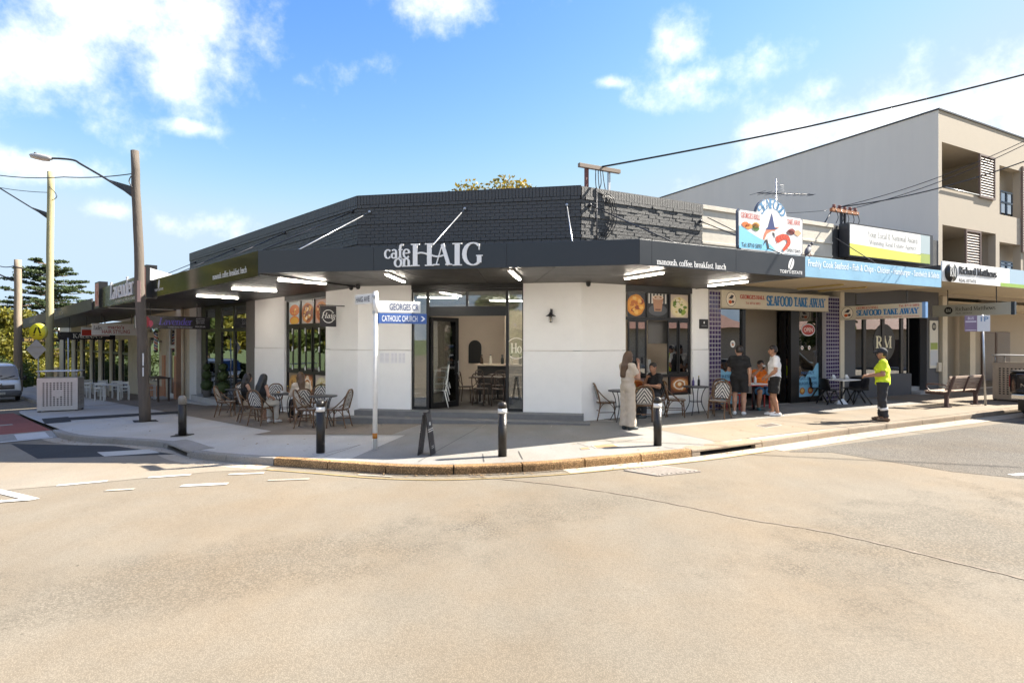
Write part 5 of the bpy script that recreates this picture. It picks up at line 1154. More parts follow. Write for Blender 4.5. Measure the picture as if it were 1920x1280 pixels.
# ground floor of the apartments, set back behind a column
part('column', MB(CREAM).box(rx(1762), rx(1771), -.1, .25, -.1, 3.75), ap); part('column', MB(CREAM).box(X(FR, 1819, -1.0), X(FR, 1829, -1.0), 1.0, 1.4, -.1, 3.6), ap)
part('lobby_wall', MB(AC).box(AX + .3, AE + 8, 3.2, 3.3, -.1, 3.75).use(GREYP).box(AX + .26, AX + .3, .26, 3.2, -.1, 3.75), ap)
for a, b in ((1843, 1866), (1868, 1895)):
    x0, x1 = X(FR, a, -3.1), X(FR, b, -3.1); f = part('louvred_door', MB(LOUV).box(x0, x1, 3.12, 3.18, -.05, 2.5), ap)
    for k in range(22): part('slat', MB(mat('brown_louvre_slat', (.20, .15, .11), .5)).box(x0 + .08, x1 - .08, 3.085, 3.119, .1 + k * .107, .165 + k * .107), f)
part('soffit', MB(SOFFITC).box(AX + .3, AE + 6, .25, 3.2, 3.56, 3.62), ap)
# cream panels left of the bare column
part('panel_wall', MB(IN).box(AX + .6, X(FR, 1815, -1.6), 1.7, 1.8, -.1, 3.4), ap)

# ================================================================ left-hand row beyond the florist
def LX(u, off=0.): return X(FL, u, off)
hs = thing('hair_salon', 'barber shop with orange tiled dado, cream window frame and white door', 'shop', F=FL)
BRK = mat('brown_face_brick', (.24, .13, .08), .8, .3, 10, .3, 60); OTILE = mat('orange_tile', (.50, .22, .12), .45, .15, 8)
h0, h1 = LX(247), LPX - .02; hd0, hd1 = LX(312), LX(327.5); hw0, hw1 = LX(277), LX(300.5); hb = -.62
hw = MB(CREAM); hw.holes(h0, h1, -1.8, 3.6, .0, .24, [(hd0, hd1, -2, 2.75), (hw0, hw1, hb + .45, 2.35), (hw0 - 1.4, hw0 - .25, hb + .45, 2.35), (hw0, hw1, 2.5, 3.1)]); part('wall', hw, hs)
part('brick_corner', MB(BRK).box(LX(346), LX(335), -.10, -.002, -1.3, 2.7), hs); part('dado', MB(OTILE).box(LX(333), LX(328), -.06, -.002, -1.3, 1.35).box(hw0 - 1.6, hd0 - .1, -.05, -.003, -1.6, hb + .42).box(hd0 - .6, hd0 - .12, -.055, -.004, hb + .421, 1.35), hs)
part('downpipe', MB(CREAM).tube([(LX(349), -.14, 3.5), (LX(349), -.14, -.9)], .06), hs)
dr = part('door', MB(WHITEW).box(hd0, hd0 + .16, .1, .16, hb - .1, 2.75).box(hd1 - .16, hd1, .1, .16, hb - .1, 2.75).box(hd0 + .161, hd1 - .161, .1, .16, hb - .1, hb + .15).box(hd0 + .161, hd1 - .161, .1, .16, 1.7, 1.85).box(hd0 + .161, hd1 - .161, .1, .16, 2.62, 2.75), hs); part('pane', MB(GLASSD).box(hd0 + .16, hd1 - .16, .125, .131, hb + .15, 2.62), dr)
for a, b in ((hw0, hw1), (hw0 - 1.4, hw0 - .25)):
    w = part('window', MB(CREAM).box(a, a + .12, -.02, .1, hb + .45, 2.35).box(b - .12, b, -.02, .1, hb + .45, 2.35).box(a + .121, b - .121, -.02, .1, hb + .45, hb + .6).box(a + .121, b - .121, -.02, .1, 2.22, 2.35), hs); part('pane', MB(GLASSD).box(a + .12, b - .12, .05, .056, hb + .6, 2.22), w)
part('transom_pane', MB(GLASSD).box(hw0, hw1, .1, .106, 2.5, 3.1), hs)
part('step', MB(ST).box(hd0 - .35, hd1 + .1, -.55, -.06, -1.6, hb - .02), hs, bevel=.01)
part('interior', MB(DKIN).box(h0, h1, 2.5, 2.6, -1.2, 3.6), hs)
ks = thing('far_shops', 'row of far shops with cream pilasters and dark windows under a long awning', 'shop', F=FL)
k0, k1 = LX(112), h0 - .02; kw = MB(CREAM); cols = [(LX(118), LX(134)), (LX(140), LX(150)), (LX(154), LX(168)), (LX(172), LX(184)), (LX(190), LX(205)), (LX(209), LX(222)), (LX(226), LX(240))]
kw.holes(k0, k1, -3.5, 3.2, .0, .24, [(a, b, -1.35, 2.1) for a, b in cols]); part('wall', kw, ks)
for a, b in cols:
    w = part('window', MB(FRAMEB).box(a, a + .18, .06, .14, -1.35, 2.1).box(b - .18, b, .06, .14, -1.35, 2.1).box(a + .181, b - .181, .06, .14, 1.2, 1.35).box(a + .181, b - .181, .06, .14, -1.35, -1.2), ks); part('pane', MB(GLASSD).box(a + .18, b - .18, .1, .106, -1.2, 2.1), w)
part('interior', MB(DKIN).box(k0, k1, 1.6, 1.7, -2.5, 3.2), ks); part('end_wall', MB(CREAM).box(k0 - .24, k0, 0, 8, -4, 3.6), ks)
e0x, e1x = LX(172, OL), LX(43, OL)
kf = MB(mat('far_fascia', (.055, .052, .05), .5)); kf.add([(e1x, -OL, 3.02), (e0x, -OL, 3.42), (e0x, -OL, 3.92), (e1x, -OL, 3.76), (e1x, -OL + .05, 3.02), (e0x, -OL + .05, 3.42), (e0x, -OL + .05, 3.92), (e1x, -OL + .05, 3.76)], [(0, 1, 2, 3), (7, 6, 5, 4), (3, 2, 6, 7), (0, 4, 5, 1), (1, 5, 6, 2), (0, 3, 7, 4)])
ka = part('awning', kf, ks); part('awning_roof', MB(SOFFITB).add([(e1x, -OL + .05, 3.1), (e0x + 1.0, -OL + .05, 3.46), (e0x + 1.0, 0, 3.46), (e1x, 0, 3.1), (e1x, -OL + .05, 3.6), (e0x + 1.0, -OL + .05, 3.8), (e0x + 1.0, 0, 3.8), (e1x, 0, 3.6)], [(0, 3, 2, 1), (4, 5, 6, 7), (0, 1, 5, 4), (1, 2, 6, 5), (2, 3, 7, 6), (3, 0, 4, 7)]), ka)
for ua, ub in ((55, 66), (103, 118)):
    a, b = LX(ua, OL), LX(ub, OL); mb = MB(); text(mb, "KALINA'S", a, b, 3.32 if ub < 100 else 3.45, 3.62 if ub < 100 else 3.72, -OL - .002, 'a49c84', 'serif', .01); part('lettering', mb, ka)
tube_light(soff(110, 616, 3.35), soff(198, 600, 3.35), 'long tube light under the far awning', 3.36)
part('roof', MB(mat('far_roof_metal', (.15, .145, .14), .6)).add([(e1x + 4, -1.2, 3.8), (e0x + 1, -1.2, 3.9), (e0x + 1, 5, 5.0), (e1x + 4, 5, 4.9), (e1x + 4, 5, 3.5), (e0x + 1, 5, 3.5)], [(0, 1, 2, 3), (1, 5, 2), (0, 3, 4)]), ks)

# ================================================================ signs hung across the footpath
HANG = mat('hanger_rod', (.05, .05, .05), .5)
def perp(side, u1, u2, near=.4):
    "frame of a board square to the facade whose ends are seen at columns u1,u2; local x to the viewer's right"
    O, d, n, u_w, u_o = (WR, dR, nR, u1, u2) if side == 'R' else (WL, dL, nL, u2, u1)
    k = (u_w - 960) / FPX; o = O + n * near; t = (k * o.y - o.x) / (d.x - k * d.y)
    p = O + d * t; k2 = (u_o - 960) / FPX; off = (k2 * p.y - p.x) / (n.x - k2 * n.y)
    return (frame(p + n * near, n) if side == 'R' else frame(p + n * off, -n)), abs(off - near)
def hang_sign(side, u1, u2, vt, vb, label, face, near=.4, top=ZS0, thick=.12, rods=True, name='hanging_sign'):
    F, w = perp(side, u1, u2, near); z1, z0 = on(F, u1, vt)[1], on(F, u1, vb)[1]
    s = sign_thing(name, label, F @ Matrix.Translation((0, -thick / 2, 0)))
    part('box', MB(face).box(0, w, 0, thick, z0, z1), s, bevel=.006)
    if rods:
        for x in (w * .2, w * .82): part('hanger', MB(HANG).tube([(x, thick / 2, z1), (x, thick / 2, top + .04)], .015), s)
    return s, w, z0, z1
BLK = mat('black_sign_face', (.012, .011, .016), .3, .1)
s, w, z0, z1 = hang_sign('L', 252, 393, 591, 615.5, 'black hanging sign with purple word Lavender beside the leaning pole', BLK, .35)
h = z1 - z0; mb = MB()
text(mb, 'Lavender', w * .30, w * .75, z0 + h * .30, z0 + h * .86, 0, '6f5fd0', 'serif', .004, T=.17, thin=.06, shear=.22); text(mb, 'FLOWERS FOR ALL TYPE OF OCCASIONS', w * .42, w * .75, z0 + h * .08, z0 + h * .18, 0, 'c8c8d0', 'bold')
for k, t_ in enumerate(('GIFTS', 'BALLOONS', 'TEDDY BEARS')): text(mb, t_, w * .80, w * .92, z0 + h * (.78 - .16 * k), z0 + h * (.88 - .16 * k), 0, 'c8c8d0', 'bold')
text(mb, '0424 363 646', w * .79, w * .93, z0 + h * .14, z0 + h * .26, 0, 'c8c8d0', 'bold'); mb.disc(w * .14, z0 + h * .5, w * .05, h * .4, -.003, 'b8243a', 10, .2); mb.disc(w * .2, z0 + h * .4, w * .03, h * .3, -.005, 'd85a78', 10, .2); mb.rect(0.005, w * .05, z0 + .01, z1 - .01, -.003, 'c8c4bc')
part('print', mb, s)
SIGNW = mat('white_sign_face', (.78, .77, .74))
s, w, z0, z1 = hang_sign('L', 172, 262, 606, 628, "white hanging sign reading mario's HAIR STYLING in red", SIGNW, .4); h = z1 - z0; mb = MB()
text(mb, "mario's", w * .32, w * .66, z0 + h * .54, z0 + h * .86, 0, 'a02a24', 'bold'); text(mb, 'HAIR STYLING', w * .2, w * .78, z0 + h * .14, z0 + h * .46, 0, 'a02a24', 'bold'); text(mb, 'Ladies', w * .03, w * .2, z0 + h * .45, z0 + h * .8, 0, '2a2a2a', 'serif', shear=.3); part('print', mb, s)
s, w, z0, z1 = hang_sign('L', 152, 205, 613, 630, 'red and white hanging sign partly hidden behind the hair styling sign', SIGNW, 1.1); h = z1 - z0
mb = MB(); mb.rect(.02, w - .02, z0 + .03, z0 + h * .72, -.003, 'b8321c'); part('print', mb, s)
s, w, z0, z1 = hang_sign('L', 108, 216, 622, 637, "long black hanging sign reading KALINA'S in white capitals", BLK, .5); h = z1 - z0
mb = MB(); text(mb, "KALINA'S", w * .25, w * .76, z0 + h * .2, z0 + h * .82, 0, 'd8d4c8', 'serif', .004, T=.2, thin=.08); part('print', mb, s)
s, w, z0, z1 = hang_sign('L', 41, 112, 633, 641, 'far black hanging sign reading BOTTLE SHOP in gold', BLK, .5); h = z1 - z0
mb = MB(); text(mb, 'BOTTLE SHOP', w * .06, w * .95, z0 + h * .2, z0 + h * .82, 0, 'a08a4c', 'serif', .004, T=.2, thin=.09); part('print', mb, s)
s, w, z0, z1 = hang_sign('R', 1577, 1731, 575, 600, 'cream hanging sign reading SEAFOOD TAKE AWAY in blue across the footpath', IVORY, .35); h = z1 - z0; mb = MB()
fish_badge(mb, w * .1, z0 + h * .5, h * .44, 0)
text(mb, 'GEORGES HALL', w * .22, w * .5, z0 + h * .74, z0 + h * .92, 0, RB_, 'serif', .004, T=.22, thin=.09); text(mb, 'Tel: 8710 5893', w * .74, w * .97, z0 + h * .76, z0 + h * .92, 0, RB_, 'bold'); text(mb, 'SEAFOOD TAKE AWAY', w * .22, w * .97, z0 + h * .24, z0 + h * .70, 0, BL_, 'serif', .004, T=.34, thin=.13)
text(mb, 'Freshly Cook Seafood - Fish & Chips - Chicken - Hamburger - Sandwich & Salads', w * .22, w * .97, z0 + h * .06, z0 + h * .16, 0, RB_, 'bold'); part('print', mb, s); part('blue_edge', MB('6f94bd').box(w + .002, w + .09, 0, .12, z0 - .01, z1 + .01), s)
s, w, z0, z1 = hang_sign('R', 1750, 1897, 573, 594, 'pale hanging sign reading Richard Matthews Real Estate across the footpath', mat('dull_ivory_sign', (.42, .41, .34), .5, .05), .3, wz0_); h = z1 - z0; mb = MB()
mb.disc(w * .22, z0 + h * .5, h * .32, h * .32, -.002, '181818'); text(mb, 'RM', w * .22 - h * .18, w * .22 + h * .18, z0 + h * .36, z0 + h * .64, -.003, 'd0d0c0', 'serif', .002); text(mb, 'Richard Matthews', w * .315, w * .82, z0 + h * .44, z0 + h * .78, 0, '22241f', 'serif', .004, T=.15, thin=.06); text(mb, 'REAL ESTATE', w * .32, w * .53, z0 + h * .18, z0 + h * .28, 0, '3a3a34', 'bold'); part('print', mb, s); part('dark_edge', MB('2f3a42').box(w + .002, w + .1, 0, .12, z0 - .01, z1 + .01), s)
s, w, z0, z1 = hang_sign('L', 600, 630, 573, 612, 'square black hanging sign with round white Haig script logo', BLK, .25, rods=False, thick=.04)
part('bracket', MB(HANG).box(-.02, w + .28, .01, .03, z1 + .005, z1 + .03).box(w + .26, w + .3, -.03, .07, z1 - .08, z1 + .11), s)
mb = MB('d8d8d4'); cx, cz_ = w / 2, (z0 + z1) / 2; h = z1 - z0
for k in range(32):
    a0, a1 = 2 * math.pi * k / 32, 2 * math.pi * (k + 1) / 32; mb.quad(*[(cx + r * math.cos(t), -.003, cz_ + r * math.sin(t)) for r, t in ((h * .29, a0), (h * .29, a1), (h * .325, a1), (h * .325, a0))][::-1])
mb.rect(w * .04, w * .96, cz_ - h * .13, cz_ + h * .15, -.004, BLK); text(mb, 'Haig', w * .06, w * .94, cz_ - h * .17, cz_ + h * .17, -.004, 'd8d8d4', 'serif', .004, T=.15, thin=.06, shear=.25); part('print', mb, s)

# small fittings on the walls
def wall_lantern(u, v):
    x, z = on(FC, u, v); t = thing('wall_lantern', 'black barn style wall lantern on the white wall right of the cafe door', 'wall lamp', F=FC @ Matrix.Translation((x, -.012, z)))
    part('backplate', MB(STEELD).box(-.03, .03, -.02, 0, -.05, .22), t, bevel=.004); part('arm', MB(STEELD).tube(curve([(0, -.01, .17), (0, -.08, .22), (0, -.15, .2), (0, -.16, .14)], 4), .009), t)
    part('shade', MB(STEELD).lathe([(.015, .15), (.03, .13), (.05, .09), (.125, .04), (.128, .035), (.05, .085)], 0, -.16, 18), t); part('bulb_glass', MB(glass('lantern_glass', (.9, .8, .6), .1)).lathe([(.035, .06), (.04, .0), (.035, -.08), (.0, -.1)], 0, -.16, 12), t); part('cage', MB(STEELD).tube([(.042, -.16, .06), (.042, -.16, -.1)], .004).tube([(-.042, -.16, .06), (-.042, -.16, -.1)], .004).tube([(0, -.202, .06), (0, -.202, -.1)], .004).lathe([(.044, -.1), (.02, -.12), (.0, -.12)], 0, -.16, 12), t)
wall_lantern(1034, 596)
mbm = MB('dcdcda')
mn = thing('menu_sheet', 'pale printed menu sheets fixed to the white wall left of the door', 'menu', F=FC @ Matrix.Translation((0, -.013, 0)))
for i, (u0, u1) in enumerate(((712, 731), (733, 746), (747, 761))):
    x0, x1 = X(FC, u0), X(FC, u1); z0, z1 = on(FC, 735, 681)[1], on(FC, 735, 660)[1]; mb = MB('e6e6e8'); mb.box(x0, x1 - .01, -.003, -.0005, z0, z1)
    for r in range(7):
        for c in range(2): mb.rect(x0 + .02 + c * (x1 - x0) / 2, x0 + (c + .82) * (x1 - x0) / 2, z1 - .05 - r * .033, z1 - .04 - r * .033, -.004, 'c2c2cc')
    part('sheet', mb, mn)
pq = thing('wall_plaque', 'small black plaque on the white pier beside the purple tiles', 'plaque', F=FR); x0, x1 = X(FR, 1312, .02), X(FR, 1327, .02); z0, z1 = on(FR, 1319, 616)[1], on(FR, 1319, 598.5)[1]
mb = MB(FRAMEB); mb.box(x0, x1, -.035, -.001, z0, z1); part('plate', mb, pq); mb = MB(); mb.disc((x0 + x1) / 2, (z0 + z1) / 2 + .04, .025, .035, -.0365, 'e0e0e0', 10); mb.rect(x0 + .05, x1 - .05, z0 + .07, z0 + .085, -.0365, '8a8a8a'); part('print', mb, pq)
for u, F, n in ((656, FL, 'left one of two dark dome cameras under the soffit'), (669, FL, 'right one of two dark dome cameras under the soffit'), (1101, FR, 'single dark dome camera above the right cafe wall')):
    x = X(FL, u - 1, .3) if F is FL else X(FR, u, .2); t = thing('security_camera', n, 'camera', F=F @ Matrix.Translation((x, -.25, ZS0)), group='dome cameras'); part('base', MB(STEELD).lathe([(.06, -.04), (.06, 0.)]), t); part('dome', MB(FRAMEB).ball((0, 0, -.06), .055), t)
bp_ = thing('barber_pole', 'striped red white and blue barber pole by the white door', 'barber pole', F=FL @ Matrix.Translation((LX(303), -.25, on(FL, 303, 640)[1])))
mb = MB(); n, m_ = 18, 24; cols_ = ['b8322c', 'e4e0d8', '2f4f8c', 'e4e0d8']; R_, Hh = .085, .42
vs = [(R_ * math.cos(2 * math.pi * i / n), R_ * math.sin(2 * math.pi * i / n), -Hh + 2 * Hh * j / m_) for j in range(m_ + 1) for i in range(n)]
for c in range(4):
    mb.use(cols_[c]); mb.smooth = True; mb.add(vs, [(j * n + i, j * n + (i + 1) % n, (j + 1) * n + (i + 1) % n, (j + 1) * n + i) for j in range(m_) for i in range(n) if ((i * 8 // n + j) // 2) % 4 == c])
part('striped_cylinder', mb, bp_); part('cap', MB(STEELD).lathe([(.1, Hh), (.1, Hh + .06), (.05, Hh + .12), (.0, Hh + .13)]), bp_); part('cap', MB(STEELD).lathe([(.0, -Hh - .13), (.05, -Hh - .12), (.1, -Hh - .06), (.1, -Hh)]), bp_); part('bracket', MB(STEELD).box(-.02, .02, .05, .25, -.03, .03), bp_)

# ================================================================ street furniture
RUST = mat('bollard_black_paint', (.020, .017, .014), .38, .5, 5, .25, 30, metal=.2)
def bollard(u, v, label, h, base=False, r=.075, band=True):
    p = GP(u, v); t = thing('bollard', label, 'bollard', loc=p, group='black steel bollards on the corner')
    part('post', MB(RUST).lathe([(r, -.05), (r, h - .2)]), t)
    if band: part('reflective_band', MB(mat('white_reflective_tape', (.7, .7, .68), .4)).lathe([(r + .003, h - .198), (r + .003, h - .12)]), t); part('cap', MB(RUST).lathe([(r, h - .118), (r, h - .06), (r * .85, h - .025), (r * .5, h - .004), (0, h)]), t)
    else: part('cap', MB(mat('worn_steel_cap', (.22, .2, .17), .5, .4, 12)).lathe([(r, h - .198), (r * 1.02, h - .06), (r * .8, h - .01), (0, h)]), t)
    if base: part('base_plate', MB(RUST).box(-.17, .17, -.17, .17, -.01, .012), t)
bollard(342, 816, 'rust stained bollard on a base plate beside the wooden lamp pole', .90, True, .085, False); bollard(601, 848, 'dark bollard in front of the left bistro chairs', .93)
bollard(942, 855, 'worn black bollard at the kerb in front of the cafe doorway', .93); bollard(1233, 835, 'shiny black bollard at the kerb near the woman in beige', .91)

p = GP(703, 842); sp = thing('street_sign_post', 'white street name post with three blades in front of the cafe', 'street sign', loc=p)
PW = mat('white_post_paint', (.74, .73, .70), .5, .12, 8); ph = on(frame(Vector(p.xy), Vector((1, 0))), 703, 546)[1] - p.z
part('post', MB(PW).tube([(0, 0, -.05), (.015, 0, ph)], .043, 14), sp); part('rust_patch', MB('b8731f').tube([(.0, -.002, .20), (.0, -.002, .30)], .0445, 14), sp); part('collar', MB(PW).lathe([(.05, ph - .40), (.05, ph - .10)], .013, 0), sp)
def blade(dirx, x0, x1, z0, z1, face, txt, col, arrow=False, y=-.05):
    F = frame(Vector(p.xy), dirx, p.z); b = part('blade', MB(face).box(x0, x1, y, y + .03, z0, z1), sp, F, bevel=.004); mb = MB(); w, h = x1 - x0, z1 - z0
    text(mb, txt, x0 + w * (.27 if arrow is None else .07), x1 - w * (.2 if arrow else .05 if arrow is None else .1), z0 + h * .2, z0 + h * .78, y, col, 'bold')
    if arrow:
        for k in (0,): mb.prism([(x1 - w * .13, z0 + h * .75), (x1 - w * .09, z0 + h * .75), (x1 - w * .03, z0 + h * .5), (x1 - w * .09, z0 + h * .25), (x1 - w * .13, z0 + h * .25), (x1 - w * .075, z0 + h * .5)], y - .004, y - .001)
    part('lettering', mb, b, F)
SP = mat('white_sign_blade', (.72, .72, .70), .4, .04)
blade(-dL, -.62, -.04, ph - .22, ph - .04, SP, 'HAIG AVE', '3a4450'); blade(dR, .04, .85, ph - .38, ph - .17, SP, 'GEORGES CR', '3f4f78', None); blade(dR, .05, .97, ph - .585, ph - .395, mat('blue_sign_blade', (.05, .12, .36), .4, .05), 'CATHOLIC CHURCH', 'e4e8ee', True)
part('clip', MB(STEEL).box(-.03, .03, -.07, .06, ph - .41, ph - .36), sp); part('clip', MB(STEEL).box(-.03, .03, -.07, .06, ph - .12, ph - .08), sp)

p = GP(800, 851); af = thing('sandwich_board', 'small black A-frame board standing on the footpath before the steps', 'sandwich board', loc=p, rotz=math.radians(-9))
h, sp_, dp = .70, .105, .26
for s_ in (-1, 1):
    mb = MB(BLK); mb.add([(s_ * .015, -dp / 2, h), (s_ * .015, dp / 2, h), (s_ * sp_, dp / 2, 0), (s_ * sp_, -dp / 2, 0), (s_ * .035, -dp / 2, h), (s_ * .035, dp / 2, h), (s_ * (sp_ + .02), dp / 2, 0), (s_ * (sp_ + .02), -dp / 2, 0)], [(0, 1, 2, 3), (7, 6, 5, 4), (0, 4, 5, 1), (2, 6, 7, 3), (1, 5, 6, 2), (0, 3, 7, 4)]); part('board', mb, af)
    mb = MB('d8d8d4'); q = lambda a, b: (s_ * (.037 + (sp_ - .015) * (1 - b)), a, h * b)
    for a0, a1, b0, b1 in ((-.04, .04, .72, .80), (-.14, .14, .62, .64), (-.14, .14, .57, .59), (-.06, .06, .2, .215), (-.06, .06, .16, .175)): mb.quad(q(a0, b0), q(a1, b0), q(a1, b1), q(a0, b1))
    part('print', mb, af, kind='stuff')
part('handle', MB(BLK).box(-.03, .03, -.1, .1, h - .01, h + .04), af)

BINM = mat('satin_bin_steel', (.50, .50, .49), .4, .1, 6, metal=.55); BINB = mat('bronze_bin_steel', (.42, .35, .27), .45, .12, 6, metal=.4)
def litter_bin(F, w, d, h, label, m, hood=.24):
    t = thing('litter_bin', label, 'bin', F=F, group='perforated steel bin enclosures')
    hl = []; nx, nz = 9, 12; px_ = (w - .28) / nx; pz_ = (h - .34) / nz
    for i in range(nx):
        for j in range(nz):
            if abs(i - (nx - 1) / 2) < 1.6 and 4.4 < j < 7.6: continue
            x0 = .14 + px_ * i + px_ * .25; z0 = .2 + pz_ * j + pz_ * .25; hl.append((x0, x0 + px_ * .55, z0, z0 + pz_ * .55))
    part('front_panel', MB(m).holes(0, w, .05, h, 0, .02, hl), t)
    hs_ = [(.1 + .16 * i, .19 + .16 * i, .2 + .12 * j, .26 + .12 * j) for i in range(int((d - .2) / .16)) for j in range(int((h - .4) / .12))]
    for x in (0, w): mb = MB(m); mb.M = Matrix.Translation((x - (.021 if x else -.0), .021, 0)) @ Matrix.Rotation(math.pi / 2, 4, 'Z') @ Matrix.Translation((0, -.02, 0)); mb.holes(0, d - .04, .05, h, 0, .02, hs_); part('side_panel', mb, t)
    part('back_panel', MB(m).box(0, w, d - .02, d, .05, h), t); part('liner', MB(FRAMEB).box(.05, w - .05, .05, d - .05, .06, h - .05), t)
    part('crest', MB(m).lathe([(.12, -.006), (.135, -.006), (.135, 0)], w / 2, .2 + pz_ * 6.1, 20, 'y'), t)
    for x, y in ((.05, .06), (w - .05, .06), (.05, d - .06), (w - .05, d - .06)): part('hood_post', MB(STEEL).tube([(x, y, h), (x, y, h + hood)], .02), t); part('foot', MB(STEELD).box(x - .04, x + .04, y - .04, y + .04, -.02, .05), t)
    part('hood', MB(STEEL).box(-.02, w + .02, -.02, d + .02, h + hood, h + hood + .03), t, bevel=.01); part('rim', MB(m).holes(0, w, 0, 0, 0, 0, []).box(0, w, 0, .1, h, h + .012).box(0, w, d - .1, d, h, h + .012), t)
q = GP(69, 773); litter_bin(frame(Vector(q.xy), Vector((math.cos(math.radians(22)), math.sin(math.radians(22)))), q.z), 1.22, .75, 1.22, 'silver perforated bin enclosure on the left corner below the yellow sign', BINM)
q = GP(1861, 750); litter_bin(frame(Vector(q.xy), Vector((nR.x, nR.y)), q.z), 1.2, .75, 1.22, 'bronze sunlit bin enclosure beside the black pickup', BINB)

BENCHW = mat('weathered_bench_timber', (.34, .25, .19), .7, .2, 8, .2, 40, stretch=(1, 12, 12)); BENCHF = mat('maroon_cast_frame', (.075, .045, .042), .45, .15)
q = (GP(1767, 764) + GP(1829, 757)) / 2; bn = thing('park_bench', 'slatted timber bench with maroon frame facing the shops', 'bench', F=frame(Vector(q.xy), -dR, q.z))
L_ = 1.9
for x in (-L_ / 2 + .12, L_ / 2 - .12):
    part('leg', MB(BENCHF).box(x - .04, x + .04, .0, .10, 0, .42), bn, bevel=.01); part('foot', MB(BENCHF).box(x - .06, x + .06, -.06, .16, 0, .03), bn)
    part('seat_bracket', MB(BENCHF).prism([(0, 0)] * 0 + [(x - .03, .36), (x + .03, .36), (x + .03, .43), (x - .03, .43)], -.5, .12), bn); part('back_bracket', MB(BENCHF).add([(x - .03, .06, .40), (x + .03, .06, .40), (x + .03, .13, .40), (x - .03, .13, .40), (x - .03, .22, .92), (x + .03, .22, .92), (x + .03, .28, .92), (x - .03, .28, .92)], [(0, 3, 2, 1), (4, 5, 6, 7), (0, 1, 5, 4), (1, 2, 6, 5), (2, 3, 7, 6), (3, 0, 4, 7)]), bn)
    part('armrest', MB(BENCHF).tube(curve([(x, .12, .62), (x, -.1, .66), (x, -.4, .66), (x, -.48, .60), (x, -.44, .50), (x, -.36, .44)], 5), .022), bn)
part('mid_bracket', MB(BENCHF).add([(-.02, .08, .42), (.02, .08, .42), (.02, .12, .42), (-.02, .12, .42), (-.02, .23, .9), (.02, .23, .9), (.02, .27, .9), (-.02, .27, .9)], [(0, 3, 2, 1), (4, 5, 6, 7), (0, 1, 5, 4), (1, 2, 6, 5), (2, 3, 7, 6), (3, 0, 4, 7)]), bn)
for k in range(5): z = .5 + k * .085; part('slat', MB(BENCHW).box(-L_ / 2, L_ / 2, .055 + k * .027, .085 + k * .027, z, z + .07), bn, bevel=.006)
for k in range(5): part('slat', MB(BENCHW).box(-L_ / 2, L_ / 2, -.48 + k * .105, -.395 + k * .105, .432, .465), bn, bevel=.006)

q = GP(1848, 760); pk = thing('parking_sign', 'parking sign on a grey pole between the bench and the bronze bin', 'parking sign', F=frame(Vector(q.xy), (dR * .35 + nR * .65).normalized(), q.z)); ph = (760 - 590) / (760 - HORIZON) * (EYE - q.z)
part('pole', MB(STEEL).tube([(0, 0, -.05), (-.08, 0, ph)], .03, 12), pk); part('panel', MB('cfd2d8').box(-.2, .1, -.05, -.035, ph - .5, ph - .02), pk, bevel=.004); part('panel', MB('7d6c88').box(-.5, -.204, -.05, -.035, ph - .5, ph - .02), pk, bevel=.004)
mb = MB(); text(mb, '1P', -.12, .06, ph - .2, ph - .06, -.05, '5a80a8', 'bold'); text(mb, 'BUS', -.42, -.28, ph - .14, ph - .06, -.05, 'd8d4e0', 'bold'); mb.rect(-.48, -.22, ph - .22, ph - .18, -.051, 'c8c4d0'); mb.rect(-.48, -.22, ph - .47, ph - .45, -.051, 'c8c4d0'); part('print', mb, pk)

# pedestrian crossing sign, diamond sign seen from behind, plain pole
q = GP(70, 752); q2 = q; ps = thing('crossing_sign', 'round yellow pedestrian crossing sign with walking legs above the bin', 'road sign', loc=q); yy = q.y / FPX
hz = EYE - q.z + (HORIZON - 622) * yy; R_ = 15.5 * yy
part('post', MB(STEEL).tube([(0, .06, -.1), (0, .06, hz + .1)], .035, 12), ps); part('rim', MB(mat('yellow_sign_rim', (.55, .50, .12), .5)).lathe([(R_, -.0), (R_ * 1.04, .04), (R_ * 1.04, .12), (R_, .16)][::-1], 0, hz, 28, 'y'), ps); part('disc', MB(mat('yellow_sign_face', (.72, .64, .02), .45, .05)).lathe([(R_ * .99, -.001), (R_ * .99, -.008), (.001, -.008)], 0, hz, 28, 'y'), ps)
mb = MB('2a2206'); s_ = R_
for sg_ in (-1, 1): mb.add([(sg_ * s_ * .02, -.010, hz + s_ * .55), (sg_ * s_ * .2, -.010, hz + s_ * .55), (sg_ * s_ * .5, -.010, hz - s_ * .15), (sg_ * s_ * .3, -.010, hz - s_ * .25)], [(0, 1, 2, 3) if sg_ < 0 else (3, 2, 1, 0)]); mb.add([(sg_ * s_ * .28, -.010, hz - s_ * .3), (sg_ * s_ * .55, -.010, hz - s_ * .38), (sg_ * s_ * .5, -.010, hz - s_ * .5), (sg_ * s_ * .25, -.010, hz - s_ * .4)], [(0, 1, 2, 3)])
mb.f = [f for f in mb.f]; part('legs_symbol', mb, ps, kind='stuff')
ds = thing('diamond_sign', 'grey back of a diamond road sign under the yellow round sign', 'road sign', loc=(q.x, q.y + .12, q.z)); hd = EYE - q.z + (HORIZON - 655) * yy; r = 19 * yy
part('plate', MB(mat('sign_back_aluminium', (.42, .42, .45), .5, .06, metal=.3)).prism([(-r, hd), (0, hd - r), (r, hd), (0, hd + r)], -.19, -.18), ds); pieces('rail', STEEL, [(-r * .6, r * .6, -.21, -.191, hd + r * .25, hd + r * .31), (-r * .6, r * .6, -.21, -.191, hd - r * .31, hd - r * .25)], ds)
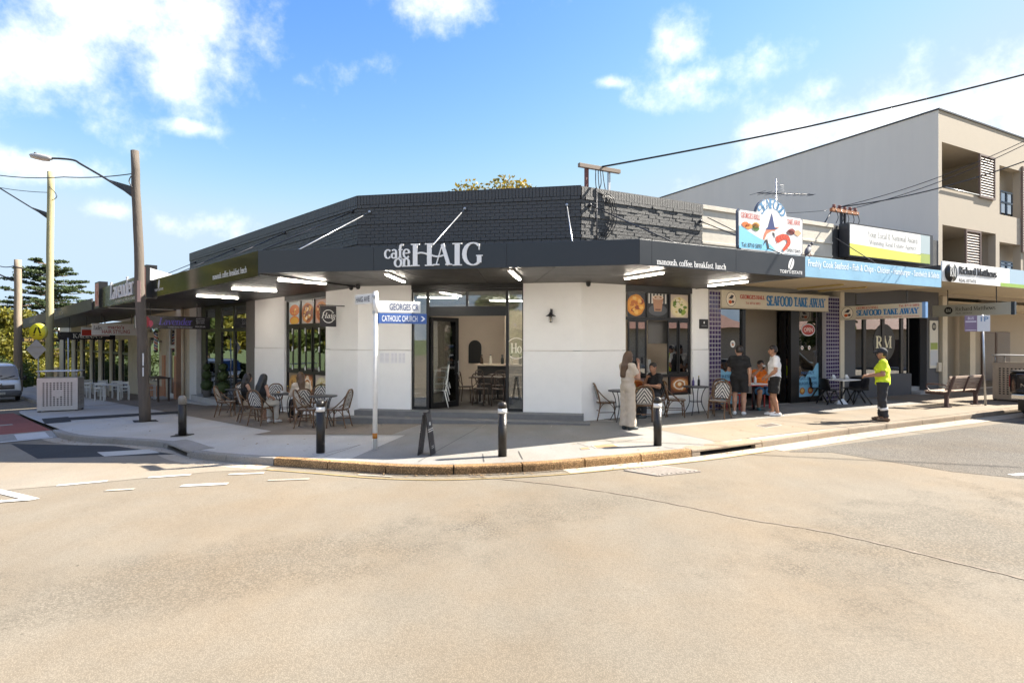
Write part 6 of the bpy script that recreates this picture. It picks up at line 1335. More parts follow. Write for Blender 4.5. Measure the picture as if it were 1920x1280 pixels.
q = GP(128, 752); gp_ = thing('plain_pole', 'thin plain grey pole just right of the silver bin', 'pole', loc=q); part('shaft', MB(STEEL).tube([(0, 0, -.1), (0, 0, (752 - 633) * q.y / FPX)], .035, 10), gp_); part('cap', MB(STEELD).lathe([(.04, (752 - 634) * q.y / FPX), (.0, (752 - 631) * q.y / FPX)]), gp_)

# ================================================================ power poles and cables
def wood(name, c1, stripe=10):
    return mat(name, c1, .85, .3, 3.0, .6, 14, stretch=(6, 6, .5))
def pole(base, us, vs_, r0, r1, label, m, lean=0.):
    "wooden pole with its foot at pixel base and its top at pixel top (same depth)"
    b = GP(*base) if len(base) == 2 else Vector(base); k = b.y / FPX; top = Vector(((us - 960) * k - b.x, 0, (HORIZON - vs_) * k + EYE - b.z)); rnd = random.Random(int(base[0]))
    t = thing('power_pole', label, 'power pole', loc=b, group='wooden power poles')
    P_ = [top * (i / 14) + Vector((rnd.uniform(-.012, .012), rnd.uniform(-.012, .012), 0)) for i in range(15)]; P_[0].z = -.2
    part('shaft', MB(m).tube(P_, [r0 + (r1 - r0) * i / 14 for i in range(15)], 16), t); return t, b, top
W1, W2, W3 = wood('grey_weathered_pole', (.105, .086, .07)), wood('treated_green_pole', (.33, .295, .16)), wood('dark_pole', (.24, .19, .14))
pl1, b1_, top1 = pole((272, 790), 252.5, 283, .15, .105, 'leaning grey wooden lamp pole by the hanging Lavender sign', W1)
pl2, b2_, top2 = pole((92, 744), 95, 322, .19, .155, 'yellow green treated pole rising behind the silver bin', W2)
pl3, b3_, top3 = pole(((34 - 960) / FPX * 40, 40, gz((34 - 960) / FPX * 40, 40)), 33.5, 487, .25, .21, 'distant dark pole on the far left', W3)
k1 = b1_.y / FPX
def rel(u, v, b=b1_, dy=0.): k = (b.y + dy) / FPX; return Vector(((u - 960) * k - b.x, dy, (HORIZON - v) * k + EYE - b.z))
part('number_tag', MB('c8c8c8').box(.02, .06, -.15, -.145, 1.6, 1.95).box(.02, .06, -.15, -.145, 1.3, 1.55), pl1, kind='stuff'); part('paper_notice', MB('b8968a').box(-.12, -.02, -.16, -.155, 3.4, 4.0), pl1)
# lamp arm
la = thing('street_lamp', 'street lamp on a long curved arm fixed to the leaning pole', 'street lamp', loc=b1_)
part('arm', MB(STEELD).tube(curve([rel(249, 366), rel(222, 350), rel(190, 330), rel(152, 308), (rel(140, 301)), rel(120, 298), rel(97, 297)], 5), .028, 10), la); part('bracket', MB(STEELD).add([rel(250, 350), rel(250, 372), rel(205, 337), rel(250, 350) + Vector((0, .05, 0)), rel(250, 372) + Vector((0, .05, 0)), rel(205, 337) + Vector((0, .05, 0))], [(0, 1, 2), (5, 4, 3), (0, 3, 4, 1), (1, 4, 5, 2), (2, 5, 3, 0)]), la)
hd_ = [rel(98, 298), rel(92, 297), rel(80, 295), rel(68, 292.5), rel(58, 291), rel(55, 290.5)]; part('lamp_head', MB(mat('lamp_grey', (.35, .34, .33), .5)).tube(hd_, [.03, .07, .085, .075, .045, .015], 12), la); part('lens', MB(mat('lamp_lens', (.55, .48, .38), .2)).tube([p_ + Vector((0, 0, -.045)) for p_ in hd_[1:5]], [.045, .06, .055, .03], 10), la); part('photo_cell', MB(STEELD).tube([rel(66, 291.5), rel(66, 286)], .03, 8), la)
def cable(pts, r, label, sag=0.):
    "overhead wire through world points with a little sag"
    out_ = []
    for a, b in zip(pts[:-1], pts[1:]):
        a, b = Vector(a), Vector(b)
        for i in range(14): t_ = i / 14; out_.append(a.lerp(b, t_) - Vector((0, 0, sag * 4 * t_ * (1 - t_))))
    out_.append(Vector(pts[-1])); c = thing('power_cable', label, 'cable', loc=out_[0]); part('wire', MB(FRAMEB).tube([p_ - out_[0] for p_ in out_], r, 6), c); return c
def wp(u, v, Y): return Vector(((u - 960) / FPX * Y, Y, EYE + (HORIZON - v) / FPX * Y))
cable([wp(247, 326, b1_.y), wp(120, 332, b1_.y + 1), wp(0, 329, b1_.y + 2), wp(-300, 300, b1_.y + 5)], .014, 'upper overhead wire running left from the leaning pole', .05)
cable([wp(92, 361, b2_.y), wp(0, 352, b2_.y), wp(-300, 320, b2_.y)], .016, 'overhead wire running left from the yellow green pole', .05)
ar = thing('lamp_arm', 'dark angled lamp arm on the yellow green pole reaching out of frame', 'street lamp', loc=b2_); part('arm', MB(STEELD).tube([rel(88, 406, b2_), rel(60, 390, b2_), rel(0, 353, b2_), rel(-70, 318, b2_), rel(-110, 312, b2_)], .035, 10), ar); part('gusset', MB(STEELD).add([rel(88, 398, b2_), rel(88, 410, b2_), rel(58, 388, b2_), rel(88, 398, b2_) + Vector((0, .06, 0)), rel(88, 410, b2_) + Vector((0, .06, 0)), rel(58, 388, b2_) + Vector((0, .06, 0))], [(0, 1, 2), (5, 4, 3), (0, 3, 4, 1), (1, 4, 5, 2), (2, 5, 3, 0)]), ar); part('lamp_head', MB(mat('lamp_grey', (.35, .34, .33))).tube([rel(-105, 312, b2_), rel(-125, 309, b2_), rel(-150, 306, b2_)], [.05, .1, .04], 10), ar)
part('cable_clamp', MB(STEELD).tube(curve([rel(92, 350, b2_, -.15), rel(104, 362, b2_, -.2), rel(106, 370, b2_, -.2), rel(97, 376, b2_, -.18)], 4), .018), pl2); part('cable_clamp', MB(STEELD).tube(curve([rel(246, 330, dy=-.12), rel(242, 340, dy=-.14), rel(248, 352, dy=-.13)], 4), .014), pl1)
cable([wp(30, 497, b3_.y), wp(0, 499, b3_.y), wp(-200, 490, b3_.y)], .03, 'short distant wire on the dark far pole', .1)
part('cable_clamp', MB(STEELD).tube([rel(25, 500, b3_, -.3), rel(43, 503, b3_, -.3)], .05), pl3); part('lamp_arm', MB(STEELD).tube([rel(30, 528, b3_), rel(0, 515, b3_), rel(-30, 505, b3_)], .05), pl3)

# roof gear: service brackets, aerial, wires
def FRp(x, y, z): return FR @ Vector((x, y, z))
TB = mat('weathered_crossarm', (.24, .19, .15), .8, .2, 6, stretch=(1, 8, 8))
cb = thing('service_bracket', 'timber crossarm on two posts at the corner of the charcoal parapet', 'crossarm', F=FR @ Matrix.Translation((0, .12, 0)))
xp = [X(FR, 1105), X(FR, 1147)]; zt_ = on(FR, 1126, 316)[1]
part('post', MB(mat('red_oxide_post', (.16, .05, .04), .6)).box(xp[0] - .04, xp[0] + .04, -.04, .04, ZP - .1, zt_ + .04), cb); part('post', MB(STEEL).box(xp[1] - .03, xp[1] + .03, -.03, .03, ZP - .1, zt_ - .02), cb)
part('crossarm', MB(TB).box(X(FR, 1088), X(FR, 1165), -.10, -.01, zt_ - .03, zt_ + .07), cb, bevel=.006)
for dx in (0, .07, .13, .2):
    xq = X(FR, 1120) + dx; part('loop_cable', MB(FRAMEB).tube(curve([(xq, -.06, zt_ + .05), (xq - .05 + dx * .3, -.12, zt_ - .35), (xq + .08 * math.sin(dx * 40), -.14, zt_ - .6), (xq + .25, -.2, zt_ - .75), (xq + .3 + dx * .2, -.19, zt_ - 1.3), (xq + .1, -.17, zt_ - 1.7)], 5), .012, 6), cb)
part('conduit', MB(STEELD).tube([(X(FR, 1117), -.16, zt_ - .5), (X(FR, 1117), -.16, 4.0)], .012), cb)
wa = FRp(X(FR, 1130), .03, zt_ + .06); wb = wp(1920, 140, 13.5); wc = wb + (wb - wa) * .9 + Vector((0, 0, .9)); cable([wa, wb.lerp(wa, .5) - Vector((0, 0, .12)), wb, wc], .022, 'thick black service cable rising to the upper right', .02)
c2 = thing('service_bracket', 'rusty crossarm with insulators above the charcoal brick strip', 'crossarm', F=FR @ Matrix.Translation((0, .1, 0)))
RU = mat('rusty_crossarm', (.30, .12, .05), .8, .3, 10); zc = on(FR, 1590, 397)[1]; xc0, xc1 = X(FR, 1562), X(FR, 1612)
part('crossarm', MB(RU).box(xc0, xc1, -.08, .02, zc - .05, zc + .06), c2, bevel=.006); pieces('post', STEELD, [(xc0 + .55, xc0 + .62, -.03, .03, ZP - .1, zc - .05), (X(FR, 1586) - .03, X(FR, 1586) + .03, -.1, -.04, 4.0, zc - .05)], c2)
for k in range(5): x = xc0 + .15 + k * (xc1 - xc0 - .3) / 4; part('insulator', MB(mat('brown_insulator', (.22, .07, .04), .3)).lathe([(.05, zc + .06), (.07, zc + .10), (.04, zc + .13), (.06, zc + .17), (0, zc + .2)], x, -.03, 10), c2); part('hanging_wire', MB(FRAMEB).tube(curve([(x, -.1, zc), (x + .06, -.14, zc - .25), (x - .03, -.12, zc - .45)], 4), .012, 6), c2)
part('brace', MB(STEELD).tube([(xc0 + .1, 0, zc), (xc0 - .4, .0, ZP - .1)], .02), c2)
for (u, v, Y), n in (((1920, 265, 17), 'upper of the thin wires crossing the apartment balconies'), ((1920, 272, 16.6), 'middle of the thin wires crossing the apartment balconies'), ((1920, 303, 16.8), 'lower and thickest wire crossing the apartment balconies')):
    a = FRp(xc0 + .3 + (.6 if v == 272 else 0.), 0, zc + .1); b = wp(u, v, Y); cable([a, b, b + (b - a) * .8], .011 if v < 300 else .018, n, .18)
cable([FRp(xc0, .2, zc), FRp(X(FR, 1497), 1.0, on(FR, 1497, 408, -1)[1])], .008, 'thin wire from the rusty crossarm back over the cream parapet', .02)
an = thing('tv_aerial', 'tall television aerial on the roof behind the seafood sign', 'aerial', F=FR @ Matrix.Translation((X(FR, 1455, -3.), 3.0, 4.4))); zz = on(FR, 1455, 335, -3.)[1] - 4.4; kx = (X(FR, 1523, -3) - X(FR, 1423, -3))
part('mast', MB(STEEL).tube([(0, 0, 0), (0, 0, zz)], .022, 8), an); zb_ = on(FR, 1455, 362, -3)[1] - 4.4
part('boom', MB(STEELD).tube([(-kx * .33, 0, zb_ - .12), (kx * .67, -.1, zb_ + .16)], .018, 8), an)
for k in range(9): t_ = k / 8; x = -kx * .33 + kx * t_; part('element', MB(STEELD).tube([(x, -.35 + .02 * k, zb_ - .12 + .28 * t_), (x, .35 - .02 * k, zb_ - .12 + .28 * t_)], .008, 6), an)
for k in range(4): part('element', MB(STEEL).tube([(.02, 0, zz - .2 - .08 * k), (.32, -.1, zz - .24 - .08 * k)], .006, 6), an)
# pigeon on the awning edge
x = X(FR, 1519, DB); pgn = thing('pigeon', 'grey pigeon perched on the end of the blue awning', 'bird', F=FR @ Matrix.Translation((x, -DB + .02, fb1 + .005)) @ Matrix.Rotation(math.radians(15), 4, 'Z'))
PG = mat('pigeon_grey', (.10, .10, .115), .7, .3, 20)
b_ = MB(PG); b_.M = Matrix.Rotation(math.radians(-38), 4, 'Y'); b_.ball((.0, 0, .17), (.17, .07, .075), 14, 10); b_.ball((.15, 0, .20), (.06, .045, .05)); b_.M = None; b_.ball((.17, 0, .34), .04); part('body', b_, pgn); part('tail', MB(PG).add([(-.08, -.04, .08), (-.08, .04, .08), (-.26, .03, -.02), (-.26, -.03, -.02), (-.08, 0, .11), (-.26, 0, .0)], [(0, 1, 2, 3), (0, 3, 5, 4), (1, 4, 5, 2)]), pgn); part('beak', MB(FRAMEB).lathe([(.012, .0), (.0, .03)]), pgn).matrix_local = Matrix.Translation((.20, 0, .335)) @ Matrix.Rotation(math.pi / 2, 4, 'Y')
for s_ in (-1, 1): part('leg', MB(mat('pigeon_leg', (.35, .1, .08), .6)).tube([(.0, s_ * .03, .09), (.01, s_ * .03, .0)], .007, 6), pgn)

# ================================================================ chairs and tables
CANE = mat('brown_bamboo', (.12, .064, .030), .4, .35, 14, .1, 40)
def weave(name):
    m, nt, b, out = newmat(name); N = nt.nodes.new; L = nt.links.new
    tc = N('ShaderNodeTexCoord'); sp_ = N('ShaderNodeSeparateXYZ'); L(tc.outputs['Object'], sp_.inputs[0])
    def m2(op, a, c=None):
        n = N('ShaderNodeMath'); n.operation = op
        for i, x in enumerate((a, c)):
            if x is None: continue
            if isinstance(x, (int, float)): n.inputs[i].default_value = x
            else: L(x, n.inputs[i])
        return n.outputs[0]
    s_ = m2('ADD', m2('SUBTRACT', sp_.outputs['Z'], sp_.outputs['Y']), m2('ABSOLUTE', sp_.outputs['X'])); k = m2('GREATER_THAN', m2('SINE', m2('MULTIPLY', s_, 2 * math.pi / .068)), .1)
    mx = N('ShaderNodeMixRGB'); L(k, mx.inputs[0]); mx.inputs[1].default_value = (.55, .53, .49, 1); mx.inputs[2].default_value = (.035, .035, .045, 1); L(mx.outputs[0], b.inputs['Base Color']); b.inputs['Roughness'].default_value = .5
    return m
WEAVE = weave('chevron_woven_cane')
def bistro_chair():
    t = thing('bistro_chair', 'x', 'chair')
    def mir(pts, s): return [(s * x, y, z) for x, y, z in pts]
    arch = curve([(-.20, .19, .44), (-.215, .235, .62), (-.19, .285, .80), (-.10, .305, .89), (0, .31, .905), (.10, .305, .89), (.19, .285, .80), (.215, .235, .62), (.20, .19, .44)], 4)
    part('back_frame', MB(CANE).tube(arch, .021, 8), t)
    inner = [(-.165, .198, .50), (.165, .198, .50), (.185, .24, .64), (.165, .285, .78), (.09, .303, .852), (0, .305, .868), (-.09, .303, .852), (-.165, .285, .78), (-.185, .24, .64)]
    mb = MB(WEAVE); n = len(inner); mb.add([(x, y - .008, z) for x, y, z in inner] + [(x, y + .008, z) for x, y, z in inner], [tuple(range(n)), tuple(range(2 * n - 1, n - 1, -1))] + [((i + 1) % n, i, i + n, (i + 1) % n + n) for i in range(n)]); part('backrest', mb, t)
    seat = [(.215 * math.copysign(abs(math.cos(a)) ** .55, math.cos(a)), -.01 + .215 * math.copysign(abs(math.sin(a)) ** .55, math.sin(a))) for a in np.linspace(0, 2 * math.pi, 24, endpoint=False)]
    part('seat', MB(WEAVE).slab(seat, .432, .452), t); part('seat_frame', MB(CANE).tube([(x, y, .44) for x, y in seat] + [(*seat[0], .44)], .019, 8), t)
    for s_ in (-1, 1):
        part('brace', MB(CANE).tube(curve(mir([(.195, .28, .79), (.225, .18, .66), (.228, .04, .53), (.222, -.06, .46)], s_), 4), .014, 8), t)
        part('leg', MB(CANE).tube(curve(mir([(.19, -.17, .44), (.20, -.185, .22), (.205, -.20, .0)], s_), 3), .016, 8), t); part('leg', MB(CANE).tube(curve(mir([(.185, .17, .44), (.20, .215, .22), (.215, .27, .0)], s_), 3), .016, 8), t)
        part('side_stretcher', MB(CANE).tube(mir([(.20, -.187, .2), (.202, .22, .2)], s_), .010, 6), t); part('arch_brace', MB(CANE).tube(curve(mir([(.2, -.18, .28), (.195, -.08, .40), (.19, .02, .425), (.195, .12, .40), (.202, .2, .28)], s_), 3), .009, 6), t)
    part('front_stretcher', MB(CANE).tube(curve([(-.2, -.18, .28), (-.1, -.185, .40), (0, -.185, .425), (.1, -.185, .40), (.2, -.18, .28)], 3), .009, 6), t); part('rear_stretcher', MB(CANE).tube([(-.2, .21, .24), (.2, .21, .24)], .010, 6), t)
    return t
def spot(u, v): return GP(u, v)
def face(p, ang): return at(p, math.radians(ang))
CH = bistro_chair(); first = [True]
def place(src, flag, M, label, group):
    if flag[0]: flag[0] = False; src.matrix_world = M; WM[src.name] = M.copy(); src['label'] = label; src['group'] = group; return src
    return dup(src, M, label, group)
for u, v, ang, lab in [(424, 780, 100, 'leftmost empty bistro chair near the florist steps'), (452, 768, 20, 'bistro chair half hidden behind the diners at the far left table'), (467, 790, 125, 'bistro chair holding the dark haired diner in a black top'), (491, 796, 160, 'bistro chair under the black haired diner with her back turned'),
                       (513, 776, 10, 'empty bistro chair facing out behind the left diners table'), (563, 793, -145, 'bistro chair under the diner in a beige top'), (577, 801, 95, 'empty bistro chair left of the bare round table'), (598, 782, 5, 'bistro chair against the wall under the food posters'), (634, 801, -95, 'empty bistro chair nearest the entrance steps facing left'),
                       (1134, 786, 100, 'lone bistro chair at the small table left of the standing woman'), (1207, 793, 170, 'tan bistro chair with its back to the road beside the standing woman'), (1226, 781, -60, 'bistro chair under the seated man in black'), (1267, 781, 80, 'empty bistro chair below the right window facing right'), (1348, 784, -40, 'bistro chair in front of the purple tiles facing the road'), (1352, 775, -20, 'bistro chair tucked behind another one at the purple tiles')]:
    place(CH, first, face(spot(u, v), ang), lab, 'woven bistro chairs outside the cafe')
DTOP = mat('dark_table_top', (.045, .045, .05), .35, .15, 8)
def bistro_table(r=.33):
    t = thing('bistro_table', 'x', 'table'); part('table_top', MB(DTOP).lathe([(r, .725), (r + .008, .735), (r + .008, .748), (r, .755), (0, .755)], seg=28), t)
    for k in range(4): a = math.pi / 4 + k * math.pi / 2; c, s_ = math.cos(a), math.sin(a); part('leg', MB(STEELD).tube(curve([(c * r * .8, s_ * r * .8, .725), (c * r * .55, s_ * r * .55, .55), (c * r * .5, s_ * r * .5, .3), (c * r * .95, s_ * r * .95, .0)], 4), .012, 8), t)
    part('ring', MB(STEELD).tube([(r * .5 * math.cos(a), r * .5 * math.sin(a), .35) for a in np.linspace(0, 2 * math.pi, 17)], .008, 6), t); return t
BT = bistro_table(); f2_ = [True]; tops = []
for u, v, lab in [(443, 772, 'bistro table at the far left behind the diners'), (532, 789, 'bistro table with plates between the left diners'), (606, 799, 'bare round bistro table behind the second bollard'), (1166, 789, 'bistro table behind the standing woman'), (1304, 777, 'empty bistro table below the right window')]:
    o = place(BT, f2_, face(spot(u, v), 10), lab, 'round dark bistro tables'); tops.append(o.matrix_world.translation.copy())
CHINA = mat('white_china', (.7, .7, .68), .25, .03)
def on_table(i, dx, dy, name, label, cat, mb, grp=None):
    p_ = tops[i] + Vector((dx, dy, .756)); t = thing(name, label, cat, loc=p_, group=grp); return t
for i, dx, dy, lab in ((1, -.12, -.05, 'white plate at the left side of the diners table'), (1, .14, .06, 'white plate at the right side of the diners table')):
    t = on_table(i, dx, dy, 'plate', lab, 'plate', None, 'plates on the diners table'); part('dish', MB(CHINA).lathe([(.05, 0), (.11, .015), (.115, .02), (.06, .008), (0, .006)]), t); part('food', MB('a8763a').ball((0, 0, .02), (.05, .05, .022)), t)
t = on_table(1, .02, -.12, 'napkin', 'crumpled white napkin on the diners table', 'napkin', None); nm = MB(CHINA); nr = random.Random(4); nm.add([(.07 * math.cos(a) * (1 + .3 * nr.random()), .05 * math.sin(a), .01 + .05 * nr.random()) for a in np.linspace(0, 6.28, 9)[:-1]] + [(0, 0, .07)], [(k, (k + 1) % 8, 8) for k in range(8)]); part('paper', nm, t)
def bottle(i, dx, dy, lab, col, h=.2, cap='c8b03a'):
    t = on_table(i, dx, dy, 'sauce_bottle', lab, 'bottle', None); part('body', MB(col).lathe([(.03, 0), (.032, .01), (.032, h * .6), (.012, h * .8), (.012, h)]), t); part('cap', MB(cap).lathe([(.014, h), (.014, h + .025), (0, h + .027)]), t)
bottle(4, .12, .1, 'dark bottle with yellow label on the right window table', '1a1a18', .24, 'b8a82a'); bottle(4, -.02, .12, 'purple bottle on the right window table', '4a3f78', .2, '8a8a8a'); bottle(1, .05, .14, 'small brown bottle on the diners table', '5a3a1c', .16)
# black moulded chairs and the white table outside the takeaway
BPL = mat('black_moulded_plastic', (.010, .010, .011), .42, .1, 12)
def shell_chair(m, name='moulded_chair'):
    t = thing(name, 'x', 'chair'); sh = MB(m); sh.smooth = True; cols, rows = 7, 9
    prof = [(-.21, .44), (-.12, .435), (.0, .43), (.12, .43), (.19, .45), (.225, .53), (.245, .63), (.26, .73), (.268, .80)]
    vs = []
    for j, (y, z) in enumerate(prof):
        for i in range(cols):
            x = -.245 + .49 * i / (cols - 1); k = (abs(x) / .245) ** 2.5; vs.append((x * (1 if j < 6 else .93), y - (.05 * k if j > 4 else 0), z + (.018 * k if j < 5 else 0) - (.03 * k if j == 8 else 0)))
    n = len(vs); vs += [(x, y + .004, z - .018) for x, y, z in vs]
    fs = [(j * cols + i, j * cols + i + 1, (j + 1) * cols + i + 1, (j + 1) * cols + i) for j in range(rows - 1) for i in range(cols - 1)]; fs += [tuple(n + q for q in f[::-1]) for f in fs]
    rim = [i for i in range(cols)] + [j * cols + cols - 1 for j in range(1, rows)] + [(rows - 1) * cols + i for i in range(cols - 2, -1, -1)] + [j * cols for j in range(rows - 2, 0, -1)]
    fs += [(rim[(k + 1) % len(rim)], rim[k], rim[k] + n, rim[(k + 1) % len(rim)] + n) for k in range(len(rim))]
    sh.add(vs, fs); part('shell', sh, t)
    for sx_ in (-1, 1):
        for sy in (-1, 1): part('leg', MB(m).tube([(sx_ * .19, sy * .02, .42), (sx_ * .235, sy * .27 + .02, 0)], .023, 8), t)
    return t
BC = shell_chair(BPL); f3_ = [True]
for u, v, ang, lab in [(1531, 752, 75, 'leftmost black moulded chair beside the wave decal'), (1556, 757, 100, 'black moulded chair in front of the tiled pillar'), (1597, 753, -70, 'black moulded chair right of the white table against the grey wall'), (1610, 757, -100, 'rightmost black moulded chair near the hi-vis worker')]: place(BC, f3_, face(spot(u, v), ang), lab, 'black moulded chairs outside the takeaway')
p_ = spot(1578, 756); wt = thing('cafe_table', 'white topped table with napkins between the black chairs', 'table', loc=p_, rotz=.48); part('table_top', MB(WHITEW).box(-.45, .45, -.33, .33, .72, .75), wt, bevel=.01); part('pedestal', MB(STEELD).tube([(0, 0, .02), (0, 0, .72)], .035), wt); part('base', MB(STEELD).lathe([(.24, 0), (.24, .015), (.05, .03), (0, .03)]), wt)
for dx, lab in ((-.25, 'scrunched napkins at the left of the white table'), (.15, 'napkin dispenser in the middle of the white table')):
    t = thing('napkin_holder', lab, 'napkins', loc=p_ + Vector((dx, 0, .752))); part('holder', MB('b8b8b4').box(-.06, .06, -.05, .05, 0, .06), t, bevel=.006); nm = MB(CHINA); nm.add([(-.05, -.04, .061), (.05, -.04, .061), (.05, .04, .061), (-.05, .04, .061), (-.03, .0, .15), (.04, .01, .13)], [(0, 1, 5, 4), (1, 2, 5), (2, 3, 4, 5), (3, 0, 4)]); part('napkin', nm, t)
t = thing('paper_bag', 'crumpled white paper on the ground under the white table', 'paper', loc=spot(1576, 757)); nm = MB(CHINA); nm.add([(-.17, -.1, .0), (.17, -.12, .0), (.2, .1, .0), (-.15, .12, 0), (-.1, -.05, .12), (.06, -.04, .17), (.1, .06, .15), (-.08, .06, .1)], [(0, 1, 5, 4), (1, 2, 6, 5), (2, 3, 7, 6), (3, 0, 4, 7), (4, 5, 6, 7)]); part('sheet', nm, t)
# red chairs and small table of the men at the takeaway door
RDP = mat('red_painted_metal', (.42, .025, .02), .4, .12, 9)
def red_chair():
    t = thing('red_chair', 'x', 'chair'); part('seat', MB(RDP).box(-.19, .19, -.19, .19, .44, .465), t, bevel=.012)
    for sx_ in (-1, 1):
        part('leg', MB(RDP).box(sx_ * .17 - .018, sx_ * .17 + .018, -.19, -.15, 0, .44), t); part('leg', MB(RDP).box(sx_ * .17 - .018, sx_ * .17 + .018, .15, .19, 0, .84), t)
    for z in (.6, .72, .8): part('back_slat', MB(RDP).box(-.15, .15, .16, .18, z - .03, z + .03), t)
    return t
RC = red_chair(); f4_ = [True]
for u, v, ang, lab in [(1377, 770, 80, 'red metal chair behind the man in black shorts'), (1427, 764, 0, 'red metal chair under the man in orange')]: place(RC, f4_, face(spot(u, v), ang), lab, 'red chairs at the takeaway door')
p_ = spot(1413, 768); rt = thing('cafe_table', 'small white topped pedestal table beside the man in orange', 'table', loc=p_, rotz=.3); part('table_top', MB(WHITEW).box(-.30, .32, -.28, .28, .72, .745), rt, bevel=.01); part('edge', MB(RDP).box(-.305, .325, -.285, .285, .70, .719), rt); part('pedestal', MB(STEELD).tube([(0, 0, .02), (0, 0, .70)], .035), rt); part('base', MB(STEELD).box(-.22, .22, -.22, .22, 0, .02), rt)
t = thing('water_bottle', 'clear plastic water bottle on the small white table', 'bottle', loc=p_ + Vector((.0, -.1, .746))); part('body', MB(mat('clear_bottle', (.6, .62, .66), .15, .05)).lathe([(.032, 0), (.036, .01), (.036, .15), (.015, .2), (.015, .215)]), t); part('cap', MB('c84848').lathe([(.018, .215), (.018, .235), (0, .237)]), t)
# dark furniture inside the cafe
def wood_chair():
    t = thing('bentwood_chair', 'x', 'chair'); part('seat', MB(TIMB).lathe([(.2, .44), (.21, .45), (.2, .465), (0, .465)]), t)
    for sx_ in (-1, 1): part('leg', MB(TIMB).tube([(sx_ * .15, -.14, .44), (sx_ * .18, -.18, 0)], .016, 8), t); part('leg', MB(TIMB).tube([(sx_ * .14, .15, .44), (sx_ * .17, .2, 0)], .016, 8), t)
    part('back_frame', MB(TIMB).tube(curve([(-.17, .16, .44), (-.18, .2, .66), (-.14, .22, .84), (0, .225, .88), (.14, .22, .84), (.18, .2, .66), (.17, .16, .44)], 4), .015, 8), t); part('back_cross', MB(TIMB).tube(curve([(-.16, .18, .5), (0, .21, .66), (.14, .22, .82)], 4), .01, 6), t); part('back_cross', MB(TIMB).tube(curve([(.16, .18, .5), (0, .212, .66), (-.14, .22, .82)], 4), .01, 6), t); return t
WC = wood_chair(); f5_ = [True]
for x, y, ang, lab in [(2.45, 1.9, 90, 'dark bentwood chair just behind the open glass door'), (3.95, 1.8, -80, 'dark bentwood chair at the right of the inside table'), (2.75, 2.9, 60, 'dark bentwood chair at the far left of the inside table'), (4.35, 2.8, -90, 'dark bentwood chair deep inside near the right jamb'), (3.0, 1.35, 170, 'dark bentwood chair at the near side of the inside table'), (3.5, 1.3, 190, 'dark bentwood chair close behind the door bollard'), (3.3, 2.45, 0, 'dark bentwood chair between the two inside tables'), (3.75, 3.5, 10, 'dark bentwood chair in front of the counter')]:
    place(WC, f5_, FC @ Matrix.Translation((x, y, FLOOR)) @ Matrix.Rotation(math.radians(ang), 4, 'Z'), lab, 'dark chairs inside the cafe')
for x, y, lab in ((3.2, 1.9, 'dark dining table seen through the cafe doorway'), (3.5, 3.0, 'second dark dining table further inside the cafe')):
    t = thing('dining_table', lab, 'table', F=FC @ Matrix.Translation((x, y, FLOOR)), group='tables inside the cafe'); part('table_top', MB(TIMB).box(-.6, .6, -.35, .35, .72, .75), t, bevel=.008)
    for sx_ in (-.35, .35): part('pedestal', MB(STEELD).tube([(sx_, 0, 0), (sx_, 0, .72)], .03), t); part('base', MB(STEELD).lathe([(.2, 0), (.2, .015), (0, .03)], sx_, 0), t)
for k, (x, c) in enumerate(((2.3, '3a2a1c'), (2.6, 'c8c4b8'), (3.0, '20221f'), (3.3, 'b8b0a0'), (3.6, '2c3a20'), (4.4, '5a2a1c'))):
    t = thing('counter_jar', ['brown jar at the left end of the counter', 'pale jar second on the counter', 'black bottle on the middle of the counter', 'cream canister on the counter', 'green bottle on the counter', 'red brown jar by the counter end'][k], 'jar', F=FC @ Matrix.Translation((x, 4.5, FLOOR + 1.0)), group='things on the counter'); part('body', MB(c).lathe([(.05, 0), (.055, .01), (.05, .18), (.03, .22), (.03, .28)]), t); part('lid', MB('1c1c1c').lathe([(.033, .28), (.033, .31), (0, .312)]), t)
for k, x in enumerate((2.35, 2.55, 2.72, 2.86)):
    t = thing('paper_cup_stack', ['leftmost stack of paper cups on the serving bench', 'second stack of paper cups on the serving bench', 'third stack of paper cups on the serving bench', 'rightmost stack of paper cups on the serving bench'][k], 'cups', F=FR @ Matrix.Translation((x, .8, 1.16)), group='cup stacks behind the serving window'); hh = (.25, .36, .42, .38)[k]; part('cups', MB(CHINA).lathe([(.035, 0), (.048, .1), (.046, hh), (.042, hh + .01), (0, hh + .01)]), t); part('rim', MB(CHINA).lathe([(.05, .085), (.053, .1), (.05, .11)]), t)
# white stacking chairs just inside the left side light
def stack_chair():
    t = thing('white_metal_chair', 'x', 'chair'); W_ = mat('white_powder_coat', (.72, .72, .7), .4, .04); part('seat', MB(W_).box(-.19, .19, -.18, .18, .44, .46), t, bevel=.02)
    for sx_ in (-1, 1): part('leg', MB(W_).tube([(sx_ * .15, -.14, .44), (sx_ * .23, -.24, 0)], .014, 8), t); part('leg', MB(W_).tube([(sx_ * .15, .14, .44), (sx_ * .22, .24, 0)], .014, 8), t)
    part('back_frame', MB(W_).tube(curve([(-.17, .16, .45), (-.18, .21, .68), (-.12, .23, .83), (0, .235, .86), (.12, .23, .83), (.18, .21, .68), (.17, .16, .45)], 4), .013, 8), t); part('back_splat', MB(W_).box(-.05, .05, .19, .2, .46, .84), t); return t
SCc = stack_chair(); f6_ = [True]
for k in range(4): place(SCc, f6_, FC @ Matrix.Translation((X(FC, 792) + .25, .62 + .06 * k, FLOOR + .17 * k)) @ Matrix.Rotation(math.radians(-70), 4, 'Z'), ['lowest white metal chair of the stack inside the door', 'second white metal chair up in the stack inside the door', 'third white metal chair up in the stack inside the door', 'topmost white metal chair of the stack inside the door'][k], 'stacked white chairs inside the door')
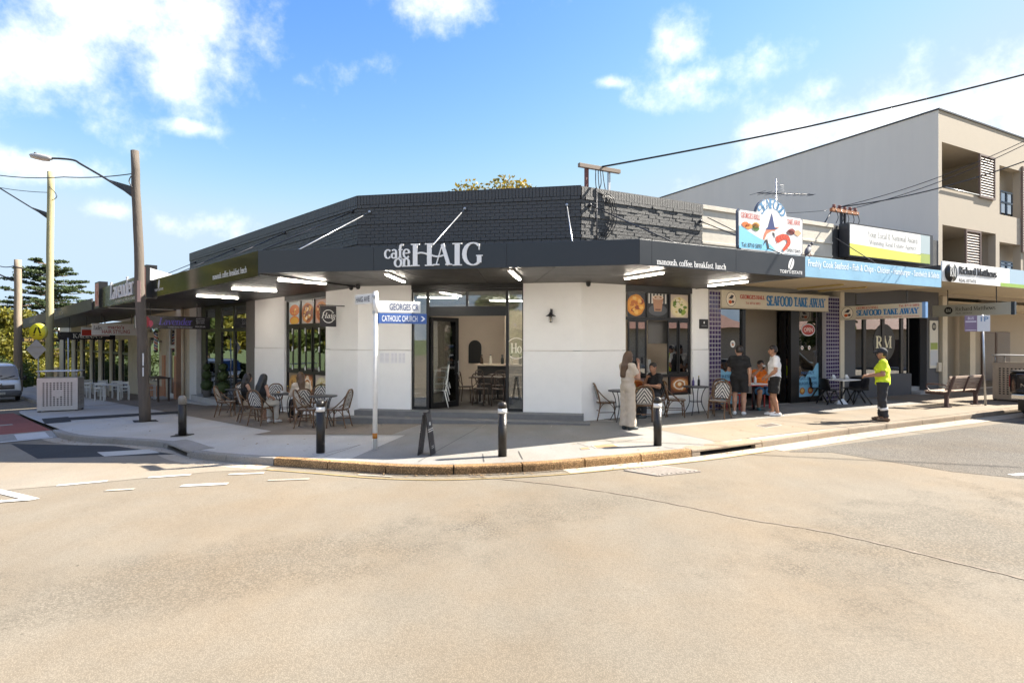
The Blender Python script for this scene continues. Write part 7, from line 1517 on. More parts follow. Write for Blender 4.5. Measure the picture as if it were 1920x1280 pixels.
# white timber chairs and tables of the far shops, tall dark bar table
WTC = mat('white_painted_timber', (.62, .63, .60), .6, .08)
def folding_chair():
    t = thing('timber_chair', 'x', 'chair')
    for k in range(4): part('slat', MB(WTC).box(-.2, .2, -.19 + k * .1, -.11 + k * .1, .44, .46), t)
    for sx_ in (-1, 1): part('leg', MB(WTC).box(sx_ * .2 - .02, sx_ * .2 + .02, -.2, -.16, 0, .64), t); part('leg', MB(WTC).box(sx_ * .2 - .02, sx_ * .2 + .02, .18, .22, 0, .86), t); part('armrest', MB(WTC).box(sx_ * .2 - .03, sx_ * .2 + .03, -.22, .2, .641, .665), t)
    part('back_rail', MB(WTC).box(-.179, .179, .19, .21, .74, .85), t); part('back_rail', MB(WTC).box(-.179, .179, .19, .21, .56, .64), t); return t
FCh = folding_chair(); f7_ = [True]
for k, (s_, o_, ang) in enumerate([(18.2, 1.7, 40), (19.4, 2.4, 215), (20.6, 1.5, 40), (21.9, 2.6, 215), (23.4, 1.6, 45), (25.2, 2.6, 220), (17.0, .9, 130), (27.0, 1.7, 45)]):
    q = Lp(s_, o_); q.z = pz(q.x, q.y); place(FCh, f7_, face(q, ang), ['white timber chair nearest the camera outside the far shops', 'white timber chair second along on the kerb side', 'white timber chair third along on the shop side', 'white timber chair fourth along on the kerb side', 'white timber chair fifth along on the shop side', 'white timber chair near the far awning end on the kerb side', 'white timber chair beside the tall bar table', 'farthest white timber chair under the long awning'][k], 'white timber chairs outside the far shops')
for s_, lab in ((19.0, 'nearer white timber table outside the far shops'), (22.6, 'farther white timber table outside the far shops')):
    q = Lp(s_, 2.05); t = thing('timber_table', lab, 'table', loc=(q.x, q.y, pz(q.x, q.y)), rotz=.8, group='white tables outside the far shops'); part('table_top', MB(WTC).box(-.4, .4, -.4, .4, .72, .75), t)
    for sx_ in (-.34, .34):
        for sy in (-.34, .34): part('leg', MB(WTC).box(sx_ - .03, sx_ + .03, sy - .03, sy + .03, 0, .72), t)
q = Lp(15.6, .9); t = thing('bar_table', 'tall dark bar table outside the barber shop', 'table', F=frame(Vector(q.xy), -dL, pz(q.x, q.y))); part('table_top', MB(TIMB).box(-.9, .9, -.25, .25, 1.02, 1.07), t)
for sx_ in (-.85, .85):
    for sy in (-.2, .2): part('leg', MB(TIMB).box(sx_ - .035, sx_ + .035, sy - .035, sy + .035, 0, 1.02), t)
# topiary on the florist step
LEAFD = mat('topiary_leaf', (.045, .075, .02), .6, .5, 25)
def leaf_ball(mb, c, r, n, sz, rnd):
    for i in range(n):
        v_ = Vector((rnd.gauss(0, 1), rnd.gauss(0, 1), rnd.gauss(0, 1))).normalized(); p_ = Vector(c) + v_ * r * rnd.uniform(.82, 1.05); a = v_.orthogonal().normalized(); a.rotate(Matrix.Rotation(rnd.uniform(0, 6.28), 3, v_)); b = v_.cross(a); k = sz * rnd.uniform(.7, 1.3); n_ = v_ * rnd.uniform(-.4, .6) * k
        mb.add([p_ - a * k, p_ - b * k * .5 + n_, p_ + a * k + n_ * .5, p_ + b * k * .5], [(0, 1, 2, 3)])
for u, v, off, lab, hs_ in ((388, 741, .18, 'left triple ball topiary in a pot on the florist step', 1.0), (417, 742, .25, 'right triple ball topiary in a pot on the florist step', 1.05)):
    x = X(FL, u, off); t = thing('topiary', lab, 'topiary', F=FL @ Matrix.Translation((x, -off, fz0)), group='topiaries on the florist step'); rnd = random.Random(u)
    part('pot', MB(mat('grey_pot', (.16, .155, .15), .7)).lathe([(.13, 0), (.17, .26), (.18, .27), (.15, .28), (0, .26)]), t); part('stem', MB(TIMB).tube([(0, 0, .26), (0, 0, 1.2 * hs_)], .02), t)
    for z, r in ((.48, .24), (.88, .19), (1.2, .14)):
        mb = MB(LEAFD); mb.ball((0, 0, z * hs_), r * .9, 12, 8); leaf_ball(mb, (0, 0, z * hs_), r, 420, .03, rnd); part('foliage_ball', mb, t)

# ================================================================ people
def nets(F, o, h):
    "surface nets: triangulate the zero level of a sampled distance field"
    ins = F < 0; c = np.zeros(tuple(s - 1 for s in F.shape), int); off = [(i, j, k) for i in (0, 1) for j in (0, 1) for k in (0, 1)]
    sl = lambda a, q: a[q[0]:a.shape[0] - 1 + q[0], q[1]:a.shape[1] - 1 + q[1], q[2]:a.shape[2] - 1 + q[2]]
    for q in off: c += sl(ins, q)
    act = (c > 0) & (c < 8); idx = -np.ones(act.shape, int); ids = np.argwhere(act); idx[act] = np.arange(len(ids))
    acc = np.zeros((len(ids), 3)); cnt = np.zeros(len(ids)); I, J, K = ids.T
    for a in off:
        for ax in range(3):
            if a[ax]: continue
            b = list(a); b[ax] = 1; fa = F[I + a[0], J + a[1], K + a[2]]; fb = F[I + b[0], J + b[1], K + b[2]]; m = (fa < 0) != (fb < 0); t = np.where(m, fa / np.where(fa == fb, 1, fa - fb), 0)
            p = np.array(a, float)[None].repeat(len(ids), 0); p[:, ax] += t; acc += p * m[:, None]; cnt += m
    V = (ids + acc / cnt[:, None]) * h + o; faces = []
    for ax in range(3):
        u, v = (ax + 1) % 3, (ax + 2) % 3; n = [slice(None)] * 3; n2 = [slice(None)] * 3; n[ax] = slice(0, -1); n2[ax] = slice(1, None); A = ins[tuple(n)]; B = ins[tuple(n2)]; e = np.argwhere(A != B)
        ok = (e[:, u] > 0) & (e[:, v] > 0) & (e[:, u] < F.shape[u] - 1) & (e[:, v] < F.shape[v] - 1); e = e[ok]; q = []
        for du, dv in ((1, 1), (0, 1), (0, 0), (1, 0)): w = e.copy(); w[:, u] -= du; w[:, v] -= dv; q.append(idx[w[:, 0], w[:, 1], w[:, 2]])
        Q = np.stack(q, 1); flip = ~A[e[:, 0], e[:, 1], e[:, 2]]; Q[flip] = Q[flip][:, ::-1]; faces.append(Q)
    return V, np.concatenate(faces)
def field(prims, h=.014, k=.03, sub=()):
    "prims: (a, b, ra, rb, cut) round cones blended smoothly; cut leaves a flat end at b"
    P = np.array([list(p[0]) + list(p[1]) for p in prims]); R = max(max(p[2], p[3]) for p in prims)
    lo = np.minimum(P[:, :3], P[:, 3:]).min(0) - R - .04; hi = np.maximum(P[:, :3], P[:, 3:]).max(0) + R + .04; n = np.ceil((hi - lo) / h).astype(int) + 1
    F = np.full(n, .2); ax = [lo[i] + h * np.arange(n[i]) for i in range(3)]
    def dist(p, win):
        a, b = np.array(p[0], float), np.array(p[1], float); X_, Y_, Z_ = np.meshgrid(*[ax[i][win[i]] for i in range(3)], indexing='ij'); ba = b - a; L2 = max((ba ** 2).sum(), 1e-9)
        t = np.clip(((X_ - a[0]) * ba[0] + (Y_ - a[1]) * ba[1] + (Z_ - a[2]) * ba[2]) / L2, 0, 1)
        d = np.sqrt((X_ - a[0] - t * ba[0]) ** 2 + (Y_ - a[1] - t * ba[1]) ** 2 + (Z_ - a[2] - t * ba[2]) ** 2) - (p[2] + (p[3] - p[2]) * t)
        if len(p) > 4 and p[4]: u = ba / math.sqrt(L2); d = np.maximum(d, (X_ - b[0]) * u[0] + (Y_ - b[1]) * u[1] + (Z_ - b[2]) * u[2])
        return d
    def window(p):
        r = max(p[2], p[3]) + .09; return tuple(slice(max(0, int((min(p[0][i], p[1][i]) - r - lo[i]) / h)), min(n[i], int((max(p[0][i], p[1][i]) + r - lo[i]) / h) + 2)) for i in range(3))
    for p in prims:
        w = window(p); d = dist(p, w); f = F[w]; hh = np.clip(.5 + .5 * (f - d) / k, 0, 1); F[w] = f * (1 - hh) + d * hh - k * hh * (1 - hh)
    for p in sub:
        w = window(p)
        if all(s_.stop > s_.start for s_ in w): F[w] = np.maximum(F[w], -dist(p, w))
    return nets(F, lo, h)
def sdf_part(name, prims, m, parent, h=.014, k=.03, sub=(), extra=None):
    V, Fc = field(prims, h, k, sub); vs = [tuple(v) for v in V]; fs = [tuple(int(i) for i in f) for f in Fc]
    for V2, F2 in (extra or []): o = len(vs); vs += [tuple(v) for v in V2]; fs += [tuple(int(i) + o for i in f) for f in F2]
    me = bpy.data.meshes.new(name); me.from_pydata(vs, [], fs); me.materials.append(m); me.polygons.foreach_set('use_smooth', [True] * len(fs)); me.update()
    if name in ('shirt', 'trousers', 'shorts', 'skirt'):              # folds in the cloth
        me.update(); co = np.array([v.co for v in me.vertices]); nm = np.array([v.normal for v in me.vertices]); x, y, z = co.T
        f = np.sin(34 * z + 11 * x + 4 * np.sin(9 * y)) * .5 + np.sin(23 * x - 31 * z + 17 * y) * .35 + np.sin(61 * z - 19 * x * np.sign(x)) * .2
        me.vertices.foreach_set('co', (co + nm * (f * .006)[:, None]).astype(np.float32).ravel()); me.update()
    o = bpy.data.objects.new(name, me); COL.objects.link(o); o.parent = parent; return o
def V3(*a): return np.array(a, float)
def hand(w, d, curl, side):
    "palm with four fingers and a thumb from wrist w along direction d"
    d = np.array(d, float); d /= np.linalg.norm(d); up = V3(0, 0, 1) if abs(d[2]) < .8 else V3(0, -1, 0); s_ = np.cross(d, up); s_ /= np.linalg.norm(s_); n = np.cross(s_, d)
    pr_ = [(w, w + d * .03, .026, .03), (w + d * .035 - s_ * .018, w + d * .085 - s_ * .026, .018, .016), (w + d * .035 + s_ * .018, w + d * .085 + s_ * .026, .018, .016)]
    for i, (o, ln) in enumerate(((-.030, .062), (-.010, .072), (.010, .068), (.030, .052))):
        a = w + d * .085 + s_ * o; b = a + (d * math.cos(curl * .5) - n * math.sin(curl * .5)) * ln * .5; c = b + (d * math.cos(curl) - n * math.sin(curl)) * ln * .5; pr_ += [(a, b, .0095, .009), (b, c, .009, .0075)]
    t0 = w + d * .03 + s_ * .025 * side; t1 = t0 + (d * .6 + s_ * .8 * side - n * .3) * .04; pr_ += [(t0, t1, .012, .0105), (t1, t1 + (d * .85 + s_ * .3 * side - n * .4) * .03, .0105, .009)]
    return field(pr_, .0055, .008)
SKIN = mat('skin', (.42, .235, .16), .55, .08, 8); SKINB = mat('tanned_skin', (.34, .175, .105), .55, .08, 8); LIP = mat('lip', (.30, .10, .085), .5, 0); EYE_M = mat('eye_dark', (.03, .02, .018), .2, 0)
def cloth(name, c, r=.85): return mat(name, c, r, .14, 14, .35, 30)
STAND = dict(P=(0, 0, .96), C=(0, .0, 1.27), N=(0, .01, 1.47), H=(0, -.015, 1.63), hL=(.095, 0, .93), kL=(.105, -.015, .51), aL=(.11, .03, .08), hR=(-.095, 0, .93), kR=(-.105, -.015, .51), aR=(-.11, .03, .08),
             sL=(.175, .01, 1.42), eL=(.235, .03, 1.14), wL=(.235, -.06, .90), sR=(-.175, .01, 1.42), eR=(-.235, .03, 1.14), wR=(-.235, -.06, .90), fL=(.1, -1, 0), fR=(-.1, -1, 0))
SIT = dict(P=(0, .05, .54), C=(0, .08, .86), N=(0, .06, 1.06), H=(0, .02, 1.22), hL=(.09, .03, .53), kL=(.11, -.40, .53), aL=(.11, -.38, .08), hR=(-.09, .03, .53), kR=(-.11, -.40, .53), aR=(-.11, -.38, .08),
           sL=(.17, .07, 1.01), eL=(.23, .0, .76), wL=(.16, -.20, .70), sR=(-.17, .07, 1.01), eR=(-.23, .0, .76), wR=(-.16, -.20, .70), fL=(.1, -1, 0), fR=(-.1, -1, 0))
def person(label, M, pose, over, scale, build, skin, top, bottom, shoes, hair, extras=None, group=None):
    t = thing('person', label, 'person', F=M @ Matrix.Scale(scale, 4), group=group)
    J = {k: V3(*v) for k, v in {**pose, **over}.items() if isinstance(v, tuple)}; b = build
    def torso(i): 
        m = (J['P'] + J['C']) / 2; x = V3(1, 0, 0)
        return [(J['P'] - x * .075 * b, J['P'] + x * .075 * b, .118 * b + i, .118 * b + i), (m - x * .06 * b, m + x * .06 * b, .105 * b + i, .105 * b + i), (J['C'] - x * .08 * b, J['C'] + x * .08 * b, .115 * b + i, .115 * b + i), (J['sR'] * .93 + J['N'] * .07, J['sL'] * .93 + J['N'] * .07, .062 * b + i, .062 * b + i), (m, J['C'], .11 * b + i, .12 * b + i)]
    def leg(s, i, f1=1., cut=False, flare=0.):
        h, k, a = J['h' + s], J['k' + s], J['a' + s]; out = []
        if f1 <= .5: e = h + (k - h) * f1 * 2; return [(h, e, .088 * b + i, .075 * b + i + flare, cut)]
        out.append((h, k, .088 * b + i, .058 * b + i + flare * .5)); e = k + (a - k) * (f1 - .5) * 2
        if f1 < 1 or cut: out.append((k, e, .056 * b + i + flare * .5, .042 + i + flare, cut))
        else: mid = k + (a - k) * .35; out += [(k, mid, .055 * b + i, .057 * b + i), (mid, a, .056 * b + i, .038 + i)]
        return out
    def arm(s, i, f1=1., cut=False):
        sh, e, w = J['s' + s], J['e' + s], J['w' + s]
        if f1 <= .5: return [(sh, sh + (e - sh) * f1 * 2, .053 * b + i, .046 * b + i, cut)]
        return [(sh, e, .050 * b + i, .040 * b + i), (e, e + (w - e) * .3, .040 * b + i, .041 * b + i), (e + (w - e) * .3, w, .040 * b + i, .026 + i)]
    H = J['H']; yaw = over.get('yaw', 0.); fd = V3(math.sin(yaw), -math.cos(yaw), 0) if not isinstance(yaw, np.ndarray) else V3(0, -1, 0); sd = V3(-fd[1], fd[0], 0); z = V3(0, 0, 1)
    body = torso(-.012) + leg('L', 0) + leg('R', 0) + arm('L', 0) + arm('R', 0) + [(J['N'] - z * .03, H - z * .05, .055 * b, .052), (H + z * .035 + fd * -.01, H - z * .02, .089, .082), (H - z * .02 + fd * .025, H - z * .075 + fd * .045, .062, .042), (H + fd * .085, H - z * .025 + fd * .100, .012, .015), (H + sd * .083 - z * .01, H + sd * .086 + z * .02, .014, .016), (H - sd * .083 - z * .01, H - sd * .086 + z * .02, .014, .016)]
    for s in 'LR': body += [(J['a' + s] - z * .02, J['a' + s] - z * .03 + V3(*(J['f' + s] * .09)), .042, .035)]
    hands = [hand(J['w' + s], J['w' + s] - J['e' + s] + (over.get('hd' + s) if over.get('hd' + s) is not None else 0), over.get('curl', .9), 1 if s == 'L' else -1) for s in 'LR']
    sdf_part('body', body, skin, t, .013, .028, extra=hands)
    mbx = MB(EYE_M)
    for s_ in (-1, 1): part('eye', MB(EYE_M).ball(tuple(H + fd * .083 + sd * .032 * s_ + z * .012), .011, 8, 6), t)
    part('mouth', MB(LIP).ball(tuple(H + fd * .088 - z * .062), (.022, .012, .007), 8, 6), t)
    kind, m = top
    if kind: 
        pr_ = torso(.012) + [(J['N'] * .35 + J['C'] * .65, J['N'] - z * .02, .10 * b, .062 * b)]; low = (J['P'] + J['C']) / 2 * 0 + J['P']
        pr_ += [(J['C'], J['P'] - (J['C'] - J['P']) / np.linalg.norm(J['C'] - J['P']) * .06, .13 * b, .137 * b, True)]
        if kind == 'tee': pr_ += arm('L', .02, .36, True) + arm('R', .02, .36, True)
        if kind == 'long': pr_ += arm('L', .016) + arm('R', .016)
        sub = [(J['N'] + z * .06 + fd * .05, J['N'] + z * .2 + fd * .05, .075, .075)]
        if kind == 'tank': sub += [(J['s' + s] + (J['s' + s] - J['N']) * .35 + z * .02, J['s' + s] + (J['s' + s] - J['N']) * 1.2, .085, .085) for s in 'LR']
        sdf_part('shirt', pr_, m, t, .013, .035, sub)
    kind, m = bottom
    hipb = [(J['P'] - V3(.075, 0, 0) * b, J['P'] + V3(.075, 0, 0) * b, .128 * b, .128 * b)]
    if kind == 'shorts': sdf_part('shorts', hipb + leg('L', .024, .42, True, .02) + leg('R', .024, .42, True, .02), m, t, .013, .03)
    elif kind == 'trousers': sdf_part('trousers', hipb + leg('L', .02, .98, True, .006) + leg('R', .02, .98, True, .006), m, t, .013, .03)
    elif kind == 'wide': sdf_part('trousers', hipb + leg('L', .022, .99, True, .06) + leg('R', .022, .99, True, .06), m, t, .013, .03)
    elif kind == 'skirt': sdf_part('skirt', hipb + leg('L', .035, .62, True, .03) + leg('R', .035, .62, True, .03) + [((J['kL'] + J['kR']) / 2, (J['hL'] + J['hR']) / 2, .09, .11)], m, t, .013, .05)
    for s in 'LR':
        a, f = J['a' + s], J['f' + s] / np.linalg.norm(J['f' + s]); g = a.copy(); 
        sdf_part('shoe', [(a - z * .035 - f * .035, a - z * .04 + f * .10, .050, .042), (a - z * .045 + f * .10, a - z * .05 + f * .165, .040, .034), (a - z * .03, a - z * .0, .050, .048, True)], shoes, t, .011, .02)
    style, m = hair
    fsub = [(H - z * .02 + fd * .075, H - z * .10 + fd * .105, .076, .07), (H + fd * .12 + z * .01, H + fd * .16, .075, .07)]
    if style == 'short': sdf_part('hair', [(H + z * .05 - fd * .012, H + z * .01 - fd * .03, .097, .092)], m, t, .011, .02, fsub + [(H - z * .09 - fd * .03, H - z * .14, .08, .09)])
    elif style == 'cap':
        sdf_part('hair', [(H + z * .03 - fd * .02, H - fd * .03, .093, .09)], MATS['hair_dark'], t, .011, .02, fsub + [(H - z * .09 - fd * .03, H - z * .14, .08, .09)])
        sdf_part('cap', [(H + z * .065, H + z * .05 - fd * .02, .100, .103), (H + z * .055 + fd * .08, H + z * .045 + fd * .165, .038, .025)], m, t, .011, .02, [(H - z * .06, H - z * .02, .105, .1)])
    else:
        ln = {'long': .42, 'mid': .30}[style]; back = H - fd * .06; dn = J['C'] - fd * .13 * b + V3(0, 0, 0); dn = back + (dn - back) / np.linalg.norm(dn - back) * ln
        sdf_part('hair', [(H + z * .05 - fd * .012, H - fd * .03, .098, .096), (back, (back + dn) / 2, .085, .085), ((back + dn) / 2 - sd * .03, dn - sd * .03, .07, .045), ((back + dn) / 2 + sd * .03, dn + sd * .03, .07, .045), (H + sd * .075, H + sd * .085 - z * .16 - fd * .04, .035, .03), (H - sd * .075, H - sd * .085 - z * .16 - fd * .04, .035, .03)], m, t, .012, .03, fsub)
    return t, J
HD = mat('hair_dark', (.018, .012, .010), .45, .3, 30); HB = mat('hair_brown', (.085, .045, .022), .45, .3, 30); HBB = mat('hair_black', (.010, .010, .012), .4, .3, 30)
BLKC = cloth('black_cotton', (.008, .008, .009)); WHC = cloth('white_cotton', (.72, .72, .72)); BEI = cloth('beige_linen', (.48, .41, .33)); HIV = cloth('hi_vis_yellow', (.58, .72, .02)); ORG = cloth('hi_vis_orange', (.75, .17, .012)); NAV = cloth('navy_drill', (.02, .021, .026)); BLU = cloth('blue_shorts', (.06, .19, .36)); LTG = cloth('pale_grey_cotton', (.50, .49, .46))
SHW = mat('white_sneaker', (.72, .72, .72), .5, .05); SHB = mat('brown_boot', (.13, .085, .05), .7, .2); SHD = mat('dark_shoe', (.03, .04, .045), .6, .1); SHT = mat('teal_sneaker', (.05, .17, .17), .6, .2); SHP = mat('tan_flat', (.45, .30, .22), .6, .1)
def gp(u, v, ang, dz=0.): q = spot(u, v); return at((q.x, q.y, q.z + dz), math.radians(ang))
# standing woman in a beige jumpsuit holding a phone to her face, back three-quarters to the road
t, J = person('woman with long brown hair in a beige jumpsuit standing with a phone by the chairs', gp(1177, 805, 118), STAND, dict(eR=(-.245, -.10, 1.18), wR=(-.10, -.22, 1.46), eL=(.24, -.06, 1.15), wL=(.06, -.24, 1.16), H=(0, -.03, 1.615), aL=(.07, .02, .08), aR=(-.07, -.03, .08), kL=(.08, 0, .5), kR=(-.08, -.02, .5)), .985, .93, SKIN, ('tee', BEI), ('wide', BEI), SHD, ('long', HB))
part('belt', MB(BEI).lathe([(.145, 1.08), (.150, 1.10), (.150, 1.14), (.145, 1.16)], 0, .0, 20), t)
part('phone', MB(FRAMEB).box(-.13, -.07, -.33, -.32, 1.48, 1.62), t)
# man in black seated behind her
person('man in a black shirt seated behind the standing woman', gp(1224, 781, -62), SIT, dict(wL=(.10, -.20, .80), wR=(-.02, -.17, .98), eR=(-.22, -.08, .80), H=(0, .0, 1.22), yaw=.3), 1.03, 1.06, SKINB, ('tee', BLKC), ('trousers', NAV), SHD, ('short', HD))
# man in black seen from behind
person('man in black shirt and shorts with white sneakers seen from behind', gp(1386, 777, 152), STAND, dict(eR=(-.25, .0, 1.13), wR=(-.24, -.02, .88), eL=(.25, -.04, 1.14), wL=(.22, -.26, 1.12), H=(.01, -.05, 1.62), yaw=.5), 1.035, 1.08, SKIN, ('tee', BLKC), ('shorts', BLKC), SHW, ('short', HD))
# man in white shirt facing left
person('man in white shirt and black shorts standing at the takeaway door', gp(1452, 779, -104), STAND, dict(eR=(-.23, .02, 1.13), wR=(-.14, -.18, .98), eL=(.23, -.02, 1.13), wL=(.14, -.16, .99), kL=(.09, -.04, .5), aL=(.10, .06, .08), aR=(-.12, -.02, .08), H=(0, -.04, 1.625), N=(0, -.01, 1.47)), 1.04, 1.08, SKINB, ('tee', WHC), ('shorts', BLKC), SHW, ('short', HD))
# man in orange drinking
person('man in orange work shirt and blue shorts seated drinking from a cup', gp(1427, 766, -8), SIT, dict(eL=(.28, -.16, .90), wL=(.06, -.19, 1.13), eR=(-.28, -.14, .92), wR=(-.07, -.19, 1.14), kL=(.16, -.40, .52), aL=(.20, -.52, .08), kR=(-.14, -.40, .52), aR=(-.16, -.34, .08), yaw=.1), 1.02, 1.08, SKINB, ('tee', ORG), ('shorts', BLU), SHT, ('short', HD))
cp = thing('paper_cup', 'dark cup held to the mouth of the man in orange', 'cup', F=gp(1427, 766, -8) @ Matrix.Translation((0.01, -.22, 1.20)) @ Matrix.Rotation(.6, 4, 'X')); part('cup_wall', MB('2a2420').lathe([(.03, -.05), (.04, .05)]), cp); part('lid', MB('d8d8d4').lathe([(.042, .05), (.042, .06), (0, .065)]), cp)
# man in hi-vis inside the takeaway
q = FR @ Vector((X(FR, 1476, -1.5), 1.5, .13)); person('man in yellow hi-vis shirt seated inside the takeaway doorway', at(q, math.radians(-60)), SIT, {}, 1.03, 1.08, SKINB, ('tee', HIV), ('trousers', NAV), SHB, ('short', HD))
ic = dup(RC, at(q, math.radians(-60)), 'red metal chair inside the takeaway under the man in yellow', 'red chairs at the takeaway door')
it = thing('cafe_table', 'small table inside the takeaway in front of the man in yellow', 'table', loc=q + Vector((-.55, -.45, 0))); part('table_top', MB(WHITEW).box(-.3, .3, -.3, .3, .72, .745), it); part('pedestal', MB(STEELD).tube([(0, 0, 0), (0, 0, .72)], .035), it)
# worker at the kerb
t, J = person('road worker in yellow hi-vis shirt and dark cap standing on the kerb', gp(1655, 789, -122), STAND, dict(eL=(.25, .0, 1.15), wL=(.12, -.30, 1.10), eR=(-.25, .0, 1.15), wR=(-.10, -.30, 1.11), aL=(.09, .07, .09), aR=(-.10, -.04, .09), P=(0, 0, .96), C=(0, -.01, 1.27)), .995, 1.16, SKINB, ('tee', HIV), ('trousers', NAV), SHB, ('cap', NAV))
for s_, a, k in (('L', J['aL'], J['kL']), ('R', J['aR'], J['kR'])):
    c = a + (k - a) * .52; mb = MB(mat('silver_reflective_tape', (.62, .62, .62), .35, .05)); mb.lathe([(.086, -.03), (.090, -.025), (.088, .025), (.084, .03)], seg=18); o = part('reflective_band', mb, t); o.matrix_local = Matrix.Translation(Vector(c)) @ Vector((0, 0, 1)).rotation_difference(Vector(k - a)).to_matrix().to_4x4()
part('phone', MB(FRAMEB).box(-.03, .05, -.40, -.39, 1.13, 1.25), t)
# three diners on the left
person('diner with dark hair and bare arms in a black top at the left table', gp(467, 789, 125), SIT, dict(eL=(.22, -.06, .76), wL=(.10, -.24, .76), eR=(-.24, -.04, .74), wR=(-.1, -.22, .72), yaw=.2), .97, .92, SKIN, ('tank', BLKC), ('skirt', BEI), SHP, ('mid', HD))
person('diner with long black hair and pale trousers sitting with her back turned', gp(491, 795, 158), SIT, dict(eL=(.24, .0, .76), wL=(.14, -.24, .74), C=(0, .04, .86), N=(0, -.01, 1.05), H=(0, -.07, 1.20), sL=(.16, .0, 1.0), sR=(-.16, .0, 1.0)), .97, .92, SKIN, ('tank', BLKC), ('trousers', LTG), SHW, ('long', HBB))
person('diner with brown hair in a beige top and black trousers', gp(563, 792, -145), SIT, dict(eL=(.23, -.04, .76), wL=(.1, -.25, .76), aL=(.12, -.50, .08), aR=(-.08, -.34, .08)), .97, .95, SKIN, ('long', BEI), ('trousers', BLKC), SHP, ('mid', HB))

# ================================================================ vehicles
CHROME = mat('chrome', (.6, .6, .6), .12, .05, metal=1.); TYRE = mat('tyre_rubber', (.02, .02, .02), .8, .2, 20); LAMPG = glass('headlamp_glass', (.8, .82, .84), .3)
def wheel(parent, x, y, r, w=.2):
    wl = part('wheel', MB(TYRE).lathe([(r * .62, -w / 2), (r * .95, -w / 2), (r, -w / 2 + .03), (r, w / 2 - .03), (r * .95, w / 2), (r * .62, w / 2)], axis='y', seg=24), parent); wl.location = (x, y, r)
    o = part('rim', MB(STEEL).lathe([(r * .62, -w / 2 + .02), (r * .5, -w / 2 + .05), (r * .15, -w / 2 + .03), (0, -w / 2 + .03)], axis='y', seg=20), wl); o2 = part('rim', MB(STEEL).lathe([(0, w / 2 - .03), (r * .15, w / 2 - .03), (r * .5, w / 2 - .05), (r * .62, w / 2 - .02)], axis='y', seg=20), wl)
def loft(mb, secs):
    "secs: (x, half width, z0, z1, tuck of the roof) rounded sections along x"
    mb.smooth = True; n = 20; vs = []
    for x, hw, z0, z1, tk in secs:
        for k in range(n):
            a = 2 * math.pi * k / n; c, s_ = math.cos(a), math.sin(a); cx = math.copysign(abs(c) ** .38, c); sz = math.copysign(abs(s_) ** .38, s_); zz = (z0 + z1) / 2 + (z1 - z0) / 2 * sz; f = max(0, (zz - (z0 + (z1 - z0) * .5)) / max(1e-6, (z1 - z0) * .5)); vs.append((x, hw * cx * (1 - tk * f), zz))
    m = len(secs); mb.add(vs, [(i * n + k, i * n + (k + 1) % n, (i + 1) * n + (k + 1) % n, (i + 1) * n + k) for i in range(m - 1) for k in range(n)] + [tuple(range(n - 1, -1, -1)), tuple(range((m - 1) * n, m * n))]); mb.smooth = False; return mb
q = Lp(26.0, 5.55); q.z = gz(q.x, q.y); fwd = -dL                          # parked van, nose towards the camera: local +x forward
van = thing('parked_van', 'white van with grey bumper parked at the far left kerb facing the camera', 'van', F=frame(Vector(q.xy), fwd, q.z + .0))
VW = mat('white_car_paint', (.72, .73, .73), .25, .03, 4, coat=.5); GP_ = mat('grey_bumper', (.10, .10, .105), .5, .1)
part('body', loft(MB(VW), [(-4.65, .78, .45, 1.85, .10), (-4.55, .84, .32, 1.95, .10), (-2.5, .85, .30, 1.98, .10), (-1.25, .85, .30, 1.97, .11), (-.85, .85, .30, 1.90, .13), (-.52, .85, .30, 1.50, .10), (-.26, .85, .30, 1.16, .04), (-.10, .83, .32, 1.05, .03), (-.01, .78, .40, .98, .02)]), van)
part('bumper', loft(MB(GP_), [(-.5, .862, .28, .56, 0), (-.12, .862, .26, .62, 0), (.03, .80, .28, .62, 0), (.06, .7, .32, .58, 0)]), van)
def screen(name, m, pts): mb = MB(m); mb.smooth = True; mb.add(pts, [(0, 1, 2, 3)]); return part(name, mb, van)
part('windscreen', MB(glass('car_glass', (.07, .08, .085), .06)).add([(-.235, -.74, 1.19), (-.235, .74, 1.19), (-.80, .68, 1.86), (-.80, -.68, 1.86), (-.275, -.74, 1.19), (-.275, .74, 1.19), (-.84, .68, 1.86), (-.84, -.68, 1.86)], [(0, 1, 2, 3), (7, 6, 5, 4), (0, 4, 5, 1), (2, 6, 7, 3), (1, 5, 6, 2), (0, 3, 7, 4)]), van)
pieces('grille_bar', CHROME, [(-.02, .02, -.55, .55, .86, .89), (-.02, .025, -.55, .55, .78, .81)], van); part('grille', MB(FRAMEB).box(-.05, .008, -.56, .56, .68, .90), van)
for s_ in (-1, 1):
    part('headlight', MB(LAMPG).add([(.0, s_ * .56, .70), (-.06, s_ * .80, .74), (-.10, s_ * .81, .92), (-.02, s_ * .58, .90), (-.06, s_ * .56, .70), (-.12, s_ * .80, .74), (-.16, s_ * .81, .92), (-.08, s_ * .58, .90)], [(0, 1, 2, 3), (7, 6, 5, 4), (0, 4, 5, 1), (2, 6, 7, 3), (1, 5, 6, 2), (0, 3, 7, 4)]), van); part('mirror', MB(FRAMEB).ball((-.42, s_ * 1.0, 1.22), (.06, .09, .13)), van); part('mirror_arm', MB(FRAMEB).tube([(-.42, s_ * .84, 1.15), (-.42, s_ * .96, 1.2)], .02), van)
    part('side_window', MB(MATS['car_glass']).box(-1.75, -.72, s_ * .835, s_ * .85, 1.15, 1.72), van)
    for x in (-.95, -3.55): wheel(van, x, s_ * .74, .33)
em = part('badge', MB(CHROME).lathe([(.06, .0), (.075, .012), (.06, .02)], axis='z'), van); em.matrix_local = Matrix.Translation((.0, 0, .93)) @ Matrix.Rotation(math.pi / 2, 4, 'Y')
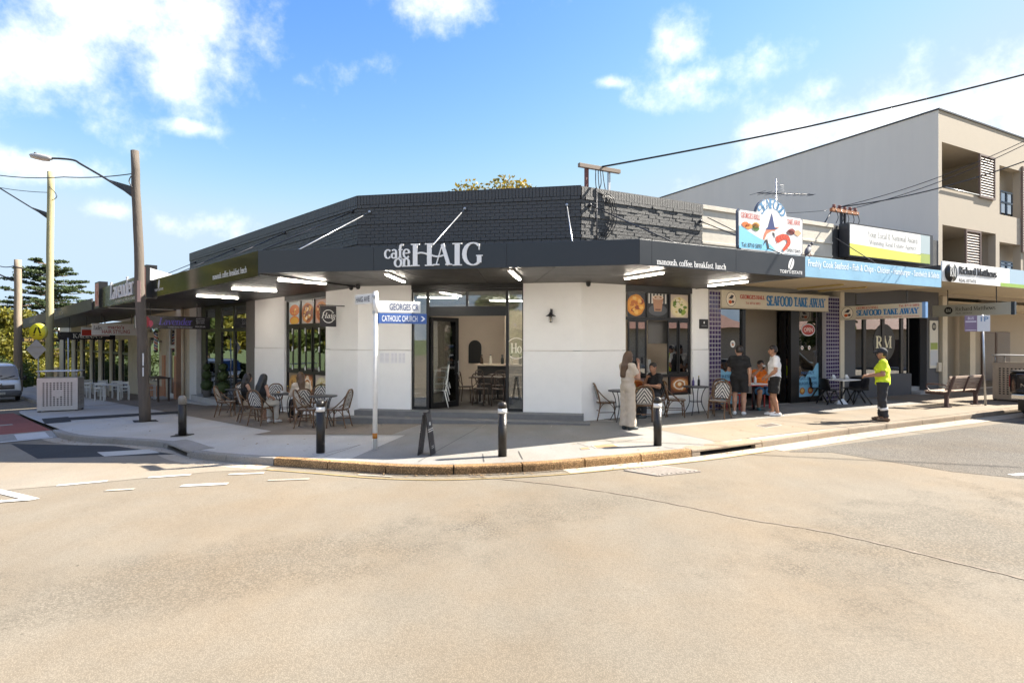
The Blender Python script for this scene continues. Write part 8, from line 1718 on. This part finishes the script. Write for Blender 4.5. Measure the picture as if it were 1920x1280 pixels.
part('number_plate', MB('c8c8c0').box(.055, .07, -.19, .19, .42, .53), van); pm = MB(); pm.M = Matrix.Translation((.071, 0, .475)) @ Matrix.Rotation(math.pi / 2, 4, 'Z'); text(pm, 'CZX 04D', -.16, .16, -.035, .035, 0, '2a2a2a', 'bold', .002); part('plate_lettering', pm, van)
part('wiper', MB(FRAMEB).tube([(-.24, .05, 1.2), (-.34, .6, 1.36)], .012), van); part('wiper', MB(FRAMEB).tube([(-.24, -.5, 1.2), (-.36, .1, 1.38)], .012), van)
# black pickup at the right edge, seen from behind
UX = X(FR, 1889, 4.08); up = thing('black_pickup', 'black pickup truck at the right edge parked by the bronze bin', 'pickup', F=FR @ Matrix.Translation((UX, -5.0, .0)))
BK = mat('black_car_paint', (.008, .008, .009), .12, .05, 4, coat=.8)
part('tray', MB(BK).box(.03, 1.6, -.90, .90, .62, 1.22), up, bevel=.06, bseg=3); part('tailgate', MB(BK).box(-.03, .028, -.74, .74, .72, 1.20), up, bevel=.03); part('tonneau_cover', MB(FRAMEB).box(-.01, 1.58, -.86, .86, 1.225, 1.27), up, bevel=.02)
part('cabin', loft(MB(BK), [(1.62, .80, .55, 1.75, .16), (1.9, .86, .5, 1.80, .16), (3.2, .86, .5, 1.80, .16), (3.9, .88, .45, 1.22, .04), (5.0, .86, .45, 1.08, .04), (5.2, .7, .5, .95, .02)]), up)
part('rear_window', MB(MATS['car_glass']).box(1.60, 1.615, -.6, .6, 1.32, 1.66), up); part('bumper', MB(CHROME).box(-.14, -.032, -.80, .80, .50, .64), up, bevel=.02); part('underbody', MB(FRAMEB).box(.1, 4.9, -.7, .7, .38, .6), up)
for s_ in (-1, 1):
    part('tail_light', MB(mat('tail_lamp_red', (.22, .015, .01), .2, .05)).box(.05, .28, s_ * .885, s_ * .91, .82, 1.14), up, bevel=.02); part('mudflap', MB(FRAMEB).box(.5, .53, s_ * .55, s_ * .88, .15, .5), up)
    for x in (.95, 4.2): wheel(up, x, s_ * .76, .38, .25)
pm = MB(); pm.M = Matrix.Translation((-.031, 0, .83)) @ Matrix.Rotation(-math.pi / 2, 4, 'Z'); text(pm, 'NAVARA', -.62, .0, 0, .10, 0, CHROME, 'bold', .004); part('tailgate_lettering', pm, up); part('number_plate', MB('c0b060').box(-.16, -.142, -.2, .2, .53, .62), up)

# ================================================================ trees, fences and what the windows mirror
def leaf_mat(name, c, c2):
    m, nt, b, out = newmat(name); N = nt.nodes.new; L = nt.links.new; oi = N('ShaderNodeTexCoord'); nz = N('ShaderNodeTexNoise'); nz.inputs['Scale'].default_value = 1.3; nz.inputs['Detail'].default_value = 5; L(oi.outputs['Object'], nz.inputs['Vector'])
    rp = N('ShaderNodeMapRange'); rp.inputs[1].default_value = .35; rp.inputs[2].default_value = .65; L(nz.outputs[0], rp.inputs[0]); mx = N('ShaderNodeMixRGB'); L(rp.outputs[0], mx.inputs[0]); mx.inputs[1].default_value = (*c, 1); mx.inputs[2].default_value = (*c2, 1); L(mx.outputs[0], b.inputs['Base Color']); b.inputs['Roughness'].default_value = .6
    tr = N('ShaderNodeBsdfTranslucent'); L(mx.outputs[0], tr.inputs[0]); ms = N('ShaderNodeMixShader'); ms.inputs[0].default_value = .35; L(b.outputs[0], ms.inputs[1]); L(tr.outputs[0], ms.inputs[2]); L(ms.outputs[0], out.inputs[0]); return m
L1 = leaf_mat('yellow_green_leaf', (.10, .11, .012), (.23, .20, .02)); L2 = leaf_mat('dark_needle', (.03, .055, .02), (.07, .095, .03)); L3 = leaf_mat('mid_green_leaf', (.05, .085, .018), (.11, .14, .03)); L4 = leaf_mat('autumn_leaf', (.14, .13, .015), (.32, .20, .02)); BARK = mat('tree_bark', (.11, .08, .06), .9, .3, 6, .5, 20)
def leaves(C_, R_, n, size, rnd, flat=1.0):
    "many small leaf faces in clumps around points C_"
    rng_ = np.random.default_rng(rnd); C_ = np.array(C_, float); k = rng_.integers(0, len(C_), n); d = rng_.normal(size=(n, 3)); d /= np.linalg.norm(d, axis=1)[:, None]; r = rng_.random(n) ** .45
    p = C_[k] + d * r[:, None] * np.array(R_)[k][:, None] * np.array([1, 1, flat]); a = rng_.normal(size=(n, 3)); a /= np.linalg.norm(a, axis=1)[:, None]; b = np.cross(a, rng_.normal(size=(n, 3))); b /= np.linalg.norm(b, axis=1)[:, None]; s_ = size * rng_.uniform(.6, 1.4, n)[:, None]
    vs = np.stack([p - a * s_, p - b * s_ * .55, p + a * s_, p + b * s_ * .55], 1).reshape(-1, 3); return vs
def leaf_obj(name, vs, m, parent):
    n = len(vs) // 4; me = bpy.data.meshes.new(name); me.vertices.add(len(vs)); me.vertices.foreach_set('co', vs.astype(np.float32).ravel()); me.loops.add(4 * n); me.loops.foreach_set('vertex_index', np.arange(4 * n, dtype=np.int32)); me.polygons.add(n); me.polygons.foreach_set('loop_start', np.arange(0, 4 * n, 4, dtype=np.int32)); me.materials.append(m); me.update(calc_edges=True); me.validate()
    o = bpy.data.objects.new(name, me); COL.objects.link(o); o.parent = parent; return o
def tree(loc, h, w, label, m, seed, n=9000, size=.16, clumps=26, trunk=.3, group='trees around the crossroads', name='broadleaf_tree'):
    rnd = random.Random(seed); t = thing(name, label, 'tree', loc=loc, group=group); tr = MB(BARK); tr.tube([(0, 0, -.3), (.05 * h * rnd.uniform(-.3, .3), 0, h * .25), (.05 * h * rnd.uniform(-.5, .5), .02 * h, h * .5)], [trunk, trunk * .75, trunk * .5], 10); C_ = []; R_ = []; limbs = MB(BARK)
    for i in range(clumps):
        a = rnd.uniform(0, 6.28); q_ = math.sqrt(rnd.random()); z = rnd.uniform(.30, .92); k = math.sqrt(max(.05, 1 - ((z - .58) / .45) ** 2)); p_ = (w * .5 * q_ * k * math.cos(a), w * .5 * q_ * k * math.sin(a), h * z); C_.append(p_); R_.append(w * rnd.uniform(.10, .20))
        if i % 2 == 0: limbs.tube(curve([(0, 0, h * .3), (p_[0] * .4, p_[1] * .4, h * .3 + (p_[2] - h * .3) * .6), p_], 3), [trunk * .35 * (1 - .12 * j) for j in range(7)], 6)
    part('trunk', tr, t); part('limbs', limbs, t, kind='stuff'); leaf_obj('crown', leaves(C_, R_, n, size, seed, .8), m, t); return t
def bush(loc, h, w, label, m, seed, n=5000, size=.1):
    rnd = random.Random(seed); t = thing('bush', label, 'bush', loc=loc, group='bushes at the end of the side street'); C_ = [(w * .5 * rnd.uniform(-.8, .8), w * .4 * rnd.uniform(-.8, .8), h * rnd.uniform(.15, .8)) for _ in range(16)]; part('stem', MB(BARK).tube([(0, 0, -.2), (0, 0, h * .6)], .08, 6), t); leaf_obj('foliage', leaves(C_, [w * rnd.uniform(.15, .25) for _ in C_], n, size, seed), m, t)
def gl(u, Y): x = (u - 960) / FPX * Y; return (x, Y, gz(x, Y))
# layered conifer seen over the far roofs
def conifer(loc, h, w, label):
    rnd = random.Random(11); t = thing('conifer_tree', label, 'tree', loc=loc); part('trunk', MB(BARK).tube([(0, 0, -.3), (.1, 0, h * .5), (0, 0, h * .97)], [.5, .3, .06], 10), t); C_ = []; R_ = []; br = MB(BARK)
    for i in range(64):
        z = .22 + .76 * (i / 63); a = i * 2.4 + rnd.uniform(-.3, .3); r = w * .5 * (1.03 - z) ** .62 * rnd.uniform(.7, 1.15) * 1.1; tip = (r * math.cos(a), r * math.sin(a), h * z + rnd.uniform(-.03, .08) * h); br.tube([(0, 0, h * z), (tip[0] * .6, tip[1] * .6, tip[2] - .02 * h), tip], [.07, .05, .02], 5)
        for k in range(5): f = .35 + .16 * k; C_.append((tip[0] * f + rnd.uniform(-.4, .4), tip[1] * f + rnd.uniform(-.4, .4), h * z + (tip[2] - h * z) * f + .1)); R_.append(.62 * rnd.uniform(.6, 1.2))
    part('branches', br, t, kind='stuff'); leaf_obj('crown', leaves(C_, R_, 26000, .13, 5, .28), L2, t)
conifer(gl(88, 62), 13.4, 15.5, 'tall dark conifer with layered branches above the far shops')
tree(gl(-8, 52), 7.6, 7.0, 'yellow green tree at the far left edge of the street', L1, 21, 12000, .16); tree(gl(12, 58), 6.4, 6.0, 'second yellow green tree behind the far left pole', L1, 22, 10000, .16); tree(gl(60, 66), 6.0, 7.0, 'yellow green tree behind the yellow round sign', L1, 23, 10000, .17); tree(gl(105, 70), 5.6, 7, 'yellow green tree at the end of the shop row', L1, 27, 9000, .17)
for u, Y, h, w, lab, sd in ((22, 50, 2.6, 4, 'dark green bush right of the white van', 31), (48, 55, 2.4, 4, 'low green bush beyond the crossing sign', 32), (80, 57, 2.6, 4, 'low bush behind the treated pole', 33), (-30, 46, 3, 5, 'bush behind the white van roof', 34)): bush(gl(u, Y), h, w, lab, L3 if sd in (31, 34) else L1, sd)
tree((-1.3, 37.5, gz(-1.3, 37.5)), 14.1, 10.0, 'autumn tinted tree top peeking over the charcoal parapet', L4, 25, 26000, .13, 40)
# paling fence past the last shop
fz_ = thing('paling_fence', 'weathered grey paling fence past the last far shop', 'fence', F=FL); PAL = mat('grey_paling', (.26, .23, .19), .85, .25, 6)
for i in range(40): x = LX(112) - .3 - i * .16; zb = gz(*(FL @ Vector((x, .2, 0))).xy); part('paling', MB(PAL).box(x - .07, x + .07, .15, .17, zb, zb + 1.75), fz_)
pieces('rail', PAL, [(LX(112) - 6.8, LX(112) - .25, .171, .22, gz(*(FL @ Vector((LX(112) - 3, .2, 0))).xy) + .5, gz(*(FL @ Vector((LX(112) - 3, .2, 0))).xy) + .58)], fz_)
# across the side street: trees and a parked car mirrored in the florist windows
for i, (x, y, h, w) in enumerate([(-24, 20, 9, 8), (-30, 25, 10, 9), (-36, 31, 10.5, 9), (-43, 37, 11, 9), (-22, 14, 8.5, 7), (-50, 45, 12, 10), (-20, 7, 8, 7)]):
    if (x / y) > -.93: x = -.97 * y
    tree((x - 3, y, gz(x - 3, y)), h, w, ['leafy tree across the side street nearest the crossing', 'second leafy tree across the side street', 'third leafy tree across the side street', 'fourth leafy tree across the side street', 'small leafy tree on the opposite corner', 'far leafy tree across the side street', 'leafy tree on the left opposite corner'][i], L3 if i % 2 else L1, 50 + i, 9000, .24, 40)
def house(loc, rz, w, d, h, label, wallm, roofm):
    t = thing('house', label, 'house', loc=loc, rotz=rz, group='houses opposite the shops'); part('wall', MB(wallm).box(-w / 2, w / 2, 0, d, -.3, h), t); e = .5; rh = 2.2
    part('roof', MB(roofm).add([(-w / 2 - e, -e, h), (w / 2 + e, -e, h), (w / 2 + e, d + e, h), (-w / 2 - e, d + e, h), (-w / 2 + d / 2, d / 2, h + rh), (w / 2 - d / 2, d / 2, h + rh)], [(0, 1, 5, 4), (1, 2, 5), (2, 3, 4, 5), (3, 0, 4), (3, 2, 1, 0)]), t)
    for x in (-w * .3, w * .25): wn = part('window', MB(WHITEW).box(x - .8, x + .8, -.06, -.002, 1.0, 2.2), t); part('pane', MB(GLB).box(x - .72, x + .72, -.075, -.062, 1.08, 2.12), wn)
    part('door', MB(TIMB).box(-.45, .45, -.05, -.002, .1, 2.1), t); part('porch_step', MB(ST).box(-.8, .8, -.9, -.06, -.2, .1), t)
RT = mat('terracotta_roof', (.30, .12, .07), .7, .25, 5, .4, 12); CRB = mat('cream_brick', (.45, .38, .28), .8, .2, 6)
house((40, 20, 0), math.radians(-92), 15, 9, 2.9, 'cream rendered house with orange tiled roof further along on the right', CRB, RT); house((33, 4, 0), math.radians(-100), 14, 9, 3.0, 'cream brick house with terracotta roof across the road on the right', CRB, RT); house((26, -20, 0), math.radians(-135), 14, 9, 3.0, 'brick house across the road behind the camera right', BRK, RT); house((-4, -32, 0), math.radians(180), 16, 9, 3.2, 'white house across the road behind the camera', WHITEW, RT); house((-30, -14, 0), math.radians(115), 14, 9, 3.2, 'cream house on the opposite left corner', CRB, mat('grey_tile_roof', (.14, .13, .125), .7, .2, 5))
for i, (x, y, h, w) in enumerate([(24, -8, 6, 5), (12, -27, 8, 7), (-16, -27, 7, 6), (-26, -2, 7, 6), (38, 16, 7, 6)]): tree((x, y, 0), h, w, ['garden tree beside the right hand house', 'tall garden tree behind the camera', 'garden tree behind the camera on the left', 'street tree on the left opposite kerb', 'garden tree far along the right hand street'][i], L3, 70 + i, 5000, .2)

# dry leaves and grit along the gutters and on the footpath
LIT = mat('dry_leaf', (.20, .12, .05), .8, .4, 30); lr = random.Random(77); mb = MB(LIT)
for i in range(420):
    s_ = lr.uniform(sK[97], sK[1429] + 9); k = kat(s_); t_ = (kat(s_ + .05) - kat(s_ - .05)).normalized(); r_ = Vector((t_.y, -t_.x, 0)); w_ = abs(lr.gauss(.10, .10)) + .02 if i % 4 else lr.uniform(-1.9, -.25)
    c = k + r_ * w_; z = (gz(c.x, c.y) + .009) if w_ > 0 else pz(c.x, c.y) + .003; a = lr.uniform(0, 6.28); L_ = lr.uniform(.012, .035); u_ = Vector((math.cos(a), math.sin(a), lr.uniform(-.1, .3))) * L_; v_ = Vector((-math.sin(a), math.cos(a), lr.uniform(-.1, .3))) * L_ * .5; c = Vector((c.x, c.y, z + .008)); mb.add([c - u_, c - v_, c + u_, c + v_], [(0, 1, 2, 3)])
o = part('leaf_litter', mb, kind='stuff'); tag(o, 'scattered dry leaves and grit along the gutter and footpath', 'leaf litter')
for o in list(bpy.data.objects):
    if o.name.split('.')[0] in ('lettering', 'small_lettering', 'print', 'plate_lettering', 'tailgate_lettering', 'badge_letters', 'window_print', 'food_poster', 'flower_print') and o.parent: o['kind'] = 'stuff'
